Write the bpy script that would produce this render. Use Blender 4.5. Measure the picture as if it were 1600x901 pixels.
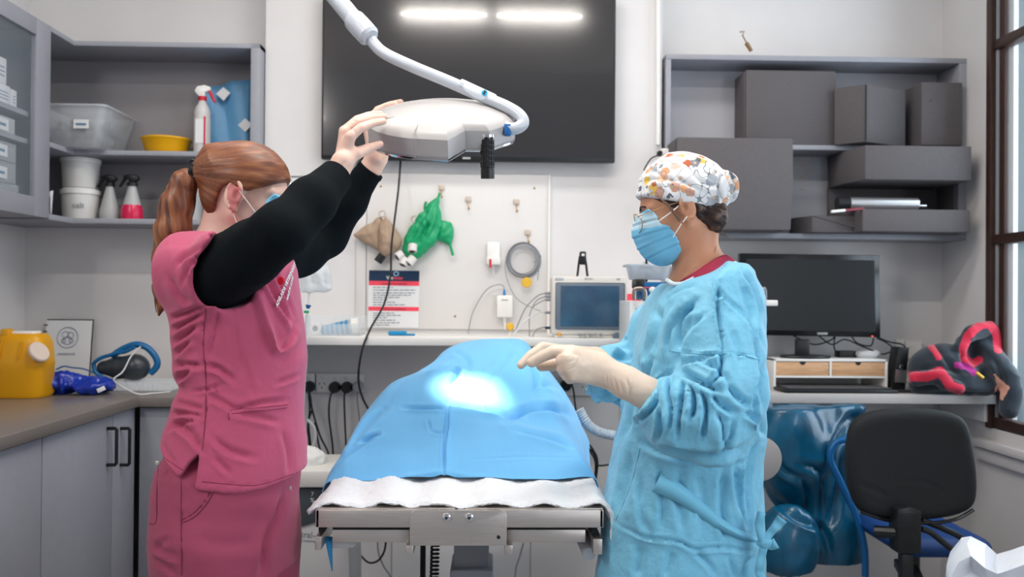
import bpy, bmesh, math, random
import numpy as np
from mathutils import Vector, Matrix, Euler

for _o in list(bpy.data.objects):
    bpy.data.objects.remove(_o)
SC = bpy.context.scene
COL = SC.collection
R = math.radians

# ------------------------------------------------------------------ camera
CAM_H, FPX = 1.33, 1333.0
YAW, PITCH, ROLL = R(1.5), R(0.42), R(0.45)
cam_data = bpy.data.cameras.new('camera')
cam_data.sensor_width = 36.0
cam_data.lens = 36.0 * FPX / 1600.0
cam_data.dof.use_dof = True
cam_data.dof.focus_distance = 1.98
cam_data.dof.aperture_fstop = 3.6
cam = bpy.data.objects.new('camera', cam_data)
COL.objects.link(cam)
ROT = (Matrix.Rotation(-YAW, 3, 'Z') @ Matrix.Rotation(R(90) + PITCH, 3, 'X') @ Matrix.Rotation(ROLL, 3, 'Z'))
cam.matrix_world = Matrix.Translation((0, 0, CAM_H)) @ ROT.to_4x4()
cam_data.clip_start = 0.05
SC.camera = cam

# ------------------------------------------------------------------ world, lamps, exposure
world = bpy.data.worlds.new('world')
SC.world = world
world.use_nodes = True
wb = world.node_tree.nodes['Background']
wb.inputs[0].default_value = (0.80, 0.88, 1.0, 1)
wb.inputs[1].default_value = 0.28

def area(name, loc, rot, sx, sy, power, color):
    l = bpy.data.lights.new(name, 'AREA')
    l.shape = 'RECTANGLE'; l.size = sx; l.size_y = sy
    l.energy = power; l.color = color
    o = bpy.data.objects.new(name, l); COL.objects.link(o)
    o.location = loc; o.rotation_euler = rot
    return o
# daylight through the window on the right; linear ceiling lights above the table and added fill lights with no fixture
area('window_daylight', (2.5, 2.9, 1.9), (0, R(90), 0), 2.0, 1.2, 40, (0.78, 0.89, 1.0))
area('ceiling_tube_left', (-0.30, 1.70, 3.08), (0, 0, 0), 0.53, 0.06, 10, (1.0, 0.94, 0.88))
area('ceiling_tube_right', (0.30, 1.70, 3.08), (0, 0, 0), 0.53, 0.06, 10, (1.0, 0.94, 0.88))
area('overhead_fill', (0.1, 2.62, 3.1), (0, 0, 0), 2.4, 0.3, 16, (1.0, 0.95, 0.90))  # added soft fill from overhead, kept out of the television's reflection
area('right_soft_key', (1.98, 0.2, 1.7), (0, R(90), 0), 1.6, 1.8, 32, (0.86, 0.93, 1.0))  # added soft key from the right; the wall has no window here
area('left_fill', (-1.7, 0.4, 2.9), (R(15), R(-20), 0), 0.5, 1.4, 20, (1.0, 0.95, 0.90))  # added warm fill from the upper left, not a lamp of the room
SC.view_settings.view_transform = 'Standard'
SC.view_settings.look = 'None'
SC.view_settings.gamma = 1.0
SC.view_settings.use_curve_mapping = False
SC.view_settings.exposure = 0.45

# ------------------------------------------------------------------ photograph <-> place
CAMV = Vector((0, 0, CAM_H))
def P(px, py, Y):
    """the place's point at depth Y that the camera sees at (px, py) of 1600x901"""
    d = ROT @ Vector(((px - 800.0) / FPX, -(py - 450.5) / FPX, -1.0))
    return CAMV + d * (Y / d.y)
def PZ(px, py, z):
    d = ROT @ Vector(((px - 800.0) / FPX, -(py - 450.5) / FPX, -1.0))
    return CAMV + d * ((z - CAM_H) / d.z)
_RT = np.array(ROT.transposed())
def project(V):
    q = (V - np.array(CAMV)) @ _RT.T
    return np.stack([800 + FPX * q[:, 0] / -q[:, 2], 450.5 - FPX * q[:, 1] / -q[:, 2]], 1)
def pl(Y, *pts):
    """pixel polyline at depth Y (each point may carry its own depth)"""
    return [P(p[0], p[1], p[2] if len(p) > 2 else Y) for p in pts]

# ------------------------------------------------------------------ materials
_M = {}
def srgb(c):
    if isinstance(c, str):
        c = tuple(int(c[i:i + 2], 16) / 255 for i in (0, 2, 4))
    return tuple(x / 12.92 if x <= 0.04045 else ((x + 0.055) / 1.055) ** 2.4 for x in c)
def mat(name, color, rough=0.5, metal=0.0, spec=0.5, trans=0.0, alpha=1.0, emit=0.0, coat=0.0,
        noise=0.0, nscale=20.0, bump=0.0, bscale=200.0, sheen=0.0, sss=0.0, stretch=None, ior=1.45, color2=None, bdist=.002):
    if name in _M: return _M[name]
    m = bpy.data.materials.new(name); m.use_nodes = True
    nt = m.node_tree; b = nt.nodes['Principled BSDF']
    c = srgb(color)
    b.inputs['Base Color'].default_value = (*c, 1)
    b.inputs['Roughness'].default_value = rough
    b.inputs['Metallic'].default_value = metal
    b.inputs['Specular IOR Level'].default_value = spec
    b.inputs['IOR'].default_value = ior
    b.inputs['Transmission Weight'].default_value = trans
    b.inputs['Alpha'].default_value = alpha
    b.inputs['Coat Weight'].default_value = coat
    b.inputs['Sheen Weight'].default_value = sheen
    if sss:
        b.inputs['Subsurface Weight'].default_value = sss
        b.inputs['Subsurface Scale'].default_value = 0.01
        b.inputs['Subsurface Radius'].default_value = (1.0, 0.35, 0.2)
    if emit:
        b.inputs['Emission Color'].default_value = (*c, 1)
        b.inputs['Emission Strength'].default_value = emit
    tc = nt.nodes.new('ShaderNodeTexCoord')
    src = tc.outputs['Object']
    if stretch:
        mp = nt.nodes.new('ShaderNodeMapping'); mp.inputs['Scale'].default_value = stretch
        nt.links.new(src, mp.inputs[0]); src = mp.outputs[0]
    if noise or color2:
        n = nt.nodes.new('ShaderNodeTexNoise'); n.inputs['Scale'].default_value = nscale
        n.inputs['Detail'].default_value = 4
        nt.links.new(src, n.inputs['Vector'])
        rmp = nt.nodes.new('ShaderNodeValToRGB')
        rmp.color_ramp.elements[0].position = 0.32; rmp.color_ramp.elements[1].position = 0.68
        if color2:
            c2 = srgb(color2)
            rmp.color_ramp.elements[0].color = (*c2, 1); rmp.color_ramp.elements[1].color = (*c, 1)
        else:
            rmp.color_ramp.elements[0].color = (*[x * (1 - noise) for x in c], 1)
            rmp.color_ramp.elements[1].color = (*[min(1, x * (1 + noise)) for x in c], 1)
        nt.links.new(n.outputs['Fac'], rmp.inputs[0])
        nt.links.new(rmp.outputs[0], b.inputs['Base Color'])
    if bump:
        n2 = nt.nodes.new('ShaderNodeTexNoise'); n2.inputs['Scale'].default_value = bscale
        n2.inputs['Detail'].default_value = 3
        nt.links.new(src, n2.inputs['Vector'])
        bp = nt.nodes.new('ShaderNodeBump'); bp.inputs['Strength'].default_value = bump
        bp.inputs['Distance'].default_value = bdist
        nt.links.new(n2.outputs['Fac'], bp.inputs['Height'])
        nt.links.new(bp.outputs[0], b.inputs['Normal'])
    _M[name] = m
    return m

# ------------------------------------------------------------------ objects
def tag(o, label=None, cat=None, group=None, kind=None):
    if label: o['label'] = label
    if cat: o['category'] = cat
    if group: o['group'] = group
    if kind: o['kind'] = kind
    return o
def thing(name, label, cat, loc=(0, 0, 0), group=None):
    o = bpy.data.objects.new(name, None); COL.objects.link(o)
    o.location = loc; o.empty_display_size = 0.05
    return tag(o, label, cat, group)
def dup(root, loc, label=None, group=None, rotz=None):
    r = root.copy(); COL.objects.link(r); r.location = loc
    if rotz is not None: r.rotation_euler = (0, 0, rotz)
    if label: r['label'] = label
    if group: r['group'] = group
    for ch in list(root.children):
        c = ch.copy(); COL.objects.link(c); c.parent = r; c.matrix_parent_inverse = ch.matrix_parent_inverse
        for g in ch.children:
            d = g.copy(); COL.objects.link(d); d.parent = c; d.matrix_parent_inverse = g.matrix_parent_inverse
    return r
def finish(o, m, parent=None, sharp=35):
    me = o.data
    if m is not None:
        ms = m if isinstance(m, (list, tuple)) else [m]
        if len(me.materials) == 0:
            for x in ms: me.materials.append(x)
    me.shade_smooth()
    if sharp: me.set_sharp_from_angle(angle=R(sharp))
    COL.objects.link(o)
    if parent is not None:
        o.parent = parent
        w = Matrix.Translation(parent.location) if parent.parent is None else Matrix.Identity(4)
        p = parent
        w = Matrix.Identity(4)
        chain = []
        while p is not None: chain.append(p); p = p.parent
        for p in reversed(chain):
            w = w @ p.matrix_parent_inverse @ Matrix.LocRotScale(p.location, p.rotation_euler, p.scale)
        o.matrix_parent_inverse = w.inverted()
    return o

class MB:
    """collects geometry in world coordinates, then links it as one mesh object"""
    def __init__(s): s.bm = bmesh.new(); s.mi = 0
    def _tf(s, vs, M):
        for v in vs: v.co = M @ v.co
    def box(s, c, size, bevel=0.0, rot=None, seg=2):
        t = bmesh.new(); bmesh.ops.create_cube(t, size=1)
        for v in t.verts: v.co = Vector((v.co.x * size[0], v.co.y * size[1], v.co.z * size[2]))
        if bevel: bmesh.ops.bevel(t, geom=t.edges[:], offset=bevel, segments=seg, profile=0.5, affect='EDGES')
        M = Matrix.Translation(Vector(c)) @ (rot.to_4x4() if rot is not None else Matrix.Identity(4))
        return s._merge(t, M)
    def bb(s, x0, x1, y0, y1, z0, z1, bevel=0.0):
        return s.box(((x0 + x1) / 2, (y0 + y1) / 2, (z0 + z1) / 2), (abs(x1 - x0), abs(y1 - y0), abs(z1 - z0)), bevel)
    def _merge(s, t, M=None):
        mp = {}
        for v in t.verts: mp[v] = s.bm.verts.new(M @ v.co if M is not None else v.co)
        for f in t.faces:
            try:
                nf = s.bm.faces.new([mp[v] for v in f.verts]); nf.material_index = s.mi
            except ValueError: pass
        t.free(); return s
    def cyl(s, a, b, r, r2=None, seg=20, cap=True):
        a, b = Vector(a), Vector(b); r2 = r if r2 is None else r2
        return s.tube([a, b], [r, r2], seg, cap)
    def tube(s, pts, r, seg=10, cap=True, flat=None):
        pts = [Vector(p) for p in pts]; n = len(pts)
        rs = r if isinstance(r, (list, tuple)) else [r] * n
        rings = []; up = None
        for i, p in enumerate(pts):
            t = (pts[min(i + 1, n - 1)] - pts[max(i - 1, 0)])
            if t.length < 1e-9: t = Vector((0, 0, 1))
            t.normalize()
            if up is None:
                up = Vector((0, 0, 1)) if abs(t.z) < 0.9 else Vector((1, 0, 0))
            u = (up - t * up.dot(t))
            if u.length < 1e-6: u = t.orthogonal()
            u.normalize(); w = t.cross(u); up = u
            fl = flat or 1.0
            rings.append([s.bm.verts.new(p + (u * math.cos(2 * math.pi * k / seg) * fl + w * math.sin(2 * math.pi * k / seg)) * rs[i]) for k in range(seg)])
        for i in range(n - 1):
            for k in range(seg):
                f = s.bm.faces.new((rings[i][k], rings[i][(k + 1) % seg], rings[i + 1][(k + 1) % seg], rings[i + 1][k])); f.material_index = s.mi
        if cap:
            for ring, rev in ((rings[0], True), (rings[-1], False)):
                f = s.bm.faces.new(ring[::-1] if rev else ring); f.material_index = s.mi
        return s
    def curve(s, pts, r, seg=8, sub=8, cap=True, flat=None):
        return s.tube(spline(pts, sub), r, seg, cap, flat)
    def lathe(s, c, prof, seg=32, axis='Z', M=None):
        """prof: (radius, height) pairs; closed where the radius is 0"""
        c = Vector(c); rings = []
        for (r, h) in prof:
            if r <= 1e-6: rings.append([s.bm.verts.new(Vector((0, 0, h)))])
            else: rings.append([s.bm.verts.new(Vector((r * math.cos(2 * math.pi * k / seg), r * math.sin(2 * math.pi * k / seg), h))) for k in range(seg)])
        for a, b in zip(rings[:-1], rings[1:]):
            for k in range(seg):
                vs = [a[k % len(a)], a[(k + 1) % len(a)], b[(k + 1) % len(b)], b[k % len(b)]]
                vs = list(dict.fromkeys(vs))
                if len(vs) >= 3:
                    f = s.bm.faces.new(vs); f.material_index = s.mi
        Q = {'Z': Matrix.Identity(3), 'Y': Matrix.Rotation(R(90), 3, 'X'), 'X': Matrix.Rotation(R(90), 3, 'Y')}[axis]
        if M is not None: Q = M
        for ring in rings:
            for v in ring: v.co = c + Q @ v.co
        return s
    def prism(s, poly, vec, bevel=0.0):
        """closed polygon (3D points) extruded along vec"""
        t = bmesh.new(); vec = Vector(vec)
        a = [t.verts.new(Vector(p)) for p in poly]; b = [t.verts.new(Vector(p) + vec) for p in poly]
        n = len(a)
        t.faces.new(a[::-1]); t.faces.new(b)
        for i in range(n): t.faces.new((a[i], a[(i + 1) % n], b[(i + 1) % n], b[i]))
        bmesh.ops.recalc_face_normals(t, faces=t.faces[:])
        if bevel:
            es = [e for e in t.edges if e.calc_face_angle(0) > R(25)]
            bmesh.ops.bevel(t, geom=es, offset=bevel, segments=2, profile=0.5, affect='EDGES', clamp_overlap=True)
        return s._merge(t)
    def grid(s, rows):
        vs = [[s.bm.verts.new(Vector(p)) for p in row] for row in rows]
        for i in range(len(vs) - 1):
            for j in range(len(vs[0]) - 1):
                f = s.bm.faces.new((vs[i][j], vs[i][j + 1], vs[i + 1][j + 1], vs[i + 1][j])); f.material_index = s.mi
        return s
    def quad(s, *p):
        f = s.bm.faces.new([s.bm.verts.new(Vector(q)) for q in p]); f.material_index = s.mi
        return s
    def build(s, name, m, parent=None, label=None, cat=None, group=None, kind=None, sharp=35, thick=0.0):
        me = bpy.data.meshes.new(name); 
        if not thick: bmesh.ops.recalc_face_normals(s.bm, faces=s.bm.faces[:])
        s.bm.to_mesh(me); s.bm.free()
        o = bpy.data.objects.new(name, me)
        finish(o, m, parent, sharp)
        if thick:
            sm = o.modifiers.new('solid', 'SOLIDIFY'); sm.thickness = thick; sm.offset = 0
        return tag(o, label, cat, group, kind)

def spline(pts, sub=8):
    pts = [Vector(p) for p in pts]
    if len(pts) < 3: return pts
    out = []; n = len(pts)
    for i in range(n - 1):
        p0, p1, p2, p3 = pts[max(i - 1, 0)], pts[i], pts[i + 1], pts[min(i + 2, n - 1)]
        for k in range(sub):
            t = k / sub
            out.append(0.5 * ((2 * p1) + (p2 - p0) * t + (2 * p0 - 5 * p1 + 4 * p2 - p3) * t * t + (3 * p1 - p0 - 3 * p2 + p3) * t ** 3))
    out.append(pts[-1]); return out

def text(name, s, loc, size, m, parent, rot=(R(90), 0, 0), align='CENTER', bold=0.0, extr=0.0004, sx=1.0):
    c = bpy.data.curves.new(name, 'FONT'); c.body = s; c.size = size
    c.align_x = align; c.align_y = 'CENTER'; c.extrude = extr; c.offset = bold; c.resolution_u = 2
    tmp = bpy.data.objects.new('lettering_curve', c); me = tmp.to_mesh().copy(); tmp.to_mesh_clear()
    bpy.data.objects.remove(tmp); bpy.data.curves.remove(c)
    me.materials.clear(); me.materials.append(m); me.name = name
    o = bpy.data.objects.new(name, me); COL.objects.link(o)
    M = Matrix.LocRotScale(Vector(loc), Euler(rot), Vector((sx, 1, 1)))
    o.matrix_world = M
    if parent is not None:
        w = Matrix.Identity(4); chain = []; p = parent
        while p is not None: chain.append(p); p = p.parent
        for p in reversed(chain): w = w @ p.matrix_parent_inverse @ Matrix.LocRotScale(p.location, p.rotation_euler, p.scale)
        o.parent = parent; o.matrix_parent_inverse = w.inverted()
        o.location = loc; o.rotation_euler = rot; o.scale = (sx, 1, 1)
    return o

# ------------------------------------------------------------------ rounded solids from distance fields
def A(v): return np.array(v, dtype=np.float64)
def sd_cone(Pn, a, b, ra, rb):
    a, b = A(a), A(b); ab = b - a; L = ab @ ab + 1e-12
    t = np.clip(((Pn - a) @ ab) / L, 0, 1)
    d = Pn - a - t[:, None] * ab
    return np.sqrt((d * d).sum(1)) - (ra + (rb - ra) * t)
def sd_chain(Pn, pts, rs, k=0.0):
    d = None
    for i in range(len(pts) - 1):
        e = sd_cone(Pn, pts[i], pts[i + 1], rs[i], rs[i + 1])
        d = e if d is None else (smin(d, e, k) if k else np.minimum(d, e))
    return d
def sd_ell(Pn, c, r, M=None):
    q = Pn - A(c)
    if M is not None: q = q @ A(M)      # M columns = ellipsoid axes in world
    r = A(r)
    k0 = np.sqrt(((q / r) ** 2).sum(1)); k1 = np.sqrt(((q / (r * r)) ** 2).sum(1)) + 1e-9
    return k0 * (k0 - 1.0) / k1
def sd_box(Pn, c, h, rnd=0.0, M=None):
    q = Pn - A(c)
    if M is not None: q = q @ A(M)
    q = np.abs(q) - A(h) + rnd
    return np.sqrt((np.maximum(q, 0) ** 2).sum(1)) + np.minimum(q.max(1), 0) - rnd
def smin(a, b, k):
    h = np.clip(0.5 + 0.5 * (b - a) / k, 0, 1)
    return b + (a - b) * h - k * h * (1 - h)
def smax(a, b, k): return -smin(-a, -b, k)
def sd_poly2(q, poly):
    """signed distance of 2D points to a closed polygon"""
    poly = np.array(poly, float); n = len(poly)
    d = np.full(len(q), 1e9); ins = np.zeros(len(q), bool)
    for i in range(n):
        a, b = poly[i], poly[(i + 1) % n]
        e = b - a; w = q - a
        t = np.clip((w @ e) / (e @ e + 1e-12), 0, 1)
        r = w - t[:, None] * e
        d = np.minimum(d, (r * r).sum(1))
        c = (a[1] > q[:, 1]) != (b[1] > q[:, 1])
        with np.errstate(divide='ignore', invalid='ignore'):
            xx = a[0] + (q[:, 1] - a[1]) * e[0] / (e[1] if abs(e[1]) > 1e-12 else 1e-12)
        ins ^= c & (q[:, 0] < xx)
    d = np.sqrt(d)
    return np.where(ins, -d, d)
def vnoise(p, seed=0):
    """value noise, -1..1"""
    i = np.floor(p).astype(np.int64); f = p - i; f = f * f * (3 - 2 * f)
    def h(x, y, z):
        n = (x * 374761393 + y * 668265263 + z * 2147483647 + seed * 1274126177) & 0xffffffff
        n = ((n ^ (n >> 13)) * 1274126177) & 0xffffffff
        return ((n ^ (n >> 16)) & 0xffff) / 32767.5 - 1
    o = 0
    for dx in (0, 1):
        for dy in (0, 1):
            for dz in (0, 1):
                w = (f[:, 0] if dx else 1 - f[:, 0]) * (f[:, 1] if dy else 1 - f[:, 1]) * (f[:, 2] if dz else 1 - f[:, 2])
                o = o + w * h(i[:, 0] + dx, i[:, 1] + dy, i[:, 2] + dz)
    return o
def fbm(p, oct=3, seed=0):
    o = 0; a = 1
    for k in range(oct):
        o = o + a * vnoise(p * (2 ** k) + 17.3 * k, seed + k); a *= 0.5
    return o
def ridged(p, seed=0):
    return 1 - 2 * np.abs(vnoise(p, seed))

def facets(V, f, seed=0, n=5, warp=.02, an=(1, 1, 1)):
    """crisp crumple: crossing triangle waves in random directions, -1..1"""
    rs = np.random.RandomState(seed); W = V + warp * np.stack([vnoise(V * 9, seed + 1), vnoise(V * 9, seed + 2), vnoise(V * 9, seed + 3)], 1)
    o = 0
    for k in range(n):
        d = rs.normal(size=3) * A(an); d /= np.linalg.norm(d); ff = f * rs.uniform(.6, 1.5)
        ph = (W @ d) * ff + rs.uniform() + .35 * vnoise(V * f * .35, seed + 10 + k)
        tri = 1 - 4 * np.abs((ph % 1) - .5)
        o = o + tri * np.clip(.35 + vnoise(V * f * .3 + 5 * k, seed + 20 + k), 0, 1)
    return o / n * 1.6
def bvh_of(V, Q):
    from mathutils.bvhtree import BVHTree
    return BVHTree.FromPolygons([tuple(v) for v in V], [tuple(int(i) for i in q) for q in Q])
def cast(bvh, px, py, off=.001):
    d = (P(px, py, 2.0) - CAMV).normalized(); h = bvh.ray_cast(CAMV, d)
    if h[0] is None: return None, None
    return h[0] - d * off, h[1]
def seam(bvh, pts, r, m, parent, name='seam', off=.0006):
    q = [cast(bvh, p.x, p.y, off)[0] for p in spline([(a, b, 0) for a, b in pts], 6)]
    q = [p for p in q if p is not None]
    return MB().tube(q, r, 5).build(name, m, parent) if len(q) > 2 else None
def sdf_mesh(f, lo, hi, h, B=12):
    """surface nets on a sparse grid: vertices, quads"""
    lo, hi = A(lo), A(hi)
    nb = np.ceil((hi - lo) / (h * B)).astype(int)
    bi = np.stack(np.meshgrid(*[np.arange(n) for n in nb], indexing='ij'), -1).reshape(-1, 3)
    ctr = lo + (bi + 0.5) * h * B
    d = f(ctr)
    keep = bi[np.abs(d) < h * B * 0.87 * 1.35 + h * 2]
    n1 = B + 1
    loc = np.stack(np.meshgrid(*[np.arange(n1)] * 3, indexing='ij'), -1).reshape(-1, 3)
    keys, pos = [], []
    corners = [(0, 0, 0), (1, 0, 0), (0, 1, 0), (1, 1, 0), (0, 0, 1), (1, 0, 1), (0, 1, 1), (1, 1, 1)]
    edges = [(0, 1), (2, 3), (4, 5), (6, 7), (0, 2), (1, 3), (4, 6), (5, 7), (0, 4), (1, 5), (2, 6), (3, 7)]
    NS = 1 << 20
    cs = []
    for s in range(0, len(keep), 60):
        kb = keep[s:s + 60]
        G = (kb[:, None, :] * B + loc[None]).reshape(-1, 3)
        v = f(lo + G * h).reshape(len(kb), n1, n1, n1)
        cv = np.stack([v[:, a:a + B, b:b + B, c:c + B] for a, b, c in corners], -1)
        sg = (cv < 0).sum(-1)
        act = (sg > 0) & (sg < 8)
        idx = np.argwhere(act)
        if not len(idx): continue
        cc = cv[act]
        g = kb[idx[:, 0]] * B + idx[:, 1:]
        num = np.zeros((len(g), 3)); cnt = np.zeros(len(g))
        for e0, e1 in edges:
            a, b = cc[:, e0], cc[:, e1]
            m = (a < 0) != (b < 0)
            t = np.where(m, a / np.where(m, a - b, 1), 0)
            p0 = A(corners[e0]); p1 = A(corners[e1])
            num += m[:, None] * (p0 + t[:, None] * (p1 - p0)); cnt += m
        pos.append(lo + (g + num / cnt[:, None]) * h)
        keys.append(g[:, 0] * NS * NS + g[:, 1] * NS + g[:, 2]); cs.append(cc[:, [0, 1, 2, 4]] < 0)
    K = np.concatenate(keys); V = np.concatenate(pos); C = np.concatenate(cs)
    o = np.argsort(K); K, V, C = K[o], V[o], C[o]
    quads = []
    for ax, (ci, d1, d2) in enumerate(((1, NS, 1), (2, 1, NS * NS), (3, NS * NS, NS))):
        m = np.where(C[:, 0] != C[:, ci])[0]
        k = K[m]; ids = [m]
        ok = np.ones(len(m), bool)
        for off in (d1, d1 + d2, d2):
            j = np.searchsorted(K, k - off); j = np.clip(j, 0, len(K) - 1)
            ok &= K[j] == k - off; ids.append(j)
        q = np.stack(ids, 1)
        fl = C[m, 0]
        q = np.where(fl[:, None], q, q[:, ::-1])
        quads.append(q[ok])
    return V, np.concatenate(quads)
def vnormals(V, Q):
    n = np.cross(V[Q[:, 2]] - V[Q[:, 0]], V[Q[:, 3]] - V[Q[:, 1]])
    N = np.zeros_like(V)
    for i in range(4): np.add.at(N, Q[:, i], n)
    return N / (np.linalg.norm(N, axis=1)[:, None] + 1e-12)
def relax(V, Q, it=1, lam=0.5):
    for _ in range(it):
        S = np.zeros_like(V); c = np.zeros(len(V))
        for i in range(4):
            np.add.at(S, Q[:, i], V[Q[:, (i + 1) % 4]] + V[Q[:, (i + 3) % 4]]); np.add.at(c, Q[:, i], 2)
        V = V + lam * (S / np.maximum(c, 1)[:, None] - V)
    return V
def strokes(V, N, S, sgn=1.0, yr=None):
    """folds: each stroke = (pixel polyline, width px, depth m); sinks the cloth along it, lifts it beside"""
    px = project(V)
    vd = V - np.array(CAMV); vd /= np.linalg.norm(vd, axis=1)[:, None]
    face = np.clip(-(N * vd).sum(1) * 2.5, 0, 1)
    D = np.zeros(len(V))
    for st in S:
        poly, w, dep = st[:3]; sm = st[3] if len(st) > 3 else 0
        q = np.array(poly, float)
        if len(q) > 2:
            q = np.array([list(v)[:2] for v in spline([(a, b, 0) for a, b in q], 5)])
        lo = q.min(0) - 3.2 * w; hi = q.max(0) + 3.2 * w
        m = (px[:, 0] > lo[0]) & (px[:, 0] < hi[0]) & (px[:, 1] > lo[1]) & (px[:, 1] < hi[1])
        if not m.any(): continue
        p = px[m]; best = np.full(len(p), 1e9); tt = np.zeros(len(p)); L = 0
        ls = np.linalg.norm(np.diff(q, axis=0), axis=1); tot = ls.sum() + 1e-9
        sd = np.zeros(len(p))
        for i in range(len(q) - 1):
            e = q[i + 1] - q[i]; wv = p - q[i]
            t = np.clip((wv @ e) / (e @ e + 1e-9), 0, 1); r = wv - t[:, None] * e
            d = np.hypot(r[:, 0], r[:, 1]); b = d < best
            best = np.where(b, d, best); tt = np.where(b, (L + t * ls[i]) / tot, tt)
            sd = np.where(b, np.sign(e[0] * wv[:, 1] - e[1] * wv[:, 0]) * d, sd)
            L += ls[i]
        taper = np.clip(np.sin(np.pi * np.clip(tt, 0.04, 0.96)) * 1.6, 0, 1)
        x = sd / w
        prof = 1.15 * np.exp(-np.abs(x) ** 1.15 * 1.3) - 0.62 * np.exp(-np.abs(x - 1.5) ** 1.4 / 0.9) - 0.28 * np.exp(-np.abs(x + 1.7) ** 1.4 / 0.9)
        D[m] += -dep * taper * prof
    return V + N * (D * face)[:, None]
def to_obj(name, V, Q, m, parent=None, label=None, kind=None, sharp=0, cat=None, group=None):
    me = bpy.data.meshes.new(name)
    me.vertices.add(len(V)); me.vertices.foreach_set('co', np.ascontiguousarray(V, dtype=np.float32).ravel())
    me.loops.add(Q.size); me.loops.foreach_set('vertex_index', np.ascontiguousarray(Q, dtype=np.int32).ravel())
    me.polygons.add(len(Q)); me.polygons.foreach_set('loop_start', np.arange(0, Q.size, Q.shape[1], dtype=np.int32))
    me.update(calc_edges=True); me.validate()
    o = bpy.data.objects.new(name, me)
    finish(o, m, parent, sharp)
    return tag(o, label, cat, group, kind)
def S(Y): return FPX / Y
def pw(n, Y): return n * Y / FPX        # pixels -> metres at depth Y
def pbox(mb, x0, x1, y0, y1, Y, d, bevel=0.0):
    """a box whose front face at depth Y spans the pixels, d deep (away from the camera)"""
    a, b = P(x0, (y0 + y1) / 2, Y), P(x1, (y0 + y1) / 2, Y)
    t, u = P((x0 + x1) / 2, y0, Y), P((x0 + x1) / 2, y1, Y)
    return mb.bb(a.x, b.x, Y, Y + d, u.z, t.z, bevel)

# ------------------------------------------------------------------ the room
XL, XR, YB, YF, ZC = -2.03, 2.03, 3.78, 3.60, 3.15
m_wall = mat('wall_paint', 'dcd9d8', 0.75, noise=0.02, nscale=6, bump=0.12, bscale=350)
m_wallr = mat('wall_paint_right', 'd2cecd', 0.75, noise=0.02, nscale=6, bump=0.12, bscale=350)
m_ceil = mat('ceiling_paint', 'e6e4e0', 0.8)
m_floor = mat('vinyl_floor', '8d8f92', 0.35, noise=0.08, nscale=60)
m_white = mat('white_plastic', 'e2e0dc', 0.4)
m_white2 = mat('white_gloss', 'eceae6', 0.25)
m_black = mat('black_plastic', '17191b', 0.4)
m_rub = mat('black_rubber', '1b1d20', 0.7)
m_lam = mat('grey_laminate', '96979f', 0.5, noise=0.02, nscale=30)
m_lamin = mat('cabinet_back_panel', '928f92', 0.6)
m_top = mat('worktop_laminate', '706863', 0.28, noise=0.06, nscale=260)
m_steel = mat('brushed_steel', 'd6cdc6', 0.3, 1.0, bump=0.25, bscale=40, stretch=(3, 60, 60), noise=0.05, nscale=5)
m_chrome = mat('chrome', 'd6d6d8', 0.12, 1.0)
m_clear = mat('clear_plastic', 'e8eef2', 0.12, alpha=0.28, spec=0.6)
m_clear2 = mat('cloudy_plastic', 'dfe3e6', 0.3, alpha=0.55)
m_glass = mat('cabinet_glass', 'b8c4cc', 0.04, alpha=0.13, spec=0.8)
m_win = mat('window_glass', 'e4f2f6', 0.05, alpha=0.16)
m_brown = mat('dark_stained_wood', '38241d', 0.45, noise=0.2, nscale=30, stretch=(8, 8, 1))
m_cable = mat('black_cable', '141518', 0.5)
m_gcable = mat('grey_cable', '8f9196', 0.5)
m_wcable = mat('white_cable', 'd4d4d4', 0.45)
m_paper = mat('paper', 'e2e2e2', 0.8)
m_brass = mat('brass', 'a98a62', 0.35, 0.9)

MB().bb(XL - .6, XR + .6, -3.5, YB, -0.1, 0).build('floor', m_floor, kind='structure')
MB().bb(XL, XR, 0.1, YB, ZC, ZC + 0.1).build('ceiling', m_ceil, kind='structure')
MB().bb(XL - 0.1, XL, -1.6, YB + .1, -0.1, ZC + 0.1).build('wall_left', m_wall, kind='structure')
BX0, BX1 = -0.948, 0.724
w = MB()
w.bb(XL, XR, YB, YB + 0.1, -0.1, ZC + 0.1).build('wall_back', m_wall, kind='structure')
MB().bb(BX0, BX1, YF, YB, 0, ZC).build('wall_chimney', m_wall, kind='structure')
# right wall: opening for the window
WY1 = 3.42; WY0 = 2.55
wz0 = P(1560, 668, 3.40).z; wz1 = 3.05
w = MB(); w.bb(XR, XR + 0.12, WY1, YB + .1, -0.1, ZC); w.bb(XR, XR + 0.12, -0.6, WY0, -0.1, ZC)
w.bb(XR, XR + 0.12, WY0, WY1, -0.1, wz0); w.bb(XR, XR + 0.12, WY0, WY1, wz1, ZC)
w.build('wall_right', m_wallr, kind='structure')
win = thing('window_1', None, None, (XR, 3.0, wz0)); win['kind'] = 'structure'; del_cat = None
MB().bb(XR - .015, XR + .06, WY1 - .035, WY1, wz0, wz1, .004).build('window_frame', m_brown, win)
MB().bb(XR - .015, XR + .06, WY0, WY0 + .035, wz0, wz1, .004).build('window_frame', m_brown, win)
MB().bb(XR + .01, XR + .05, WY1 - .085, WY1 - .05, wz0, wz1, .004).build('window_frame', m_brown, win)
MB().bb(XR + .005, XR + .04, WY1 - .05, WY1 - .035, wz0, wz1, .002).build('window_channel', m_gcable, win)
for py in (61, 372, 664):
    z = P(1575, py, 3.3).z
    MB().bb(XR - .005, XR + .05, WY0, WY1 - .03, z - .02, z + .02, .005).build('window_rail', m_brown, win)
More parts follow.
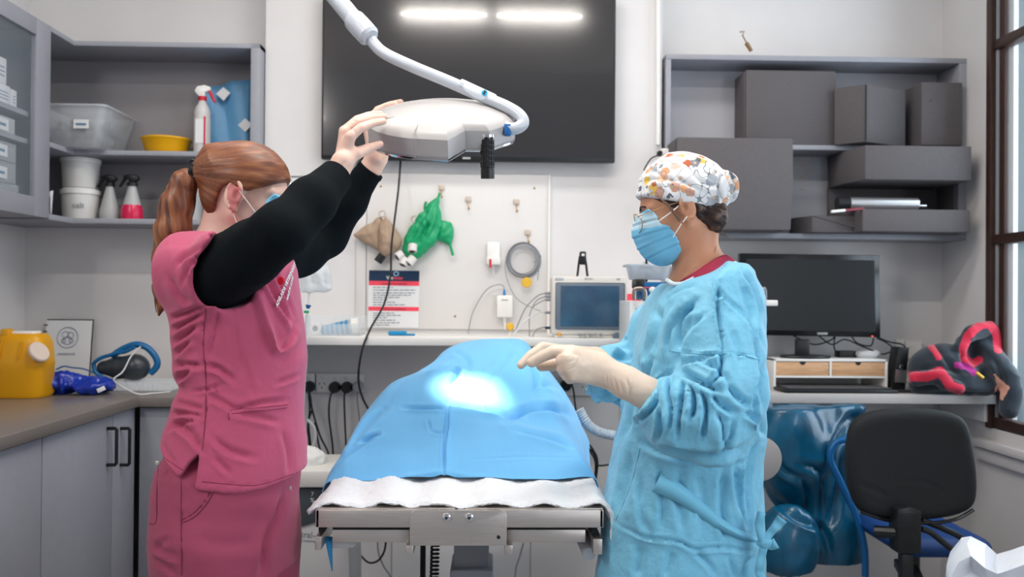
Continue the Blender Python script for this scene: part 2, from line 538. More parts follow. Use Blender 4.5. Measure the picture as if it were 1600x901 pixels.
for a, b in ((61, 372), (372, 664)):
    z1_, z0_ = P(1575, a, 3.3).z, P(1575, b, 3.3).z
    MB().bb(XR + .025, XR + .029, WY0, WY1 - .08, z0_, z1_).build('window_pane', m_win, win)
MB().bb(XR + .025, XR + .029, WY0, WY1 - .08, P(1575, 61, 3.3).z, wz1).build('window_pane', m_win, win)
zs = P(1565, 690, 3.4).z
s_ = MB().bb(XR - .045, XR + .02, 2.3, 3.48, zs - .025, zs + .012, .008); s_.bb(XR - .025, XR, 2.3, 3.48, zs - .08, zs - .03, .006)
s_.build('window_sill', m_wallr, win)
m_out = mat('pale_render', 'bcd6dc', 0.9, noise=0.05, nscale=2)
tag(MB().bb(3.3, 3.4, 1.0, 7.0, -.2, 5.0).build('neighbouring_wall', m_out), 'pale rendered wall outside the right window', 'outside wall')['kind'] = 'structure'
# conduit, seams, skirting
MB().cyl(P(1028, -30, 3.585), P(1028, 226, 3.585), .0085).build('trim_1', m_white2, kind='structure')
for i, px in enumerate((829, 612)):
    MB().bb(P(px, 870, YF).x - .0015, P(px, 870, YF).x + .0015, YF - .002, YF, 0, P(px, 700, YF).z - (.12 if i else .12)).build('trim_%d' % (i + 2), m_gcable, kind='structure')
MB().bb(BX0, BX1, YF - .015, YF, 0, .1, .003).build('baseboard_back', m_wall, kind='structure')

# ------------------------------------------------------------------ left: worktop and base cabinets
ZT = 0.95
wt = MB()
pts = [(-2.03, 0.9), (-1.27, 0.9), (-1.27, 3.13), (-.95, 3.13), (-.95, YB), (-2.03, YB)]
wt.prism([(x, y, ZT - .038) for x, y in pts], (0, 0, .038), .003)
tag(wt.build('worktop', m_top), 'dark brown-grey laminate worktop running round the left corner', 'worktop')
bc = thing('base_cabinet', 'grey two-handled base cabinet under the left worktop', 'cabinet', (-1.6, 2.7, 0))
MB().bb(-2.026, -1.312, 2.505, 3.15, 0.0, .908).build('body', m_lam, bc)
for y0, y1, hy in ((2.508, 2.966, 2.925), (2.970, 3.150, 3.03)):
    d = MB().bb(-1.31, -1.29, y0, y1, .09, .906, .0015).build('door', m_lam, bc)
    zt, zb = P(176, 669, hy).z, P(176, 726, hy).z
    h = MB().tube([(-1.29, hy, zt), (-1.262, hy, zt), (-1.258, hy, zt - .004), (-1.258, hy, zb + .004), (-1.262, hy, zb), (-1.29, hy, zb)], .006, 8)
    h.build('handle', m_black, d, label='black bar handle')
bc2 = thing('base_cabinet', 'plain grey base cabinet at the left edge, no handle in view', 'cabinet', (-1.6, 1.9, 0))
MB().bb(-2.026, -1.312, 1.2, 2.50, 0.0, .908).build('body', m_lam, bc2)
for y0, y1 in ((1.9, 2.503), (1.3, 1.896)):
    MB().bb(-1.31, -1.29, y0, y1, .09, .906, .0015).build('door', m_lam, bc2)
bc3 = thing('base_cabinet', 'grey base cabinet facing the room behind the woman in pink', 'cabinet', (-1.1, 3.4, 0))
MB().bb(-1.28, -.95, 3.18, 3.77, 0.0, .908).build('body', m_lam, bc3)
MB().bb(-1.275, -.955, 3.158, 3.178, .09, .906, .0015).build('door', m_lam, bc3)

# ------------------------------------------------------------------ left: glazed wall cabinet and open shelves
XC = -1.706; zb0, zb1 = 1.611, 2.355
gc = thing('wall_cabinet', 'grey wall cabinet with a glass door at the upper left', 'cabinet', (-1.87, 2.9, zb0))
b = MB()
b.bb(XL, XC - .02, 2.0, 3.345, zb0, zb0 + .02); b.bb(XL, XC - .02, 2.0, 3.345, zb1 - .02, zb1)
b.bb(XL, XL + .012, 2.0, 3.345, zb0, zb1); b.bb(XL, XC - .02, 3.325, 3.345, zb0, zb1); b.bb(XL, XC - .02, 2.0, 2.02, zb0, zb1)
b.build('body', m_lam, gc)
for z in (2.003, 1.90):
    MB().bb(XL + .012, XC - .035, 2.02, 3.325, z - .018, z).build('shelf', m_lam, gc)
dr = MB()
Y0, Y1, st = 2.45, 3.344, .085
dr.bb(XC - .02, XC, Y1 - st - .02, Y1, zb0, zb1, .002); dr.bb(XC - .02, XC, Y0, Y0 + st, zb0, zb1, .002)
dr.bb(XC - .02, XC, Y0 + st, Y1 - st - .02, zb0, zb0 + .072, .002); dr.bb(XC - .02, XC, Y0 + st, Y1 - st - .02, zb1 - .065, zb1, .002)
dr = dr.build('door', m_lam, gc)
MB().bb(XC - .014, XC - .010, Y0 + st, Y1 - st - .02, zb0 + .072, zb1 - .065).build('glass_pane', m_glass, dr)
for z in (zb0 + .12, zb1 - .1):
    MB().box((XC - .035, Y1 - .04, z), (.03, .03, .045), .004).build('hinge', m_chrome, gc)
pin = MB()
for k in range(14): pin.cyl((XL + .28, 3.3255, 1.69 + .045 * k), (XL + .28, 3.323, 1.69 + .045 * k), .0035, seg=8)
pin.build('pin_holes', m_rub, gc, kind='stuff')

YS = 3.53
os_ = thing('open_shelves', 'grey open corner shelving beside the glazed cabinet, two shelves high', 'shelves', (-1.3, 3.6, zb0))
sh = [(XL, 3.345), (XC, 3.345), (XC, YS), (-.952, YS), (-.952, YB - .004), (XL, YB - .004)]
for nm, z0_, z1_ in (('bottom_panel', zb0 - .004, zb0 + .018), ('shelf', 1.888, 1.908), ('top_panel', zb1 - .02, zb1)):
    MB().prism([(x, y, z0_) for x, y in sh], (0, 0, z1_ - z0_), .0015).build(nm, m_lam, os_)
MB().bb(-.99, -.952, YS, YB - .004, zb0 - .004, zb1, .0015).build('side_panel', m_lam, os_)
MB().bb(XL + .005, -.99, YB - .012, YB - .004, zb0, zb1).build('back_panel', m_lamin, os_)

def label_tag(mb_parent, c, wd, ht, normal='Y', name='label_sticker', m=None):
    """small flat sticker"""
    x, y, z = c
    if normal == 'Y': return MB().bb(x - wd / 2, x + wd / 2, y - .0012, y, z - ht / 2, z + ht / 2).build(name, m or m_paper, mb_parent)
    return MB().bb(x, x + .0012, y - wd / 2, y + wd / 2, z - ht / 2, z + ht / 2).build(name, m or m_paper, mb_parent)

# boxes in the glazed cabinet
m_card = mat('white_card', 'e0e0e2', 0.6)
m_print = mat('blue_print', '5a7f9c', 0.6)
zs1 = 2.003
def carton(label, y0, y1, z0_, ht, x1=XC - .06, dep=.14):
    t = thing('carton', label, 'box', ((x1 - dep / 2), (y0 + y1) / 2, z0_), 'small white cartons in the glazed cabinet')
    MB().bb(x1 - dep, x1, y0, y1, z0_ + .0005, z0_ + ht, .002).build('box', m_card, t)
    for k in range(3):
        MB().bb(x1, x1 + .0008, y0 + .012, y1 - .012, z0_ + ht * (.3 + .16 * k), z0_ + ht * (.34 + .16 * k)).build('printed_line', m_print, t)
carton('upper white carton standing across two others in the glazed cabinet', 3.00, 3.15, zs1 + .075, .095)
carton('white carton at the bottom left of the small stack in the cabinet', 2.995, 3.085, zs1, .075)
carton('white carton at the bottom middle of the small stack in the cabinet', 3.09, 3.175, zs1, .075)
carton('narrow white carton at the right end of the cabinet stack', 3.18, 3.22, zs1, .07)
def bin_(label, y0, y1, z0_, ht, m, content, lz, x1=XC - .05, dep=.2):
    t = thing('plastic_bin', label, 'container', (x1 - dep / 2, (y0 + y1) / 2, z0_))
    b = MB()
    b.bb(x1 - dep, x1, y0, y1, z0_ + .0005, z0_ + .003); b.bb(x1 - .003, x1, y0, y1, z0_, z0_ + ht, .001); b.bb(x1 - dep, x1 - dep + .003, y0, y1, z0_, z0_ + ht)
    b.bb(x1 - dep, x1, y0, y0 + .003, z0_, z0_ + ht); b.bb(x1 - dep, x1, y1 - .003, y1, z0_, z0_ + ht)
    b.build('tub', m, t)
    c = MB(); rnd = random.Random(int(y0 * 1000 + z0_ * 77))
    for k in range(12):
        c.box((x1 - .02 - rnd.random() * (dep - .06), y0 + .02 + rnd.random() * (y1 - y0 - .04), z0_ + .01 + rnd.random() * ht * .5),
              (.03 + .03 * rnd.random(), .03, .01), .002, rot=Euler((rnd.random(), rnd.random(), rnd.random() * 3)).to_matrix())
    c.build('contents', content, t, kind='stuff')
    label_tag(t, (x1, (y0 + y1) / 2 + .03, lz), .075, .042, 'X')
    MB().bb(x1 + .0012, x1 + .0018, (y0 + y1) / 2 + .01, (y0 + y1) / 2 + .05, lz - .006, lz + .004).build('printed_line', m_print, t)
m_bluec = mat('blue_packets', '4f9dbd', 0.5); m_whitec = mat('white_packets', 'c8cdd2', 0.5)
bin_('clear bin with a white label on the second cabinet shelf', 2.97, 3.19, 1.90, .06, m_clear2, m_whitec, 1.93)
bin_('blue-filled lowest bin behind the cabinet glass', 2.95, 3.22, zb0 + .02, .09, m_clear, m_bluec, zb0 + .05)
bin_('clear middle bin of the stack behind the cabinet glass', 2.95, 3.2, zb0 + .112, .075, m_clear, m_bluec, zb0 + .145)
bin_('clear topmost bin of the stack behind the cabinet glass', 2.95, 3.2, zb0 + .189, .07, m_clear, m_whitec, zb0 + .225)

# clear tub on the open middle shelf
def tub_mesh(cx, cy, z0_, w0, d0, w1, d1, h, t=.003):
    b = MB(); n = 5
    def ring(w, d, z, r=.03):
        out = []
        for sx, sy, a0 in ((1, 1, 0), (-1, 1, 90), (-1, -1, 180), (1, -1, 270)):
            for k in range(n + 1):
                a = R(a0 + 90 * k / n)
                out.append((cx + sx * (w / 2 - r) + r * math.cos(a), cy + sy * (d / 2 - r) + r * math.sin(a), z))
        return out + out[:1]
    b.grid([ring(w0, d0, z0_), ring(w1, d1, z0_ + h), ring(w1 + .016, d1 + .016, z0_ + h), ring(w1 + .016, d1 + .016, z0_ + h - .008)])
    r0 = ring(w0, d0, z0_)[:-1]
    b.bm.faces.new([b.bm.verts.new(Vector(p)) for p in r0])
    return b
tx, ty = P(118, 240, 3.48).x, 3.585
t = thing('storage_tub', 'large clear plastic tub of packets on the corner middle shelf', 'container', (tx, ty, 1.908))
tub_mesh(tx, ty, 1.909, .20, .25, .27, .31, .165).build('tub', mat('tub_plastic', 'dfe5ea', .2, alpha=.36), t, thick=.002)
c = MB(); rnd = random.Random(4)
for k in range(26):
    c.box((tx - .07 + .15 * rnd.random(), ty - .1 + .2 * rnd.random(), 1.925 + .09 * rnd.random()), (.06, .04, .02), .006, rot=Euler((rnd.random() * 3, rnd.random(), rnd.random() * 3)).to_matrix())
c.build('contents', mat('bagged_supplies', '9a9691', 0.5), t, kind='stuff')
label_tag(t, (tx + .045, ty - .155, 1.995), .06, .035, 'Y'); MB().bb(tx + .025, tx + .065, ty - .158, ty - .157, 1.99, 1.998).build('printed_line', m_print, t)

# yellow bowl
def on(px, py, Y): return P(px, py, Y)
c_ = P(256, 243, 3.61); zsh = 1.909
t = thing('bowl', 'round yellow plastic bowl on the middle shelf', 'bowl', (c_.x, 3.64, zsh))
MB().lathe((c_.x, 3.64, zsh), [(0, .001), (.078, .001), (.088, .02), (.098, .055), (.103, .06), (.103, .067), (.099, .067), (.095, .06), (.083, .02), (.07, .006), (0, .006)], 40).build('bowl', mat('yellow_plastic', 'e2a500', 0.35), t)
# trigger spray bottles
def spray(label, c, H, R0, m_b, m_head, m_trig, kind='slim', flip=1, liquid=None):
    x, y, z = c
    t = thing('spray_bottle', label, 'bottle', c)
    if kind == 'slim':
        prof = [(0, 0), (R0 * .95, 0), (R0, .01), (R0, H * .5), (R0 * .93, H * .55), (R0, H * .6), (R0 * .8, H * .68), (R0 * .5, H * .74), (R0 * .42, H * .78)]
    else:
        prof = [(0, 0), (R0 * .92, 0), (R0, .012), (R0, H * .16), (R0 * .86, H * .27), (R0 * .55, H * .5), (R0 * .36, H * .66)]
    hb = prof[-1][1]
    MB().lathe(c, prof + [(0, hb)], 28).build('bottle', m_b, t)
    if liquid:
        MB().lathe((x, y, z + .002), [(0, 0), (R0 * .97, 0), (R0 * 1.015, .012), (R0 * 1.015, H * .16), (R0 * .87, H * .275), (0, H * .275)], 28).build('liquid', liquid, t)
    MB().lathe((x, y, z + hb), [(0, 0), (R0 * .5, 0), (R0 * .5, H * .06), (0, H * .06)], 20).build('collar', m_trig if kind == 'slim' else m_head, t)
    z2 = z + hb + H * .06; f = flip
    MB().prism([(x - f * .012, y - .011, z2), (x + f * .012, y - .011, z2), (x + f * .012, y - .011, z2 + H * .06), (x + f * .035, y - .011, z2 + H * .09), (x + f * .035, y - .011, z2 + H * .14),
                (x + f * .01, y - .011, z2 + H * .17), (x - f * .02, y - .011, z2 + H * .15), (x - f * .032, y - .011, z2 + H * .08), (x - f * .025, y - .011, z2 + H * .05)], (0, .022, 0), .004).build('spray_head', m_head, t)
    MB().tube([(x + f * .026, y, z2 + H * .10), (x + f * .034, y, z2 + H * .05), (x + f * .044, y, z2 - H * .03), (x + f * .052, y, z2 - H * .08)], [.008, .007, .006, .005], 8).build('trigger', m_trig, t)
    return t
m_red = mat('red_plastic', 'c4122f', 0.4)
sp = P(318, 243, 3.62)
t = spray('tall white spray bottle with a red trigger beside the blue pack', (sp.x, 3.60, zsh), .285, .034, mat('white_bottle', 'c9c7c6', 0.35), m_white2, m_red)
label_tag(t, (sp.x + .006, 3.566, zsh + .09), .045, .10, 'Y', m=m_paper); MB().bb(sp.x + .018, sp.x + .026, 3.5635, 3.5645, zsh + .03, zsh + .15).build('red_stripe', m_red, t)
# blue pack
m_bluepk = mat('blue_wrap_paper', '6ea6cc', 0.45, color2='4f8dbd', nscale=6)
rows = []
for i in range(14):
    v = i / 13
    rows.append([(P(308 + (392 - 308) * u / 13 + (5 * v if u == 0 else 0), 0, 3.7).x + .004 * math.sin(u * 1.3), 3.70 + .012 * math.sin(u * .9 + v * 3) + .02 * v,
                  zsh + .01 + v * (.285 + .004 * u) ) for u in range(14)])
pk = MB().grid(rows).build('sterile_pack', m_bluepk, thick=.02)
tag(pk, 'light blue wrapped pack with white print standing at the shelf end', 'package')
for (a, b_) in ((348, 146), (382, 195)):
    q = P(a, b_, 3.675)
    MB().prism([(q.x - .03, 3.682, q.z), (q.x, 3.682, q.z + .03), (q.x + .03, 3.682, q.z + .005), (q.x + .002, 3.682, q.z - .03)], (0, .002, 0)).build('white_print', m_card, pk)
# white pails
zl = zb0 + .0185
c_ = P(119, 348, 3.60)
for k, lab in enumerate(('lower white plastic pail with handwriting, under another pail', 'upper white plastic pail standing on another pail')):
    z = zl + k * .1315
    t = thing('pail', lab, 'pail', (c_.x, 3.635, z), 'two stacked white pails')
    MB().lathe((c_.x, 3.635, z), [(0, 0.001), (.066, .001), (.068, .004), (.074, .108), (0, .108)], 36).build('tub', m_white, t)
    MB().lathe((c_.x, 3.635, z + .106), [(0, .024), (.07, .024), (.072, .02), (.079, .018), (.079, 0), (.074, 0), (.0735, .004)], 36).build('lid', m_white2, t)
    if k == 0: text('lettering', 'salt', (c_.x + .025, 3.635 - .0705, z + .055), .034, m_gcable, t, rot=(R(88), 0, R(12)))
m_frost = mat('frosted_bottle', 'c2c4c4', 0.35, alpha=0.8)
c1, c2 = P(171, 348, 3.62), P(206, 348, 3.60)
spray('clear conical spray bottle with a black head, empty', (c1.x, 3.62, zl), .215, .040, m_frost, m_black, m_black, 'cone', -1)
spray('conical spray bottle with a black head, pink liquid inside', (c2.x, 3.60, zl), .215, .043, m_frost, m_black, m_black, 'cone', -1, liquid=mat('pink_liquid', 'd42352', 0.25))
# jug behind the ponytail
c_ = P(287, 350, 3.6)
t = thing('measuring_jug', 'cloudy plastic jug of cotton behind the ponytail', 'jug', (c_.x, 3.64, zl))
MB().lathe((c_.x, 3.64, zl), [(.001, 0.001), (.06, .001), (.066, .16), (.07, .18), (.067, .18), (.062, .16), (.056, .006), (.001, .006)], 28).build('body', m_clear2, t)
MB().curve([(c_.x - .06, 3.64, zl + .16), (c_.x - .05, 3.62, zl + .19), (c_.x - .0, 3.6, zl + .205), (c_.x + .05, 3.62, zl + .20)], .004, 8).build('handle', m_white2, t)
c = MB(); rnd = random.Random(9)
for k in range(14): c.lathe((c_.x - .03 + .06 * rnd.random(), 3.61 + .05 * rnd.random(), zl + .02 + .08 * rnd.random()), [(0, -.014), (.012, -.008), (.015, 0), (.012, .008), (0, .014)], 10)
c.build('cotton', mat('peach_swab', 'd9b9a4', 0.9), t, kind='stuff')
c_ = P(78, 340, 3.5)
rows = [[(c_.x - .01 + .02 * u, 3.5 + .006 * math.sin(5 * u + 2 * v), zl + .002 + .095 * v + .012 * u) for u in np.linspace(0, 1, 5)] for v in np.linspace(0, 1, 8)]
tag(MB().grid(rows).build('leaflet', m_card, thick=.002), 'small curled white leaflet by the cabinet edge', 'leaflet')
tag(MB().bb(P(313, 0, 3.54).x, P(330, 0, 3.54).x, 3.54, 3.56, P(320, 374, 3.53).z, zb0 - .003, .003).build('hanging_packet', mat('blue_card', '2e7fb0', .5)), 'blue packet hanging below the open shelves by the pink shoulder', 'packet')

# ------------------------------------------------------------------ left worktop things
m_yel = mat('sharps_yellow', 'd99a08', 0.38)
YY = 3.12
cx = P(36, 600, YY).x
t = thing('sharps_container', 'yellow sharps disposal container on the left worktop', 'container', (cx, YY, ZT))
b = MB(); rows = []
prof = [(0.0, .180, .13), (.014, .194, .14), (.105, .190, .138), (.118, .197, .142), (.128, .192, .14), (.195, .180, .13), (.218, .160, .115), (.226, .135, .095)]
for h, wx, wy in prof:
    ring = []
    for k in range(49):
        a = 2 * math.pi * k / 48; c, s = math.cos(a), math.sin(a)
        e = .55; ring.append((cx + wx / 2 * abs(c) ** e * (1 if c > 0 else -1), YY + wy / 2 * abs(s) ** e * (1 if s > 0 else -1), ZT + .001 + h * 1.0))
    rows.append(ring)
b.grid(rows); b.bm.faces.new([b.bm.verts.new(Vector(p)) for p in rows[-1][:-1]]); b.bm.faces.new([b.bm.verts.new(Vector(p)) for p in rows[0][:-1]])
b.build('body', m_yel, t)
MB().bb(cx - .055, cx - .025, YY - .055, YY - .01, ZT + .21, ZT + .245, .007).build('latch', m_yel, t)
MB().tube([(cx - .05, YY - .072, ZT + .14), (cx - .038, YY - .064, ZT + .215)], .004, 8).build('rib', m_yel, t)
MB().tube([(cx + .02, YY - .072, ZT + .14), (cx + .03, YY - .066, ZT + .20)], .004, 8).build('rib', m_yel, t)
MB().bb(cx - .035, cx + .05, YY - .03, YY + .03, ZT + .224, ZT + .236, .004).build('lid', m_white2, t)
M_ = Matrix.Rotation(R(72), 3, 'Y') @ Matrix.Rotation(R(0), 3, 'X')
MB().lathe((cx + .088, YY - .062, ZT + .165), [(0, .008), (.034, .008), (.038, .004), (.038, -.006), (0, -.006)], 32, M=Matrix.Rotation(R(-20), 3, 'Z') @ Matrix.Rotation(R(62), 3, 'Y') ).build('round_cap', mat('cream_cap', 'd6c3b6', .5), t)
# notebook with comb binding and round mark
YN = 3.70
a, b_ = P(66, 560, YN).x, P(137, 560, YN).x
zt = P(100, 500, YN).z
t = thing('notebook', 'white comb-bound notebook with a round grey emblem leaning on the wall', 'notebook', ((a + b_) / 2, YN, ZT))
RX = Matrix.Rotation(R(-7), 3, 'X')
def nb(p): return Vector((p[0], YN, ZT)) + RX @ Vector((0, p[1], p[2] - ZT))
MB().prism([nb((a, 0, ZT + .002)), nb((b_, 0, ZT + .002)), nb((b_, 0, zt)), nb((a, 0, zt))], (0, .010, 0)).build('pages', m_paper, t)
MB().prism([nb((a - .004, .012, ZT + .002)), nb((b_ + .003, .012, ZT + .002)), nb((b_ + .003, .012, zt + .006)), nb((a - .004, .012, zt + .006))], (0, .004, 0)).build('cover', m_black, t)
for k in range(9):
    z = zt - .02 - k * (zt - ZT - .03) / 8
    MB().tube([nb((a + .008, -.002, z)), nb((a - .004, -.006, z)), nb((a - .012, .004, z)), nb((a - .004, .014, z))], .0022, 6).build('binding_ring', m_black, t)
ec = nb(((a + b_) / 2, -.0015, P(100, 527, YN).z)); em = mat('emblem_grey', '8d95a3', .7)
def ring_pts(c, r, n=28): return [c + Vector((r * math.cos(2 * math.pi * k / n), r * .12 * math.sin(2 * math.pi * k / n), r * math.sin(2 * math.pi * k / n))) for k in range(n + 1)]
e_ = MB().tube(ring_pts(ec, .044), .0015, 6, cap=False)
for dx, dz, r in ((-.01, .012, .014), (.012, .01, .013), (0, -.012, .018), (-.016, -.014, .009), (.016, -.014, .009)):
    e_.tube(ring_pts(ec + Vector((dx, dz * .12, dz)), r), .0014, 6, cap=False)
e_.build('emblem', em, t, kind='stuff')
text('lettering', 'HANDBOOK', nb(((a + b_) / 2, -.0015, P(100, 553, YN).z)), .013, em, t, rot=(R(83), 0, 0))
# hand-held appliance: blue loop handle, charcoal body
YV = 3.45
m_navy = mat('petrol_blue_plastic', '0d5f93', .35); m_char = mat('charcoal_plastic', '33393f', .32)
t = thing('handheld_vacuum', 'charcoal and blue hand-held vacuum with a looped handle', 'vacuum', (P(195, 590, YV).x, YV, ZT))
def f_(p):
    d = sd_chain(p, [P(163, 574, YV), P(185, 574, YV), P(210, 572, YV)], [.028, .040, .045], .02)
    return smin(d, sd_ell(p, P(212, 574, YV), (.055, .05, .05)), .02)
c0 = P(190, 574, YV)
V, Q = sdf_mesh(f_, (c0.x - .15, YV - .08, c0.z - .1), (c0.x + .15, YV + .08, c0.z + .1), .005)
V[:, 2] = np.maximum(V[:, 2], ZT + .001)
to_obj('body', V, Q, m_char, t)
MB().curve(pl(YV - .035, (147, 566), (160, 558), (186, 551), (196, 549), (210, 542)), .0075, 10).build('upper_band', m_navy, t)
MB().curve(pl(YV - .025, (146, 566), (150, 582), (168, 592), (180, 596)), .008, 10).build('lower_band', m_navy, t)
MB().curve(pl(YV, (175, 556), (192, 545), (212, 538), (230, 543), (244, 559), (245, 572), (235, 583)), .013, 12).build('handle', m_navy, t)
# crumpled blue bag
def crumple(name, label, cat, m, f, lo, hi, h, amp, sc, seed=1, zmin=None, parent=None, thick=None):
    V, Q = sdf_mesh(f, lo, hi, h); N = vnormals(V, Q)
    p = V * sc + .6 * np.stack([vnoise(V * sc * .7, 5), vnoise(V * sc * .7, 6), vnoise(V * sc * .7, 7)], 1)
    V = V + N * (amp * (ridged(p, seed) + .5 * ridged(p * 2.1, seed + 1)))[:, None]
    if zmin is not None: V[:, 2] = np.maximum(V[:, 2], zmin)
    return to_obj(name, V, Q, m, parent, label=label, cat=cat)
YQ = 3.2; c0 = P(122, 600, YQ)
crumple('plastic_bag', 'crumpled shiny royal blue plastic bag on the left worktop', 'bag', mat('royal_blue_foil', '0a2f9c', .22, spec=.7),
        lambda p: smin(sd_ell(p, P(100, 598, YQ), (.07, .06, .036)), sd_ell(p, P(142, 603, YQ), (.075, .06, .026)), .02),
        (c0.x - .17, YQ - .12, ZT - .03), (c0.x + .17, YQ + .12, ZT + .09), .005, .009, 28, zmin=ZT + .001)
q = P(158, 608, 3.13); tag(MB().box((q.x, 3.13, q.z), (.03, .003, .016), .001, rot=Euler((0, R(-25), 0)).to_matrix()).build('paper_scrap', m_paper), 'scrap of printed paper tucked at the blue bag', 'paper')
tag(MB().curve(pl(3.55, (88, 577), (100, 572), (112, 574), (130, 576), (147, 582)), .006, 8, flat=.5).build('strap', mat('blue_webbing', '125a96', .7)), 'short blue and black strap behind the blue bag', 'strap')
# clear organiser tray with white leads
YO = 3.30
t = thing('organiser_tray', 'clear ribbed plastic tray on the back worktop', 'tray', (P(220, 600, YO).x, YO, ZT))
a, b_ = P(178, 0, YO).x, P(275, 0, YO).x; z1_ = ZT + .035
o = MB(); o.bb(a, b_, YO, YO + .003, ZT + .001, z1_); o.bb(a, b_, YO + .14, YO + .143, ZT + .001, z1_); o.bb(a, a + .003, YO, YO + .14, ZT + .001, z1_); o.bb(a, b_, YO, YO + .14, ZT + .001, ZT + .004)
o.build('body', m_clear2, t)
o = MB()
for k in range(12): o.bb(a + .012 + k * .019, a + .015 + k * .019, YO - .001, YO, ZT + .004, z1_ - .002)
o.build('ribs', m_clear, t, kind='stuff')
ld = MB().curve([P(220, 541, 3.38), P(205, 556, 3.36), P(192, 580, 3.33), P(178, 592, 3.28), Vector((P(188, 608, 3.22).x, 3.22, ZT + .03)), Vector((P(215, 615, 3.18).x, 3.18, ZT + .004)), Vector((P(238, 615, 3.2).x, 3.2, ZT + .004)), Vector((P(265, 610, 3.25).x, 3.25, ZT + .004))], .0028, 8)
tag(ld.build('charging_lead', m_wcable), 'white lead draped over the vacuum and tray', 'cable')
q = P(243, 541, 3.74)
tag(MB().curve([q, q + Vector((-.02, 0, .006)), q + Vector((-.05, -.02, -.03))], .002, 6).build('thin_lead', m_wcable), 'thin white lead against the wall behind the vacuum', 'cable')
# ================================================================== chimney breast: screen, board, shelf
YT = 3.52
t = thing('television', 'large black wall-mounted television above the white board', 'television', (P(732, 130, YT).x, YT, 1.9))
z0_ = P(732, 251, YT).z; x0, x1 = P(502.5, 150, YT).x, P(961.5, 150, YT).x; z1_ = z0_ + .705
MB().bb(x0, x1, YT, YT + .035, z0_, z1_, .004).build('bezel', m_black, t)
m_tv = mat('screen_glass', '2a2829', .13, spec=.9, coat=.3)
MB().bb(x0 + .008, x1 - .008, YT - .001, YT + .001, z0_ + .016, z1_ - .008).build('screen', m_tv, t)
MB().bb(x0 + .3, x1 - .3, YT + .035, YF - .001, z0_ + .2, z0_ + .5).build('wall_bracket', m_black, t)
q = P(729, 247, YT - .001); MB().bb(q.x - .016, q.x + .016, YT - .002, YT, q.z - .004, q.z + .004).build('badge', mat('silver_badge', 'a8a8a8', .4), t)
MB().bb(P(700, 0, YT).x, P(762, 0, YT).x, YT + .005, YT + .03, z0_ - .005, z0_ + .001).build('speaker_bar', m_black, t)

# ceiling battens (seen mirrored in the screen)
m_tube = mat('lit_tube', 'fff2e2', .5, emit=3)
for i, (xa, xb) in enumerate(((-.56, -.03), (.03, .56))):
    t = thing('ceiling_light', 'left linear ceiling light mirrored in the television' if i == 0 else 'right linear ceiling light mirrored in the television', 'light', ((xa + xb) / 2, 1.70, ZC), 'linear ceiling lights')
    MB().bb(xa, xb, 1.66, 1.74, ZC - .035, ZC, .004).build('housing', m_white, t)
    MB().bb(xa + .01, xb - .01, 1.68, 1.72, ZC - .055, ZC - .036, .008).build('diffuser', m_tube, t)

# white board
bx0, bx1 = P(556, 400, YF - .01).x, P(857, 400, YF - .01).x
zb_t, zb_b = P(700, 272, YF).z, P(700, 514, YF).z
m_board = mat('board_white', 'dcd8d5', .45)
t = thing('wall_board', 'large white wall board below the television', 'board', ((bx0 + bx1) / 2, YF, zb_b))
MB().bb(bx0 + .045, bx1, YF - .010, YF - .001, zb_b, zb_t, .002).build('panel', m_board, t)
MB().bb(bx0, bx0 + .042, YF - .008, YF - .001, zb_b, zb_t, .002).build('side_strip', m_board, t)
MB().bb(bx1 - .003, bx1 + .006, YF - .016, YF - .001, P(857, 555, YF).z, zb_t).build('edge_strip', m_white2, t)
for a, b_ in ((595, 291), (835, 294), (711, 494)):
    q = P(a, b_, YF - .01); MB().lathe((q.x, q.y, q.z), [(0, .002), (.004, .002), (.005, 0)], 10, 'Y').build('screw', m_brass, t)
# key hooks
def hook(px, py, lab):
    q = P(px, py, YF - .012)
    t = thing('wall_hook', lab, 'hook', (q.x, YF - .011, q.z), 'small hooks on the wall board')
    MB().box((q.x, YF - .014, q.z), (.026, .008, .024), .004).build('base', mat('cream_hook', 'cbbcae', .5), t)
    MB().tube([(q.x, YF - .018, q.z - .008), (q.x, YF - .022, q.z - .03), (q.x, YF - .026, q.z - .045), (q.x + .004, YF - .036, q.z - .045), (q.x + .004, YF - .038, q.z - .036)], .0022, 6).build('hook', m_brass, t)
hook(690, 293, 'small cream hook above the green bag'); hook(732, 311, 'small cream hook right of the green bag, empty')
hook(807, 315, 'small cream hook at the upper right of the board, empty'); hook(825, 363, 'small cream hook holding the coiled grey lead')
# rebreathing bags
def bag(name, lab, m, outline, YD, thick, wr=.004, seed=2, strokes_=None):
    ctr = Vector((sum(p[0] for p in outline) / len(outline), sum(p[1] for p in outline) / len(outline), 0))
    pts = [P(a, b, YD) for a, b in outline]; poly = np.array([(p.x, p.z) for p in pts])
    lo = (poly[:, 0].min() - .02, YD - thick - .02, poly[:, 1].min() - .02); hi = (poly[:, 0].max() + .02, YD + thick + .02, poly[:, 1].max() + .02)
    def f(p):
        d = sd_poly2(p[:, [0, 2]], poly)
        th = thick * np.sqrt(np.clip(-d / .04, 0.02, 1))
        return np.maximum(d, np.abs(p[:, 1] - YD) - th) * .7
    V, Q = sdf_mesh(f, lo, hi, .004); V = relax(V, Q, 2)
    N = vnormals(V, Q)
    if strokes_: V = strokes(V, N, strokes_)
    V = V + N * (wr * fbm(V * 30, 2, seed))[:, None]
    return V, Q
m_tan = mat('tan_rubber', 'a88f78', .55); m_grn = mat('green_rubber', '0f9a63', .42)
t = thing('rebreathing_bag', 'tan rubber rebreathing bag hanging at the left of the board', 'bag', tuple(P(595, 340, 3.56)))
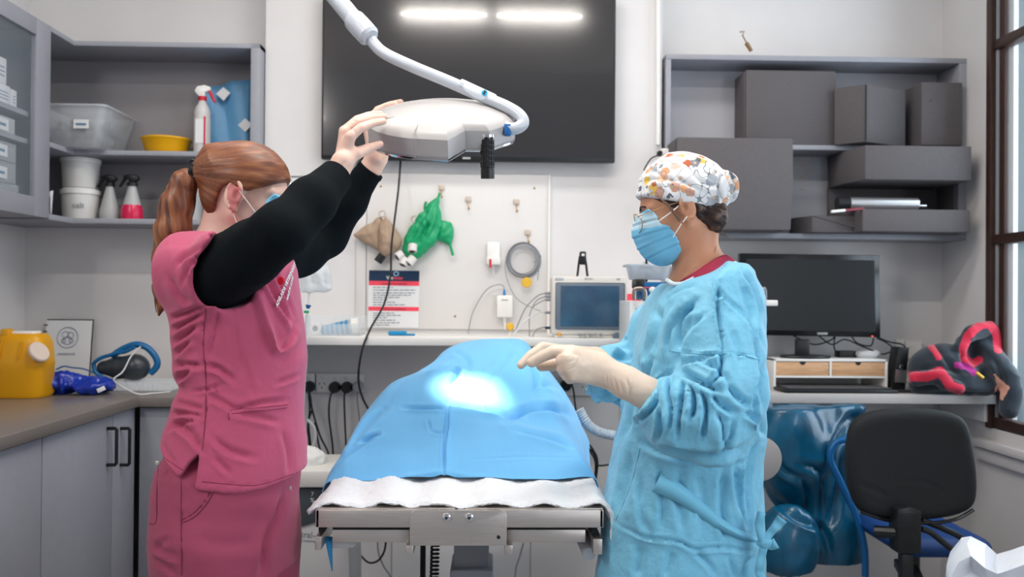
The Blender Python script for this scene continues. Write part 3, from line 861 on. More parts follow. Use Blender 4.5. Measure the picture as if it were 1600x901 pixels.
V, Q = bag('l', '', m_tan, [(596, 338), (585, 343), (552, 366), (556, 371), (592, 391), (597, 380), (600, 350)], 3.565, .022); to_obj('side_lobe', V, Q, m_tan, t)
V, Q = bag('r', '', m_tan, [(603, 336), (594, 352), (591, 370), (592, 392), (597, 404), (612, 397), (627, 386), (628, 374), (616, 355)], 3.55, .028, strokes_=[([(605, 345), (610, 398)], 6, .006)]); to_obj('main_lobe', V, Q, m_tan, t)
MB().cyl(P(598, 398, 3.55), P(590, 409, 3.55), .017, .018).build('neck_port', m_black, t)
MB().tube([Vector(P(597, 334, 3.55)) + Vector((.013 * math.cos(a), 0, .013 * math.sin(a))) for a in np.linspace(0, 6.28, 17)], .003, 6).build('hanging_ring', m_steel, t)
MB().tube([Vector(P(543, 366, 3.56)) + Vector((.012 * math.cos(a), 0, .008 * math.sin(a))) for a in np.linspace(0, 6.28, 13)] , .003, 6).build('end_loop', m_tan, t)
t = thing('rebreathing_bag', 'bright green rubber rebreathing bags bunched on the board hook', 'bag', tuple(P(665, 360, 3.55)))
V, Q = bag('g', '', m_grn, [(686, 306), (668, 318), (662, 330), (655, 332), (644, 350), (632, 372), (628, 392), (640, 408), (655, 404), (668, 392), (682, 376), (690, 350), (688, 325)], 3.555, .035, .006,
           strokes_=[([(680, 315), (672, 345), (650, 385)], 4, .010), ([(672, 325), (655, 350), (645, 370)], 3, .007), ([(686, 320), (682, 350), (665, 380)], 4, .008), ([(662, 340), (668, 352), (660, 362)], 3, .008), ([(650, 350), (640, 375)], 3, .006)]); to_obj('front_lobe', V, Q, m_grn, t)
V, Q = bag('g2', '', m_grn, [(684, 344), (705, 348), (708, 358), (706, 385), (701, 384), (692, 378), (680, 372)], 3.575, .02, .005, strokes_=[([(690, 368), (706, 352)], 3, .006)]); to_obj('rear_lobe', V, Q, m_grn, t)
MB().curve(pl(3.56, (703, 382), (706, 392), (708, 399)), .006, 8).build('tail', m_grn, t)
MB().curve(pl(3.56, (665, 332), (664, 322), (666, 315)), .006, 8).build('tail', m_grn, t)
MB().curve(pl(3.56, (682, 314), (686, 306), (687, 301)), .006, 8).build('tail', m_grn, t)
m_cuff = mat('white_cuff', 'd3cfcb', .5)
for (a, b_, c, d) in ((645, 382, 644, 393), (646, 402, 638, 412), (628, 396, 620, 402), (634, 404, 629, 414)):
    cu = MB().cyl(P(a, b_, 3.50), P(c, d, 3.49), .018, .019).build('cuff', m_cuff, t)
    v1, v2 = P(a, b_, 3.50), P(c, d, 3.49)
    MB().cyl(v2 + (v2 - v1) * .01, v2 + (v2 - v1) * .03, .012).build('bore', m_rub, cu)
MB().tube([Vector(P(647, 342, 3.55)) + Vector((.012 * math.cos(a), 0, .012 * math.sin(a))) for a in np.linspace(0, 6.28, 17)], .003, 6).build('hanging_ring', m_steel, t)
# poster
YP = YF - .0125
t = thing('poster', 'printed checklist sheet with navy header and red bands', 'poster', tuple(P(616, 465, YP)))
def prect(x0, x1, y0, y1, Y, d, name, m, par=None, sk=0):
    a, b_, c, e = P(x0, y0, Y), P(x1, y0 + 1, Y), P(x1 - sk, y1 + 1, Y), P(x0 - sk, y1, Y)
    return MB().prism([a, b_, c, e], (0, d, 0)).build(name, m, par)
prect(576, 655.5, 422, 511, YP, .0008, 'sheet', m_paper, t, sk=1.5)
m_nv = mat('navy_ink', '0b2c4b', .6); m_rd = mat('coral_ink', 'f2495d', .6); m_ink = mat('grey_ink', '8c9199', .7)
prect(576.7, 655.5, 422, 438.5, YP - .0006, .0006, 'header_band', m_nv, t, sk=.4)
prect(576.3, 655, 438.5, 445.5, YP - .0006, .0006, 'red_band', m_rd, t); prect(575.5, 654.3, 478.5, 485, YP - .0006, .0006, 'red_band', m_rd, t)
q = P(609, 434, YP - .001); text('lettering', 'Vet', q, .020, m_white2, t, bold=.0004); q = P(622.5, 434.3, YP - .001); text('lettering', 'Radar', q, .017, m_rd, t, bold=.0004)
q = P(619, 427.5, YP - .001)
MB().tube([q + Vector((.010 * math.cos(a), 0, .008 * math.sin(a))) for a in np.linspace(0, 6.28, 17)], .0022, 6).build('emblem', mat('emblem_blue', '9cc4dd', .5), t)
q = P(616, 443, YP - .001); text('lettering', 'Starting Procedures', q, .013, mat('dark_red_ink', '8c2038', .6), t); q = P(615, 482.5, YP - .001); text('lettering', 'Ending Anaesthesia', q, .013, _M['dark_red_ink'], t)
ln = MB(); rnd = random.Random(3)
for k, (wd, yy) in enumerate([(30, 449), (66, 453), (64, 457.5), (58, 461), (40, 464.5), (22, 468), (35, 472), (50, 476), (32, 489), (42, 492.5), (20, 496), (35, 500), (40, 504), (25, 507.5)]):
    xx = 583
    while xx < 583 + wd:
        L = 3 + rnd.random() * 6; a, b_ = P(xx, yy, YP - .0005), P(min(xx + L, 584 + wd), yy, YP - .0005)
        ln.bb(a.x, b_.x, YP - .0009, YP, a.z - .002, a.z + .002); xx += L + 1.5
ln.build('small_print', m_ink, t, kind='stuff')
# coiled lead on its hook, yellow tag
cq = P(817, 407, 3.57); cl = MB()
rnd = random.Random(8)
for k in range(6):
    r = .068 - .003 * k + .006 * rnd.random(); ox, oz = .006 * rnd.random(), .008 * rnd.random()
    cl.tube([cq + Vector((ox + r * math.cos(a), -.004 * k + .01, oz + r * 1.06 * math.sin(a))) for a in np.linspace(0, 6.283, 41)], .0022, 6, cap=False)
cl.tube(spline(pl(3.55, (839, 398), (842, 415), (840, 438)), 5), .0018, 6); cl.tube(spline(pl(3.55, (833, 410), (845, 402), (842, 396)), 5), .0018, 6)
cl.curve(pl(3.56, (791, 400), (790, 425), (800, 455), (812, 470), (835, 482), (862, 491)), .0018, 6)
tag(cl.build('coiled_lead', m_gcable), 'coiled thin grey lead hanging on the right of the board', 'cable')
q = P(823, 441, 3.56); tag(MB().lathe((q.x, q.y, q.z), [(0, .003), (.02, .003), (.022, 0), (.02, -.003), (0, -.003)], 20, 'Y').build('yellow_tag', mat('yellow_tag', 'e3b53c', .5)), 'round yellow tag below the coiled lead', 'tag')
# thermometer holder (white scoop)
t = thing('wall_dispenser', 'small clear white dispenser cup on the board', 'dispenser', tuple(P(770, 412, 3.57)))
q0, q1 = P(760, 378, 3.57), P(782, 414, 3.57)
MB().bb(q0.x, q1.x, 3.55, 3.588, q1.z, P(0, 395, 3.57).z, .006).build('cup', m_white, t); MB().bb(q0.x + .002, q1.x - .002, 3.57, 3.588, q1.z, q0.z, .009).build('back_plate', m_white2, t)
MB().bb(P(768, 0, 3.57).x, P(771, 0, 3.57).x, 3.546, 3.551, P(0, 412, 3.57).z, P(0, 398, 3.57).z).build('red_mark', m_red, t)
MB().cyl(P(771, 414, 3.565), P(771, 428, 3.565), .004, .002).build('spout', m_clear, t)
# transducer box with blue plug
t = thing('transducer_box', 'small white sensor box with a blue plug on the board', 'sensor', tuple(P(788, 480, 3.56)))
q0, q1 = P(776, 461, 3.56), P(801, 496, 3.56); MB().bb(q0.x, q1.x, 3.55, 3.588, q1.z, q0.z, .008).build('case', m_white2, t)
MB().bb(q0.x + .02, q1.x - .02, 3.549, 3.551, q0.z - .022, q0.z - .018).build('mark', m_gcable, t)
MB().cyl(P(788, 461, 3.565), P(788, 452, 3.565), .007, .004).build('blue_plug', mat('blue_plug', '2f7fb8', .4), t)
MB().curve(pl(3.565, (788, 453), (786, 446), (775, 445), (758, 455), (740, 485), (733, 512), (732, 530)), .0022, 6).build('lead', m_gcable, t)
MB().cyl(P(788, 496, 3.565), P(789, 514, 3.565), .005, .004).build('stem', m_white, t)
# yellow luer plug
q = P(797, 510, 3.45); t = thing('yellow_connector', 'small yellow connector at the drape edge on the shelf', 'connector', tuple(q))
MB().lathe((q.x, q.y, q.z), [(0, .012), (.012, .012), (.017, .006), (.017, -.006), (.012, -.012), (0, -.012)], 8, 'Y').build('cap', mat('yellow_tag', 'e3b53c'), t)
MB().cyl(q + Vector((0, .01, -.012)), P(796, 524, 3.45), .006).build('stem', m_white, t)
# long black cable from the screen
lc = [P(626, 250, 3.57), P(622, 300, 3.50), P(612, 380, 3.46), P(610, 430, 3.45), P(600, 475, 3.40), P(578, 515, 3.22), P(565, 550, 3.18), P(560, 590, 3.2), P(566, 620, 3.3), P(580, 648, 3.4), P(595, 690, 3.5), P(600, 760, 3.5)]
tag(MB().curve(lc, .0042, 8).build('power_cable', m_cable), 'long black cable hanging from the television past the poster', 'cable')

# shelf
YSH = 3.2; zsf = P(620, 527, YSH).z
sx0, sx1 = BX0 + .02, P(1130, 530, YSH).x
t = thing('wall_shelf', 'long pale shelf across the wall under the white board', 'shelf', ((sx0 + sx1) / 2, 3.4, zsf - .03))
MB().bb(sx0, sx1, YSH, YF - .002, zsf - .030, zsf, .002).build('board', m_white, t)
MB().bb(sx0 + .1, sx0 + .12, YSH + .05, YF - .002, zsf - .16, zsf - .032).build('bracket', m_white, t)
zw = zsf
def onz(px, py, z=None): return PZ(px, py, (zw if z is None else z))
# blue pen-like tool on the shelf
t = thing('marker', 'blue plastic clip tool lying on the shelf', 'tool', (P(632, 522, 3.35).x, 3.35, zw))
MB().bb(P(612, 0, 3.35).x, P(640, 0, 3.35).x, 3.335, 3.36, zw + .001, zw + .018, .004).build('body', mat('cyan_plastic', '1686b8', .4), t)
MB().bb(P(625, 0, 3.35).x, P(653, 0, 3.35).x, 3.335, 3.36, zw + .001, zw + .008, .002).build('arm', _M['cyan_plastic'], t)
# syringe tray
t = thing('syringe_tray', 'clear tray on the shelf beside the pink tunic', 'tray', (P(520, 520, 3.38).x, 3.38, zw))
xa, xb = P(474, 0, 3.3).x, P(566, 0, 3.3).x
o = MB(); o.bb(xa, xb, 3.3, 3.303, zw + .001, zw + .045); o.bb(xa, xb, 3.48, 3.483, zw + .001, zw + .075); o.bb(xa, xb, 3.3, 3.483, zw + .001, zw + .004); o.bb(xb - .003, xb, 3.3, 3.483, zw + .001, zw + .055)
o.build('body', m_clear, t)
m_pump = mat('syringe_blue', '1f86b4', .35)
t = thing('bottle_with_blue_label', 'white-capped bottle with a striped blue label lying in the shelf tray', 'bottle', tuple(P(530, 515, 3.38)))
pa, pb = P(503, 519, 3.39), P(551, 510, 3.39); dv = (pb - pa)
MB().cyl(pa, pb, .024, .030, 20).build('body', m_clear2, t)
for k in range(6):
    a = pa + dv * (.02 + .155 * k); MB().cyl(a, a + dv * .10, .0255 + k * .001, .026 + k * .001, 20).build('label_band', m_pump, t)
MB().cyl(pb, pb + dv * .22, .033, .033, 20).build('cap', m_white2, t)
t = thing('roll_of_tape', 'small roll of white tape in the shelf tray', 'tape', tuple(P(493, 519, 3.35)))
q = P(493, 519, 3.35); q.z = zw + .026
MB().lathe(q, [(.011, .01), (.022, .01), (.022, -.01), (.011, -.01), (.011, .01)], 24, 'Y').build('roll', m_white, t); MB().lathe(q, [(.0, .006), (.011, .006)], 16, 'Y').build('core', m_nv, t)
# drip bag and line beside the pink tunic
YI = 3.05
t = thing('drip_bag', 'clear fluid bag hanging behind the raised black sleeve', 'fluid bag', tuple(P(495, 430, YI)))
poly = [(474, 330), (500, 330), (508, 392), (516, 430), (519, 452), (512, 456), (470, 458), (466, 430)]
V, Q = bag('iv', '', m_clear, poly, YI, .02, .005, strokes_=[([(488, 400), (484, 450)], 4, .007), ([(503, 400), (508, 450)], 4, .006)])
to_obj('pouch', V, Q, mat('fluid_bag', 'd6dee2', .15, alpha=.5), t)
MB().cyl(P(483, 456, YI), P(482, 482, YI), .004).build('port', m_clear2, t)
MB().cyl(P(482, 476, YI), P(481, 482, YI), .010, .006).build('blue_clip', m_navy, t); MB().cyl(P(479, 485, YI), P(479, 489, YI), .009).build('green_clip', m_grn, t)
MB().curve(pl(YI, (481, 488), (477, 510), (478, 540), (479, 560), (476, 600), (474, 640)), .0035, 6).build('line', m_clear2, t)
MB().cyl(P(481, 492, YI), P(480, 526, YI), .009).build('drip_chamber', m_clear2, t)
MB().bb(P(476, 0, YI).x, P(484, 0, YI).x, YI - .01, YI + .01, P(0, 568, YI).z, P(0, 545, YI).z, .004).build('roller_clamp', m_white2, t)
pole = thing('drip_stand', 'thin drip stand pole behind the woman in pink', 'stand', (P(455, 700, YI).x, YI, 0))
MB().cyl((P(455, 0, YI).x, YI, .05), (P(455, 0, YI).x, YI, P(0, 275, YI).z), .009, seg=12).build('pole', m_chrome, pole)
MB().tube([P(455, 276, YI), P(474, 276, YI), P(490, 280, YI)], .004, 8).build('hook_arm', m_chrome, pole)
bs = MB()
for k in range(5):
    a = 2 * math.pi * k / 5; bs.tube([(P(455, 0, YI).x, YI, .06), (P(455, 0, YI).x + .22 * math.cos(a), YI + .22 * math.sin(a), .02)], .012, 8)
bs.build('base', m_chrome, pole)
# power outlets
def outlet(name, lab, x0, x1, y0, y1, n, skip=()):
    a, b_ = P(x0, y0, YF - .02), P(x1, y1, YF - .02)
    t = thing(name, lab, 'outlet', ((a.x + b_.x) / 2, YF, b_.z))
    MB().bb(a.x, b_.x, YF - .022, YF, b_.z, a.z, .003).build('face_plate', m_white2, t)
    for k in range(n):
        cxk = a.x + (b_.x - a.x) * (k + .5) / n; zk = b_.z + (a.z - b_.z) * .38; zs_ = b_.z + (a.z - b_.z) * .76
        MB().box((cxk, YF - .024, zs_), (.016, .006, .012), .002).build('switch', m_white, t)
        if k in skip: continue
        for dx, dz, an in ((-.010, .006, 25), (.010, .006, -25), (0, -.010, 0)):
            MB().box((cxk + dx, YF - .0222, zk + dz), (.003, .001, .010), rot=Euler((0, R(an), 0)).to_matrix()).build('slot', m_black, t)
    return a, b_
a, b_ = outlet('power_outlet', 'white four-socket power outlet behind the drape, three sockets used', 494, 568, 583, 613, 4, (1, 2, 3))
outlet('power_outlet', 'white power outlet half hidden by the pink tunic', 452, 492, 583, 613, 2)
outlet('power_outlet', 'white double power outlet below the gloved hands', 878, 926, 588, 618, 2, (0,))
outlet('power_outlet', 'white power outlet at the right, beside the gown', 928, 960, 588, 618, 2)
def plug(px, py, lab, path, m=m_black, mc=m_cable, r=.0038):
    q = P(px, py, YF - .03)
    t = thing('plug', lab, 'plug', tuple(q))
    MB().lathe((q.x, YF - .022, q.z), [(0, .034), (.018, .032), (.024, .02), (.0245, .0), (0, 0)], 20, 'Y').build('body', m, t)
    MB().curve([Vector((q.x, YF - .045, q.z - .012))] + [P(*p) for p in path], r, 8).build('cord', mc, t)
plug(523, 605, 'left black plug with its cord in the four-socket outlet', [(516, 620, 3.54), (514, 650, 3.54), (520, 700, 3.54), (519, 740, 3.53), (521, 800, 3.5)])
plug(542, 605, 'second black plug in the four-socket outlet', [(538, 620, 3.54), (539, 660, 3.54), (541, 705, 3.54), (542, 760, 3.5)])
plug(560, 604, 'grey plug at the right end of the four-socket outlet', [(558, 620, 3.54), (561, 650, 3.54), (565, 680, 3.53), (566, 740, 3.5)], mat('grey_plug', 'a9adb3', .35), m_gcable, .003)
plug(483, 604, 'black plug at the edge of the pink tunic', [(485, 620, 3.52), (488, 640, 3.5), (500, 680, 3.5), (512, 705, 3.5), (520, 735, 3.5), (523, 780, 3.5)])
plug(884, 602, 'black plug hanging from the outlet below the gloved hands', [(890, 594, 3.5), (896, 610, 3.5), (900, 640, 3.5), (912, 680, 3.4), (928, 705, 3.4), (933, 726, 3.4), (960, 724, 3.4)])
wl = [[(488, 640), (482, 660), (486, 700), (492, 740), (494, 985)], [(492, 660), (497, 690), (501, 712), (497, 745), (499, 985)], [(481, 600), (484, 640), (481, 670), (484, 720), (485, 985)]]
for k, pth in enumerate(wl):
    tag(MB().curve(pl(3.42, *pth), .004, 8).build('power_lead', m_cable), ['black cord hanging left of the plugs', 'looped black cord behind the warming machine', 'short black cord near the drip line'][k], 'cable', 'black cords hanging below the outlets')
tag(MB().curve(pl(3.36, (480, 655), (491, 668), (492, 690), (484, 706), (482, 740), (484, 970)), .006, 8).build('white_hose', m_wcable), 'white looped hose beside the pink tunic', 'hose')
tag(MB().curve(pl(3.05, (484, 712), (495, 722), (503, 728)), .003, 8).build('white_lead', m_wcable), 'white lead with a small tip above the warming machine', 'cable')

# patient monitor on the shelf
YM = 3.24; m_beige = mat('monitor_beige', 'd8d2ca', .4)
t = thing('patient_monitor', 'beige patient monitor with a dark blue screen on the shelf', 'monitor', (P(920, 530, YM).x, 3.32, zw))
a, b_ = P(862, 431, YM), P(980, 528, YM)
MB().bb(a.x, b_.x, YM, YM + .13, zw + .012, a.z, .012).build('case', m_beige, t)
MB().bb(a.x + .012, b_.x - .012, YM + .01, YM + .12, zw, zw + .013, .004).build('foot', m_white, t)
a, b_ = P(868, 441, YM), P(976, 515, YM)
MB().bb(a.x, b_.x, YM - .004, YM + .002, b_.z, a.z, .006).build('bezel', mat('bezel_grey', '6e7884', .4), t)
a, b_ = P(876, 446, YM), P(967, 510, YM)
MB().bb(a.x, b_.x, YM - .006, YM - .003, b_.z, a.z, .001).build('screen', mat('monitor_screen', '2f4a63', .22, color2='3d6079', nscale=12, spec=.8), t)
q = P(964, 525.5, YM); MB().lathe((q.x, YM, q.z), [(0, .022), (.013, .021), (.0155, .015), (.016, 0)], 24, 'Y').build('knob', mat('knob_grey', '5f6f7c', .35), t)
for k, px in enumerate((906, 914, 922, 930, 939)):
    q = P(px, 523, YM); MB().lathe((q.x, YM, q.z), [(0, .005), (.005, .0045), (.006, 0)], 12, 'Y').build('button', m_gcable, t)
q = P(874, 522, YM); MB().lathe((q.x, YM, q.z), [(0, .004), (.006, .004), (.007, 0)], 12, 'Y').build('power_button', mat('amber_button', 'dc9a1c', .4), t)
q = P(920, 435.5, YM - .0005); text('lettering', 'EDAN', q, .012, m_ink, t); q = P(966, 436, YM - .0005); text('lettering', 'iM8', q, .010, m_ink, t)
q = P(874, 435.5, YM); MB().box((q.x, YM, q.z), (.034, .003, .009), .003).build('alarm_light', mat('alarm_lens', 'b9bcc0', .3), t)
for k, (py, m_) in enumerate(((458, m_gcable), (463, m_gcable), (468, m_gcable), (488, m_gcable), (512, m_nv))):
    q = P(858, py, YM + .05); MB().cyl(q + Vector((.015, 0, 0)), q + Vector((-.016, 0, 0)), .006, .005).build('side_plug', m_, t)
def cable(lab, Y, pts, r, m, grp='cables of the patient monitor', seg=6):
    return tag(MB().curve(pl(Y, *pts), r, seg).build('cable', m), lab, 'cable', grp)
cable('upper grey cable leaving the monitor to the lower left', 3.34, [(852, 458), (840, 462), (822, 480), (812, 500), (806, 515), (800, 528)], .0025, m_gcable)
cable('grey cable arching from the monitor second socket', 3.34, [(852, 463), (838, 470), (828, 490), (827, 515), (828, 532)], .0022, m_gcable)
cable('thin grey cable from the monitor third socket', 3.34, [(852, 468), (840, 474), (832, 480)], .0022, m_gcable)
cable('white cable sweeping from the monitor down to the drape', 3.32, [(858, 487), (842, 488), (822, 500), (808, 515), (800, 526)], .0035, m_wcable)
cable('grey cable of the dark blue monitor plug', 3.32, [(852, 511), (840, 514), (833, 524), (834, 536)], .0028, m_gcable)
# spring clamp on the monitor
t = thing('clamp', 'black spring clamp standing on the patient monitor', 'clamp', tuple(P(910, 430, 3.3)))
o = MB(); qz = P(0, 430, 3.3).z
for s in (-1, 1): o.tube([P(910 + 4 * s, 400, 3.3), P(910 + 6 * s, 415, 3.3), P(910 + 8 * s, 432, 3.3)], .0045, 8)
o.build('jaw', m_black, t)
q = P(910.5, 403, 3.3); MB().box((q.x, 3.3, q.z), (.026, .02, .052), .006).build('handle', m_black, t); MB().box((q.x, 3.289, q.z + .012), (.012, .004, .01), .002).build('window', m_white, t)

# anaesthetic machine parts behind the gowned woman
YA = 2.93
t = thing('anaesthetic_machine', 'white and blue anaesthetic machine behind the gowned woman', 'machine', (P(1030, 500, YA).x, 3.2, 0))
a, b_ = P(984, 470, YA), P(1060, 560, YA)
MB().bb(a.x, b_.x, YA, YA + .24, .3, a.z, .004).build('cabinet', m_white, t)
for k in range(4): q = P(990 + 3, 482 + k * 9, YA - .001); MB().bb(q.x, q.x + .03, YA - .002, YA, q.z - .002, q.z + .001).build('printed_line', m_ink, t)
a, b_ = P(1006, 440, YA), P(1058, 469, YA); MB().bb(a.x, b_.x, YA + .02, YA + .2, b_.z, a.z, .004).build('vaporiser', m_navy, t)
a2 = P(1006, 449, YA); MB().bb(a.x, b_.x, YA + .017, YA + .021, a2.z - .002, a2.z + .002).build('red_line', m_rd, t); 
a, b_ = P(996, 436, YA), P(1010, 450, YA); MB().bb(a.x, b_.x, YA + .02, YA + .12, b_.z, a.z, .004).build('valve_block', m_black, t)
MB().curve(pl(YA - .02, (991, 468), (991, 455), (994, 451), (1004, 451), (1008, 456), (1008, 468)), .007, 10).build('handle_bar', mat('bronze_metal', '9a8c84', .3, 1), t)
q = P(1019, 453, YA); MB().lathe((q.x, YA, q.z), [(0, .02), (.008, .02), (.012, .01), (.012, 0)], 14, 'Y').build('knob', m_white2, t)
q = P(1190, 470, YA); MB().box(P(1197, 473, YA), (.05, .1, .02), .003).build('side_bracket', m_white2, t); MB().curve(pl(YA, (1188, 452), (1194, 450), (1196, 456), (1196, 470)), .006, 8).build('side_handle', m_chrome, t)
lp = [P(988, 468, 3.05), P(1010, 470, 3.05)]
tag(MB().bb(P(980, 0, 3.5).x, P(1008, 0, 3.5).x, 3.56, 3.565, P(0, 466, 3.56).z, P(0, 451, 3.56).z).build('warning_label', m_rd), 'red and white label on the wall beside the machine', 'sign')
for k in range(5):
    tag(MB().curve(pl(3.06 - .01 * k, (1012 - k, 462), (1002 - k, 490), (988 + k, 520), (990 + 4 * k, 530), (996 + 2 * k, 512), (990 + 3 * k, 545), (984 + 5 * k, 560)), .002, 6).build('sensor_lead', m_gcable), ['first', 'second', 'third', 'fourth', 'fifth'][k] + ' thin grey lead bunched right of the monitor', 'cable', 'grey leads right of the patient monitor')
# basket of supplies on the machine
YK = 2.97; q = P(1018, 436, YK)
t = thing('supply_basket', 'clear plastic basket of supplies below the blue face mask', 'basket', (q.x, YK + .06, q.z))
tub_mesh(P(1020, 0, YK).x, YK + .06, q.z, .125, .10, .150, .12, .052).build('basket', m_clear2, t, thick=.002)
c = MB(); rnd = random.Random(2)
for k in range(10): c.box((P(1022, 0, YK).x - .05 + .1 * rnd.random(), YK + .02 + .08 * rnd.random(), q.z + .02 + .03 * rnd.random()), (.05, .02, .012), .004, rot=Euler((rnd.random() * 2, rnd.random(), rnd.random() * 3)).to_matrix())
c.build('contents', m_whitec, t, kind='stuff')
# black mic-like arm behind the cap, small white socket
tag(MB().cyl(P(1010, 395, 3.0), P(1010, 440, 3.0), .004).build('rod', m_black), 'short black rod behind the blue face mask', 'rod')
t = thing('cable_entry', 'small black grommet and white box at the end of the conduit', 'fitting', tuple(P(1031, 238, 3.56)))
q = P(1030, 240, 3.56); MB().lathe((q.x, q.y, q.z), [(0, .02), (.01, .02), (.012, 0), (0, 0)], 14, 'Y').build('grommet', m_black, t); MB().box(P(1043, 238, 3.56), (.06, .03, .03), .004).build('box', m_white2, t)
MB().curve(pl(3.55, (1028, 243), (1018, 247), (1010, 258), (1006, 266)), .003, 6).build('lead', m_cable, t)

# warming machine, lower centre-left
YW = 2.9
t = thing('warming_machine', 'white patient warming machine with a dark control panel behind the table', 'machine', (P(500, 800, YW).x, YW + .15, 0.28))
a, b_ = P(448, 765, YW), P(548, 901, YW)
zt_ = P(500, 763, YW).z
poly = [(450, 764), (524, 764), (540, 790), (546, 830), (548, 901), (548, 960), (440, 960), (440, 800)]
MB().prism([P(x, y, YW) for x, y in poly], (0, .26, 0), .02).build('body', mat('machine_white', 'c5c4c4', .35), t)
MB().prism([P(x, y, YW - .03) for x, y in [(455, 735), (528, 735), (530, 742), (526, 762), (455, 762)]], (0, .30, 0), .008).build('lid', mat('lid_cream', 'd8d4ce', .35), t)
MB().prism([P(x, y, YW - .008) for x, y in [(455, 763), (516, 763), (511, 806), (500, 814), (472, 822), (455, 825)]], (0, .02, 0), .004).build('control_panel', mat('panel_slate', '444c50', .35), t)
text('lettering', 'Mistral-Air', P(450, 833, YW - .002), .030, m_ink, t, align='LEFT', rot=(R(90), R(4), 0)); text('lettering', 'patient warming', P(475, 844, YW - .002), .012, m_ink, t, rot=(R(90), R(4), 0))
for k in range(2): text('lettering', '7%'[k] , P(488, 772 + 9 * k, YW - .0095), .02, m_white2, t)
# white roll of gauze on the machine
q = P(480, 715, 3.0)
tag(crumple('gauze_bundle', 'white quilted gauze bundle on the warming machine', 'gauze', mat('gauze', 'd9d8d4', .9, bump=.5, bscale=80), lambda p: sd_ell(p, P(476, 722, 3.0), (.075, .06, .055)), (q.x - .12, 2.9, q.z - .12), (q.x + .12, 3.1, q.z + .12), .006, .004, 50), None)
# corrugated hose
hp = spline(pl(2.95, (905, 640), (918, 662), (935, 674), (960, 680), (990, 684)), 14); hr = [.017 + .0022 * math.sin(i * 2.2) for i in range(len(hp))]
hq = spline(hp, 3); tag(MB().tube(hq, [.0165 + .002 * math.sin(i * 1.1) for i in range(len(hq))], 12).build('corrugated_hose', mat('pale_hose', 'b9c3cc', .4)), 'pale corrugated breathing hose running behind the gown', 'hose')
tag(MB().curve(pl(3.4, (556, 848), (560, 862), (575, 878), (590, 876), (600, 862), (603, 846)), .004, 8).build('cable_loop', m_cable), 'black cable loop hanging under the table on the left', 'cable')
tag(MB().curve(pl(3.45, (590, 846), (592, 865), (600, 885), (610, 901), (614, 930)), .0035, 8).build('cable', m_gcable), 'grey cable hanging under the table on the left', 'cable')
tag(MB().curve(pl(3.45, (818, 848), (812, 870), (806, 890), (804, 930)), .0035, 8).build('cable', m_gcable), 'grey cable hanging under the table on the right', 'cable')
for k in range(3):
    tag(MB().curve(pl(3.45 - .02 * k, (912, 690 + 4 * k), (922 + 3 * k, 705), (930 + 2 * k, 722), (929 + k, 750)), .0032, 6).build('cord', m_cable), ['outer', 'middle', 'inner'][k] + ' black cord of the bundle between drape and gown', 'cable', 'black cords between drape and gown')

# ================================================================== right: shelving, boxes, desk
YR = 3.585
zr_t, zr_b = P(1040, 80, YR).z, P(1040, 368, YR).z
zr_t = (P(1040, 80, YR).z + P(1515, 95, YR).z) / 2; zr_b = (P(1180, 372, YR).z + P(1515, 375, YR).z) / 2 
rx0, rx1 = P(1040, 200, YR).x, P(1514, 200, YR).x
zr_m = (P(1250, 233, YR).z + P(1498, 237, YR).z) / 2
t = thing('wall_shelving', 'grey two-compartment wall shelving on the right full of dark boxes', 'shelves', ((rx0 + rx1) / 2, 3.7, zr_b))
MB().bb(rx0, rx1, YR, YB - .003, zr_t - .022, zr_t, .0015).build('top_panel', m_lam, t)
MB().bb(rx0, rx1, YR, YB - .003, zr_b, zr_b + .022, .0015).build('bottom_panel', m_lam, t)
MB().bb(rx0, rx0 + .022, YR + .001, YB - .003, zr_b + .022, zr_t - .022, .0015).build('side_panel', m_lam, t)
MB().bb(rx1 - .042, rx1, YR + .001, YB - .003, zr_b + .022, zr_t - .022, .0015).build('side_panel', m_lam, t)
MB().bb(rx0 + .022, rx1 - .042, YR + .004, YB - .003, zr_m, zr_m + .02, .0015).build('shelf', m_lam, t)
MB().bb(rx0 + .022, rx1 - .042, YB - .010, YB - .003, zr_b + .022, zr_t - .022).build('back_panel', mat('shelf_back', 'b4b4ba', .6), t)
for py in (240, 258, 276, 295):
    q = P(1254, py, YB - .012); MB().lathe((q.x, q.y, q.z), [(0, .002), (.004, .002), (.005, 0)], 8, 'Y').build('shelf_pin', m_brass, t)
m_box = mat('charcoal_felt_board', '5b5759', .8, noise=.05, nscale=90, bump=.2, bscale=500)
zm, zbm = zr_m + .0205, zr_b + .0225
def cbox(name, lab, x0, x1, ytop, Yf, depth, zbase, bev=.003, skew=0):
    a, b_ = P(x0, ytop, Yf), P(x1, ytop, Yf)
    t = thing(name, lab, 'box', ((a.x + b_.x) / 2, Yf, zbase), 'charcoal boxes on the right shelving')
    sx = a.x * (Yf + depth) / Yf
    return t, a, b_
t, a, b_ = cbox('storage_box', 'large upright charcoal box at the left of the top shelf', 1166, 1306, 109, 3.60, .15, zm)
MB().bb(a.x, b_.x, 3.60, 3.75, zm, a.z, .003).build('body', m_box, t); MB().bb(a.x - .006, a.x + .01, 3.612, 3.75, zm, a.z - .004, .003).build('lid', m_box, t)
t = thing('storage_box', 'charcoal box turned corner-on in the middle of the top shelf', 'box', (P(1355, 222, 3.55).x, 3.6, zm), 'charcoal boxes on the right shelving')
fc = P(1353, 131, 3.50); lc_ = P(1304, 133, 3.58); rc = P(1415, 138, 3.61)
lo_ = [Vector((fc.x, 3.50, zm)), Vector((rc.x, 3.61, zm)), Vector((rc.x + lc_.x - fc.x, 3.69, zm)), Vector((lc_.x, 3.58, zm))]
MB().prism(lo_, (0, 0, fc.z - zm), .002).build('body', m_box, t)
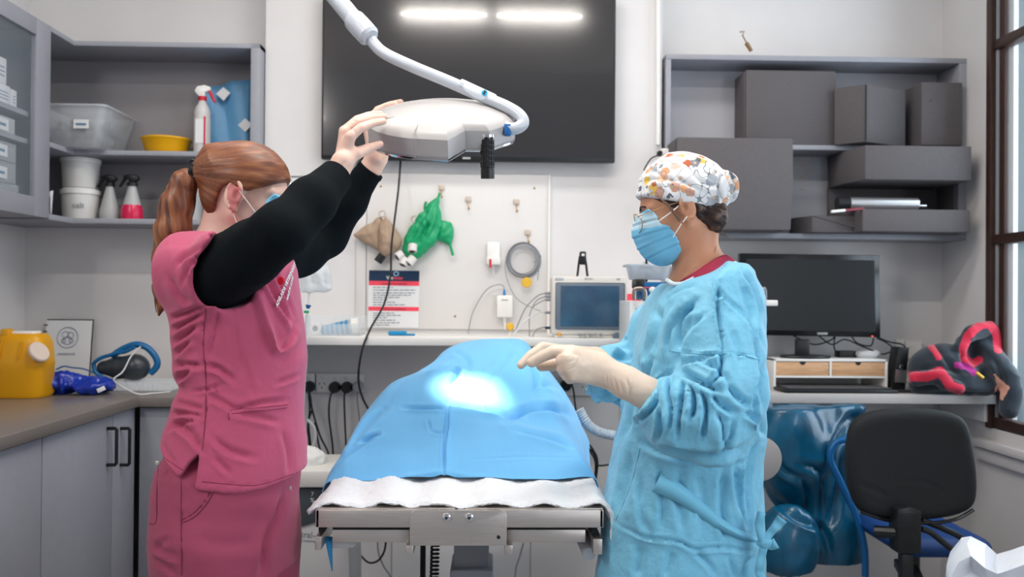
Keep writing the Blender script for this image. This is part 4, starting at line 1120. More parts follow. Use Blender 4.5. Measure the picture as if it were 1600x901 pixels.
MB().box((fc.x, 3.499, (fc.z + zm) / 2), (.006, .003, fc.z - zm - .01)).build('corner_seam', m_rub, t)
t, a, b_ = cbox('storage_box', 'small upright charcoal box at the right of the top shelf', 1440, 1504, 128, 3.56, .18, zm)
MB().bb(a.x, b_.x, 3.56, 3.75, zm, a.z, .003).build('body', m_box, t); q = P(1454, 157, 3.559); MB().lathe((q.x, q.y, q.z), [(0, .001), (.003, .001), (.003, 0)], 8, 'Y').build('rivet', m_rub, t)
t, a, b_ = cbox('storage_box', 'largest charcoal box, standing behind the patterned cap', 1058, 1240, 214, 3.42, .13, zbm)
MB().prism([(a.x, 3.42, zbm), (b_.x - .01, 3.42, zbm), (b_.x - .0, 3.42, (zbm + a.z) / 2), (b_.x - .002, 3.42, a.z), (a.x, 3.42, a.z)], (0, .155, 0), .004).build('body', m_box, t)
MB().bb(a.x - .008, a.x, 3.44, 3.57, zbm, a.z - .006, .003).build('lid', m_box, t)
# open-fronted box: upper part, lower part, side and back
Yo = 3.44
t = thing('open_box', 'open-fronted charcoal box in the lower right compartment', 'box', (P(1435, 360, Yo).x, Yo, zbm), 'charcoal boxes on the right shelving')
a, b_ = P(1352, 239, Yo), P(1518, 281, Yo); zc = P(1435, 239, Yo).z; zd = P(1435, 281, Yo).z; ze = P(1435, 327, Yo).z
al = P(1312, 240, 3.62)
MB().prism([(a.x, Yo, zd), (b_.x, Yo, zd), (b_.x, 3.75, zd), (al.x, 3.75, zd), (al.x, 3.62, zd)], (0, 0, zr_m - .004 - zd), .003).build('upper_tray', m_box, t)
a2 = P(1348, 327, Yo)
MB().bb(a2.x, b_.x - .004, Yo, 3.75, zbm, ze, .003).build('lower_tray', m_box, t)
MB().bb(rx1 - .055, rx1 - .043, 3.60, 3.75, ze, zd, .002).build('side_panel', m_box, t); MB().bb(al.x, rx1 - .055, 3.74, 3.755, ze - .02, zd, .002).build('back_panel', m_box, t)
# folded low box
t = thing('low_box', 'low charcoal box with a slanting flap on the bottom shelf', 'box', (P(1300, 360, 3.55).x, 3.55, zbm), 'charcoal boxes on the right shelving')
f0, f1, fl = P(1269, 362, 3.52), P(1345, 362, 3.52), P(1241, 362, 3.62); zt_ = P(1300, 337, 3.52).z
MB().prism([(f0.x, 3.52, zbm), (f1.x, 3.52, zbm), (f1.x, 3.68, zbm), (fl.x, 3.68, zbm), (fl.x, 3.62, zbm)], (0, 0, zt_ - zbm), .003).build('body', m_box, t)
MB().prism([(f0.x, 3.517, zt_), (f1.x, 3.517, zt_ - .002), (f1.x, 3.517, zbm + .012)], (0, .003, 0)).build('flap', m_box, t)
# silver cylinder and wand
t = thing('otoscope_handle', 'silver cylinder with a black end lying in the open box', 'cylinder', tuple(P(1370, 318, 3.5)))
ya = 3.50; z_ = ze + .0285; xa, xb, xc, xd = P(1309, 0, ya).x, P(1328, 0, ya).x, P(1434, 0, ya).x, P(1448, 0, ya).x
MB().cyl((xa, ya, z_), (xb, ya, z_), .026, .027, 28).build('end_cap', m_black, t)
MB().cyl((xb, ya, z_), (xc, ya, z_), .0255, .0255, 32).build('barrel', mat('satin_silver', 'd2d3d5', .28, .85), t); MB().cyl((xc, ya, z_ - .008), (xd, ya, z_ - .008), .007).build('tip', m_chrome, t)
t = thing('wand', 'thin red and white wand lying before the silver cylinder', 'wand', tuple(P(1320, 328, 3.45)))
MB().cyl(P(1299, 330.5, 3.42), P(1320, 328.5, 3.43), .006).build('tip', m_white2, t); MB().cyl(P(1320, 328.5, 3.43), P(1350, 326, 3.45), .006).build('shaft', mat('maroon', '7c2a38', .5), t)
# wand on top of the shelving, bag at left of mid shelf
t = thing('wire_bracket', 'small bent wire bracket standing on top of the right shelving', 'bracket', tuple(P(1172, 82, 3.6)))
MB().tube(pl(3.62, (1156, 50), (1163, 49), (1160, 55), (1167, 68)), .003, 6).build('wire', m_brass, t); MB().cyl(P(1166, 67, 3.62), P(1174, 80, 3.62), .009, .008).build('spring', m_brass, t); MB().bb(P(1166, 0, 3.62).x, P(1185, 0, 3.62).x, 3.61, 3.64, zr_t, zr_t + .006).build('foot', m_steel, t)
q = P(1068, 212, 3.66)
crumple('plastic_sleeve', 'crumpled clear plastic wrap at the left end of the shelf', 'plastic wrap', m_clear2, lambda p: sd_ell(p, (q.x, 3.66, zm + .01), (.05, .04, .016)), (q.x - .08, 3.6, zm - .02), (q.x + .08, 3.72, zm + .05), .005, .005, 50, zmin=zm)

# desk
YD = 3.36; zD = (P(1240, 613, YD).z + P(1540, 618, YD).z) / 2
m_desk = mat('desk_laminate', 'b7b2af', .35)
t = thing('desk', 'pale grey wall-fixed desk under the right shelving', 'desk', (1.4, 3.5, zD - .04))
dx0 = P(1120, 620, YD).x
MB().bb(dx0, XR - .002, YD, YB - .002, zD - .038, zD, .002).build('desk_top', m_desk, t)
MB().bb(dx0 + .2, XR - .1, YB - .10, YB - .08, zD - .12, zD - .039).build('rail', m_wallr, t)
MB().bb(P(1540, 0, 3.4).x, P(1549, 0, 3.4).x, 3.40, 3.74, zD - .115, zD - .039, .002).build('bracket', m_white, t)
MB().bb(P(1422, 0, 3.66).x, P(1440, 0, 3.66).x, 3.66, 3.70, zD - .07, zD - .039).build('clamp_block', m_gcable, t)
# riser
Yq = 3.52; zq = zD + .0005
t = thing('monitor_riser', 'white monitor riser with two small wooden drawers', 'riser', (P(1300, 600, Yq).x, 3.6, zD))
x0, x1 = P(1212, 0, Yq).x, P(1390, 0, Yq).x; zt_ = P(1300, 561, Yq).z
zdb = P(1300, 587, Yq).z
b = MB(); b.bb(x0, x1, Yq, YB - .02, zt_ - .010, zt_, .002); b.bb(x0, x0 + .010, Yq, YB - .02, zq, zt_, .002); b.bb(x1 - .010, x1, Yq, YB - .02, zq, zt_, .002)
b.bb(x0 + .01, x1 - .01, Yq, YB - .02, zdb - .008, zdb); xm = P(1301, 0, Yq).x; b.bb(xm - .004, xm + .004, Yq, YB - .02, zdb, zt_ - .008)
b.build('frame', m_white2, t)
m_pine = mat('pine_wood', 'd2a57c', .5, noise=.14, nscale=14, stretch=(1, 1, 9))
for xa, xb in ((x0 + .0115, xm - .005), (xm + .005, x1 - .0115)):
    d = MB().bb(xa, xb, Yq + .004, Yq + .14, zdb + .0012, zt_ - .0115, .001).build('drawer', m_pine, t)
    MB().lathe(((xa + xb) / 2, Yq + .003, zt_ - .0125), [(0, .0005), (.012, .0005), (.012, 0)], 20, 'Y').build('finger_hole', m_black, d)
# monitor
Ym = 3.56
t = thing('computer_monitor', 'black widescreen computer monitor on the white riser', 'monitor', (P(1262, 560, Ym).x, Ym, zt_))
TA = Matrix.Rotation(R(-1.5), 3, 'Y')
a, b_ = P(1157, 397, Ym), P(1375.5, 526, Ym)
MB().prism([P(1157, 395.5, Ym), P(1374, 398.5, Ym), P(1376, 527, Ym), P(1158, 523, Ym)], (0, .04, 0), .003).build('bezel', mat('gloss_black', '15171a', .2), t)
MB().prism([P(1166, 404, Ym), P(1366, 406.5, Ym), P(1368, 518, Ym), P(1167, 515, Ym)], (0, -.001, 0)).build('screen', mat('matt_screen', '14181b', .38, spec=.4), t)
MB().bb(P(1251, 0, Ym).x, P(1271, 0, Ym).x, Ym + .02, Ym + .05, zt_ + .01, P(0, 522, Ym).z, .003).build('stand_neck', m_black, t)
q = P(1261, 0, Ym + .03)
MB().lathe((q.x, Ym + .03, zt_ + .0005), [(0, 0), (.105, 0), (.107, .004), (.104, .010), (.05, .014), (0, .015)], 40, M=Matrix.Diagonal((1, .62, 1))).build('stand_base', m_black, t)
q = P(1363, 525, Ym - .001); MB().box(q, (.008, .003, .003)).build('power_light', mat('red_light', 'ff4a3a', .5, emit=1.5), t)
q = P(1285, 521, Ym - .001); MB().box(q, (.045, .002, .010), .001).build('badge', m_gcable, t); text('lettering', 'BenQ', P(1361, 402, Ym - .001), .012, m_ink, t)
# cables behind the monitor
for k, pts in enumerate([[(1240, 524), (1255, 532), (1275, 538), (1300, 530), (1305, 520)], [(1305, 525), (1303, 540), (1308, 552), (1320, 556)], [(1330, 524), (1340, 536), (1360, 540), (1365, 528)], [(1370, 528), (1385, 535), (1396, 545), (1385, 552), (1377, 553)],
                         [(1370, 526), (1390, 534), (1410, 538), (1418, 548)], [(1280, 525), (1300, 538), (1320, 530), (1345, 540), (1365, 548)]]):
    tag(MB().curve(pl(3.66 - .015 * k, *pts), .0032, 6).build('cable', m_cable), ['black cable looping behind the monitor stand', 'black cable dropping to the black adapter', 'black cable loop right of the stand', 'black cable curling at the monitor corner', 'black cable running to the slim speaker', 'long sagging black cable under the monitor'][k], 'cable', 'black cables behind the computer monitor')
q = P(1328, 560, 3.68); q.z = zt_
tag(MB().bb(P(1312, 0, 3.64).x, P(1340, 0, 3.64).x, 3.62, 3.68, zt_ + .0005, zt_ + .028, .003).build('power_adapter', m_black), 'small black adapter on the riser', 'adapter')
q = P(1358, 0, 3.62); tag(MB().lathe((q.x, 3.62, zt_ + .0005), [(0, 0), (.044, 0), (.052, .012), (.050, .026), (.036, .034), (0, .036)], 32, M=Matrix.Diagonal((1, .9, 1))).build('smart_speaker', mat('pale_fabric', 'c2c4c6', .8)), 'round pale grey speaker on the riser', 'speaker')
# keyboard
t = thing('keyboard', 'black computer keyboard at the front of the desk', 'keyboard', (P(1305, 600, 3.43).x, 3.43, zD))
ka, kb = P(1214, 0, 3.47).x, P(1402, 0, 3.40).x
MB().prism([(ka, 3.49, zD + .002), (kb - .01, 3.49, zD + .002), (kb, 3.375, zD + .002), (ka + .012, 3.375, zD + .002)], (0, 0, .013), .003).build('body', m_black, t)
rnd = random.Random(1); pk = MB().box((0, 0, 0), (.0205, .0165, .006), .0015, seg=1).build('key', mat('key_grey', '3d4044', .5), t)
pk.location = (0, 0, 0)
n = 0
for r_ in range(5):
    for c in range(20):
        o = pk if n == 0 else pk.copy()
        if n: COL.objects.link(o)
        o.location = (ka + .032 + c * (kb - ka - .06) / 19.3, 3.392 + r_ * .020, zD + .0182); n += 1
# slim speaker / phone
Yp = 3.50
t = thing('cordless_phone', 'slim black and silver desk speaker left of the fleece', 'speaker', (P(1410, 590, Yp).x, Yp, zD))
MB().prism([Vector((P(1396, 0, Yp).x, Yp, zD + .001)), Vector((P(1417, 0, Yp).x, Yp, zD + .001)), P(1421, 543, Yp), P(1404, 542, Yp)], (0, .07, 0), .003).build('body', m_black, t)
MB().prism([P(1398, 597, Yp - .002), P(1416, 598, Yp - .002), P(1417.5, 578, Yp - .002), P(1400, 577, Yp - .002)], (0, .003, 0)).build('silver_grille', mat('satin_silver', 'd2d3d5'), t)
q = P(1409, 573, Yp - .004); MB().lathe((q.x, q.y, q.z), [(0, .004), (.008, .004), (.01, 0)], 16, 'Y').build('dial', m_chrome, t)
tag(MB().bb(P(1395, 0, 3.45).x, P(1440, 0, 3.45).x, 3.40, 3.48, zD + .0005, zD + .006, .002).build('mouse_mat', m_rub), 'thin black mat under the slim speaker', 'mat')
def outlet2(lab, x0, x1, y0, y1):
    a, b_ = P(x0, y0, YB - .01), P(x1, y1, YB - .01); t = thing('power_outlet', lab, 'outlet', ((a.x + b_.x) / 2, YB, b_.z))
    MB().bb(a.x, b_.x, YB - .016, YB, b_.z, a.z, .003).build('face_plate', m_white2, t); MB().box(((a.x * .7 + b_.x * .3), YB - .018, (a.z * .7 + b_.z * .3)), (.014, .005, .01), .002).build('switch', m_white, t)
outlet2('small white wall outlet behind the cables at the right', 1399, 1412, 530, 552); outlet2('white double wall outlet behind the striped fleece', 1414, 1440, 533, 560)

# black office chair
YCH = 2.80
m_seat = mat('black_chair_fabric', '15191b', .75, bump=.3, bscale=400)
cc = P(1425, 727, YCH)
t = thing('office_chair', 'black office chair seen from behind, at the right desk', 'chair', (cc.x, YCH - .2, 0))
op = [(1424, 638), (1480, 643), (1508, 657), (1520, 695), (1526, 745), (1522, 785), (1500, 803), (1460, 812), (1415, 814), (1375, 810), (1345, 798), (1329, 765), (1324, 720), (1329, 672), (1347, 650), (1380, 641)]
sp_ = [P(x, y, YCH) for x, y in op]; sp_ = spline(sp_ + [sp_[0]], 4)[:-1]
poly = np.array([(p.x, p.z) for p in sp_]); 
def fch(p):
    d = sd_poly2(p[:, [0, 2]], poly); bow = .25 * (p[:, 0] - cc.x) ** 2 + .12 * (p[:, 2] - cc.z) ** 2
    e = np.abs(p[:, 1] - (YCH + .03) - bow * -1.5) - .035
    return np.sqrt(np.maximum(d + .03, 0) ** 2 + np.maximum(e + .03, 0) ** 2) + np.minimum(np.maximum(d + .03, e + .03), 0) - .03
V, Q = sdf_mesh(fch, (cc.x - .26, YCH - .1, cc.z - .24), (cc.x + .26, YCH + .12, cc.z + .24), .009); V = relax(V, Q, 1)
V = strokes(V, vnormals(V, Q), [([(1395, 752), (1440, 752), (1465, 762), (1480, 775)], 3, .002), ([(1340, 755), (1390, 775)], 5, .002)])
to_obj('backrest', V, Q, m_seat, t)
MB().curve(pl(YCH - .005, (1345, 799), (1385, 812), (1440, 817), (1490, 812), (1521, 796)), .006, 8).build('edge_trim', mat('gloss_black', '15171a'), t)
MB().prism([P(x, y, YCH - .06) for x, y in [(1402, 796), (1422, 791), (1441, 798), (1441, 866), (1404, 866)]], (0, .07, 0), .008).build('back_bracket', m_black, t)
for k in range(8): 
    q = P(1421, 803 + 4 * k, YCH - .061); MB().box(q, (.06, .003, .003)).build('groove', m_rub, t) if k < 8 else None
MB().cyl((cc.x + .1, YCH + .2, .12), (cc.x + .1, YCH + .2, .45), .028).build('gas_column', m_black, t)
MB().bb(P(1413, 0, YCH - .05).x, P(1432, 0, YCH - .05).x, YCH - .05, YCH - .02, .36, P(0, 866, YCH - .05).z, .004).build('back_stem', m_black, t)
MB().prism([(cc.x - .03, YCH - .05, .36), (cc.x + .03, YCH - .05, .36), (cc.x + .14, YCH + .25, .36), (cc.x + .06, YCH + .25, .36)], (0, 0, .03), .004).build('mechanism', m_black, t)
q = P(1385, 832, YCH)
MB().tube([P(1366, 830, YCH), P(1403, 832, YCH - .03)], .02, 10).build('lever', m_black, t); MB().curve(pl(YCH - .03, (1440, 826), (1455, 832), (1475, 848), (1500, 868)), .010, 8).build('bellows_arm', m_rub, t)
MB().curve(pl(YCH, (1440, 812), (1470, 824), (1500, 838), (1512, 850)), .010, 8).build('tension_arm', m_black, t)
sz = .47
def fse(p):
    d = sd_box(p, (cc.x + .17, YCH + .28, sz), (.17, .21, .035), .05); return d
V, Q = sdf_mesh(fse, (cc.x - .08, YCH - .02, sz - .08), (cc.x + .42, YCH + .56, sz + .08), .012); to_obj('seat', V, Q, mat('blue_seat_cover', '123f7c', .6), t)
for k in range(5):
    a = 2 * math.pi * k / 5 + .3; e = Vector((cc.x + .1 + .28 * math.cos(a), YCH + .2 + .28 * math.sin(a), .08))
    l = MB().tube([(cc.x + .1, YCH + .2, .12), e], [.025, .016], 8).build('foot_spoke', m_black, t)
    MB().lathe((e.x, e.y, .03), [(0, .012), (.024, .012), (.03, .006), (.03, -.006), (.024, -.012), (0, -.012)], 16, 'Y').build('castor', m_black, l)

# glossy blue quilted cover slumped under the desk
YC = 3.22
m_bv = mat('deep_blue_vinyl', '04506f', .3, spec=.6, coat=.25, noise=.35, nscale=9, bump=.12, bscale=30)
def fbl(p):
    d = sd_ell(p, P(1265, 720, YC + .12), (.20, .10, .24))
    d = smin(d, sd_ell(p, P(1235, 690, YC + .06), (.12, .08, .20)), .05)
    d = smin(d, sd_ell(p, P(1230, 850, YC - .02), (.125, .10, .15)), .03)
    d = smin(d, sd_ell(p, P(1300, 850, YC + .1), (.13, .09, .22)), .04)
    d = smin(d, sd_chain(p, [P(1230, 640, YC + .1), P(1330, 632, YC + .14)], [.05, .05]), .05)
    return smax(d, p[:, 2] - (zD - .045), .01)
lo = P(1180, 1000, YC); hi = P(1380, 620, YC)
V, Q = sdf_mesh(fbl, (lo.x - .02, YC - .2, .3), (hi.x + .02, YC + .3, zD), .008)
N = vnormals(V, Q)
V = strokes(V, N, [([(1335, 640), (1300, 700), (1290, 760)], 8, .022), ([(1250, 728), (1280, 735), (1286, 780), (1280, 850)], 7, .022), ([(1320, 690), (1310, 760), (1290, 840)], 9, .025), ([(1195, 690), (1225, 735), (1256, 745)], 6, .018), ([(1252, 745), (1262, 775), (1255, 800)], 5, .015), ([(1200, 770), (1240, 805), (1285, 830), (1300, 880)], 7, .02), ([(1340, 720), (1350, 800), (1355, 880)], 8, .015)])
N = vnormals(V, Q); V += N * (.008 * fbm(V * A((9, 9, 4)), 3, 3))[:, None]
tag(to_obj('padded_cover', V, Q, m_bv), 'glossy deep blue padded vinyl cover slumped under the desk', 'cover')
hz = MB().curve(pl(YC - .02, (1325, 686), (1305, 692), (1297, 715), (1312, 750), (1335, 800), (1350, 850), (1352, 900)), .013, 10)
tag(hz.build('blue_strap', mat('blue_rubber', '0c5c96', .35)), 'blue rolled edge strap curving beside the chair', 'strap')
q = P(1191, 716, 2.6); t = thing('grey_disc', 'pale grey round disc on a pole peeping from behind the gown', 'stand', (q.x - .01, 2.62, 0))
MB().lathe((q.x - .01, 2.6, q.z), [(0, .012), (.06, .012), (.068, .008), (.068, -.008), (0, -.012)], 40, 'Y').build('disc', mat('grey_disc', '9c9694', .5), t)
MB().cyl((q.x - .01, 2.62, .02), (q.x - .01, 2.62, q.z), .011).build('pole', m_steel, t); MB().lathe((q.x - .01, 2.62, 0), [(0, .001), (.13, .001), (.13, .015), (.02, .03), (0, .03)], 32).build('foot', m_steel, t)
tag(MB().prism([P(1194, 610, YD - .006), P(1208, 634, YD - .006), P(1227, 664, YD - .006), P(1222, 716, YD - .006), P(1208, 690, YD - .006), P(1194, 650, YD - .006)], (0, .003, 0)).build('plastic_sheet', mat('hazy_sheet', '9fb0c4', .25, alpha=.55)), 'sheet of hazy clear plastic hanging from the desk edge behind the gown', 'plastic sheet')

# fleece jacket on the desk
YJ = 3.42
m_fl = mat('charcoal_fleece', '25303a', .95, sheen=.3, noise=.2, nscale=25, bump=.5, bscale=260); m_flr = mat('red_fleece', 'c81f40', .9, sheen=.4, bump=.5, bscale=260)
m_flp = mat('magenta_trim', 'a3207c', .7); m_fls = mat('peach_lining', 'd9a08c', .8)
def fja(p):
    d = sd_ell(p, P(1475, 580, YJ), (.135, .12, .11))
    d = smin(d, sd_ell(p, P(1530, 560, YJ + .02), (.10, .10, .125)), .04)
    d = smin(d, sd_chain(p, [P(1440, 600, YJ - .02), P(1480, 600, YJ - .05)], [.045, .045]), .02)
    d = smin(d, sd_chain(p, [P(1500, 545, YJ - .07), P(1520, 520, YJ - .06), P(1545, 512, YJ - .04), P(1558, 540, YJ - .04)], [.028, .03, .03, .028]), .015)
    d = smin(d, sd_chain(p, [P(1430, 592, YJ - .06), P(1465, 586, YJ - .10), P(1480, 600, YJ - .11), P(1497, 606, YJ - .12)], [.025, .03, .028, .024]), .012)
    d = smin(d, sd_chain(p, [P(1540, 560, YJ - .04), P(1570, 585, YJ - .12), P(1583, 610, YJ - .15), P(1578, 640, YJ - .16)], [.06, .05, .038, .035]), .02)
    d = smin(d, sd_chain(p, [P(1510, 600, YJ - .08), P(1540, 605, YJ - .08)], [.04, .035]), .02)
    d = smax(d, -sd_ell(p, P(1535, 552, YJ - .12), (.05, .09, .06)), .012)
    return d
lo = P(1405, 670, YJ); hi = P(1610, 485, YJ)
V, Q = sdf_mesh(fja, (lo.x, YJ - .26, lo.z), (hi.x, YJ + .2, hi.z), .005)
N = vnormals(V, Q)
V = strokes(V, N, [([(1455, 530), (1475, 560), (1500, 590)], 5, .010), ([(1425, 580), (1470, 575), (1510, 585)], 5, .010), ([(1500, 545), (1508, 570), (1530, 575)], 4, .012), ([(1550, 555), (1565, 590), (1560, 620)], 5, .010), ([(1445, 612), (1500, 615), (1550, 612)], 4, .010)])
V += vnormals(V, Q) * (.005 * ridged(V * 16, 4))[:, None]
ons = (V[:, 2] < zD + .001) & (V[:, 1] > YD - .02) & (V[:, 0] < 2.02); V[ons, 2] = zD + .001
V[:, 0] = np.minimum(V[:, 0], 2.06)
ja = to_obj('fleece_jacket', V, Q, [m_fl, m_flr, m_flp, m_fls]); tag(ja, 'charcoal fleece jacket with red bands bundled on the desk', 'jacket')
def paint(o, V, Q, spec):
    c = V[Q].mean(1); n = np.cross(V[Q[:, 2]] - V[Q[:, 0]], V[Q[:, 3]] - V[Q[:, 1]]); px = project(c)
    vd = c - np.array(CAMV); face = (n * vd).sum(1) < 0
    idx = np.zeros(len(Q), np.int32)
    for poly, w, mi in spec:
        q = np.array(poly, float); best = np.full(len(c), 1e9)
        if w == 0: best = sd_poly2(px, q); m = best < 0
        else:
            for i in range(len(q) - 1):
                e = q[i + 1] - q[i]; wv = px - q[i]; t = np.clip((wv @ e) / (e @ e), 0, 1); best = np.minimum(best, np.hypot(*(wv - t[:, None] * e).T))
            m = best < w
        idx[m & face] = mi
    o.data.polygons.foreach_set('material_index', idx); o.data.update()
paint(ja, V, Q, [([(1505, 545), (1512, 525), (1530, 508), (1545, 504), (1557, 520), (1560, 545)], 7, 1), ([(1505, 548), (1507, 560), (1520, 568), (1530, 562)], 6, 1),
                 ([(1422, 588), (1450, 588), (1468, 580), (1478, 592), (1486, 604), (1500, 608)], 8, 1), ([(1447, 530), (1458, 545), (1467, 558)], 5, 1), ([(1442, 530), (1456, 520)], 5, 2),
                 ([(1495, 570), (1512, 573), (1522, 582)], 5, 2), ([(1552, 582), (1578, 605), (1566, 626), (1553, 612), (1558, 600)], 0, 3)])
tag(MB().cyl(P(1526, 582, YJ - .17), P(1536, 590, YJ - .17), .006).build('yellow_pencil', mat('yellow_tag', 'e3b53c')), 'short yellow pencil tucked in the fleece', 'pencil')

# white bag in the foreground corner
Yg = 1.75; q = P(1550, 880, Yg)
tops = [(1476, 885), (1484, 862), (1502, 840), (1516, 838), (1540, 850), (1558, 866), (1580, 860), (1604, 852), (1640, 856)]; rnd = random.Random(12); rows = []
for k, (dy, Y) in enumerate(((95, 1.60), (60, 1.63), (34, 1.60), (14, 1.66), (0, 1.74), (10, 1.84), (50, 1.92))):
    rows.append([P(1540 + (x - 1540) * (1 - .03 * abs(k - 3)) + rnd.uniform(-5, 5) * (k != 4), y + dy + rnd.uniform(-6, 6) * (k != 4), Y + rnd.uniform(-.02, .02)) for x, y in tops])
wb = MB().grid(rows).build('white_bag', mat('white_poly', 'd5d9e0', .5, bump=.5, bscale=18, bdist=.01), sharp=25, thick=.002)
tag(wb, 'crumpled white plastic bag at the lower right corner', 'bag')
t = thing('waste_bin', 'bin holding the white bag at the lower right corner', 'bin', (P(1550, 901, Yg).x, Yg, 0))
MB().lathe((P(1548, 901, Yg).x, Yg, 0), [(0, 0.001), (.10, .001), (.125, .66), (.13, .66), (.13, .675), (.12, .675), (.098, .01), (0, .01)], 32).build('body', m_white, t)
# ================================================================== operating table, towel, drape
YA0 = 1.96; ZTB = P(718, 790, YA0).z
t = thing('operating_table', 'stainless steel operating table under the towel and blue drape', 'table', (P(718, 800, YA0).x, 2.5, 0))
xa, xb = P(493, 800, YA0).x, P(943, 800, YA0).x; xm = (xa + xb) / 2
zf0, zf1 = P(718, 824, YA0).z, P(718, 796, YA0).z
LT = 1.15
MB().bb(xa, xb, YA0, YA0 + .008, zf0, zf1, .002).build('front_rail', m_steel, t)
for x0, x1 in ((xa, xm - .012), (xm + .012, xb)):
    MB().prism([(x0, YA0 + .008, zf1 - .004), (x1, YA0 + .008, zf1 - .004), (x1, YA0 + LT, zf1 - .004), (x0, YA0 + LT, zf1 - .004)], (0, 0, .006), .001).build('top_panel', m_steel, t)
MB().bb(xa, xa + .008, YA0, YA0 + LT, zf0, zf1, .001).build('side_rail', m_steel, t); MB().bb(xb - .008, xb, YA0, YA0 + LT, zf0, zf1, .001).build('side_rail', m_steel, t)
MB().bb(xm - .012, xm + .012, YA0 + .008, YA0 + LT, zf1 - .03, zf1 - .008).build('centre_channel', m_rub, t)
pa, pb = P(640, 852, YA0 - .008), P(792, 797, YA0 - .008)
o = MB(); r = .014; pts = []
for (cx_, cz_, a0) in ((pb.x - r, pb.z - r, 0), (pa.x + r, pb.z - r, 90)):
    for k in range(7): a = R(a0 + 15 * k); pts.append((cx_ + r * math.cos(a), YA0 - .009, cz_ + r * math.sin(a)))
pts += [(pa.x, YA0 - .009, pa.z), (pb.x, YA0 - .009, pa.z)]
o.prism(pts, (0, .008, 0), .0008); o.build('centre_plate', m_steel, t)
for px in (697.5, 733):
    q = P(px, 808, YA0 - .011)
    bo = MB().lathe((q.x, q.y, q.z), [(0, .006), (.004, .006), (.0095, .003), (.0105, 0), (0, 0)], 20, 'Y').build('bolt', m_chrome, t); MB().lathe((q.x, q.y - .006, q.z), [(0, .0005), (.0035, .0005), (.0035, -.001)], 6, 'Y').build('hex_socket', m_rub, bo)
q = P(779, 839, YA0 - .0095); MB().lathe((q.x, q.y, q.z), [(0, .0006), (.0042, .0006), (.0042, -.001)], 16, 'Y').build('hole', m_black, t)
for x0, x1, xx in ((519, 640, 0), (792, 915, 0)):
    a, b_ = P(x0, 847, YA0 + .02), P(x1, 827, YA0 + .02); MB().bb(a.x, b_.x, YA0 + .02, YA0 + .05, a.z, b_.z, .002).build('lower_rail', m_steel, t)
    MB().bb(a.x, b_.x, YA0 + .024, YA0 + .5, b_.z, zf0 + .004).build('under_frame', m_black, t)
for x0, x1, y0, y1 in ((492, 502, 838, 859), (927, 941, 842, 866)):
    a, b_ = P(x0, y1, YA0 - .01), P(x1, y0, YA0 - .01); MB().bb(a.x, b_.x, YA0 - .01, YA0 + .2, a.z, b_.z, .001).build('slide_bar', m_steel, t)
    MB().prism([(a.x, YA0 + .03, b_.z), (b_.x, YA0 + .03, b_.z), (b_.x + (.012 if x0 < 600 else -.012), YA0 + .03, zf0), (a.x, YA0 + .03, zf0)], (0, .05, 0)).build('clamp', m_rub, t)
for px in (640, 795):
    a = P(px, 858, YA0 + .0); MB().box((a.x, YA0 + .02, a.z), (.018, .05, .022), .002).build('rail_clamp', m_steel, t)
Yc = 2.35
a, b_ = P(709, 901, Yc), P(764, 850, Yc)
MB().bb(a.x, b_.x, Yc, Yc + .1, .5, zf0 - .01, .003).build('column', mat('column_grey', '8d8f94', .4), t)
a = P(703, 890, Yc - .02); MB().bb(a.x, P(771, 890, Yc - .02).x, Yc - .02, Yc + .14, .12, a.z, .008).build('column_sleeve', mat('sleeve_grey', 'a3a6ab', .4), t)
MB().bb(xm - .28, xm + .28, Yc - .35, Yc + .45, .0, .1, .02).build('base', mat('sleeve_grey', 'a3a6ab'), t)
MB().cyl(P(661, 851, 2.5), (P(661, 901, 2.5).x, 2.5, .1), .008).build('support_rod', m_rub, t)
hp = []
x_, Yh = P(687, 0, 2.4).x, 2.4; z0_ = P(687, 846, 2.4).z
for k in range(180): a = k * .9; hp.append((x_ - k * .00003 + .011 * math.cos(a), Yh + .011 * math.sin(a), z0_ - k * .0016))
MB().tube(hp, .0032, 6).build('coiled_cord', m_rub, t)
q0 = P(908, 838, 2.0); q1 = P(922, 868, 1.99); tag(MB().cyl((q0.x, 2.12, q0.z - .0), (q1.x, 2.0, q1.z), .017, .016).build('paper_roll', mat('roll_white', 'b9bcc2', .6)), 'white roll held under the right end of the table', 'roll')
tag(MB().prism([P(512, 846, 2.02), P(560, 846, 2.02), P(552, 856, 2.02), P(516, 857, 2.02)], (0, .05, 0), .004).build('hazy_pouch', m_clear2), 'hazy plastic pouch tucked under the left end of the table', 'pouch')

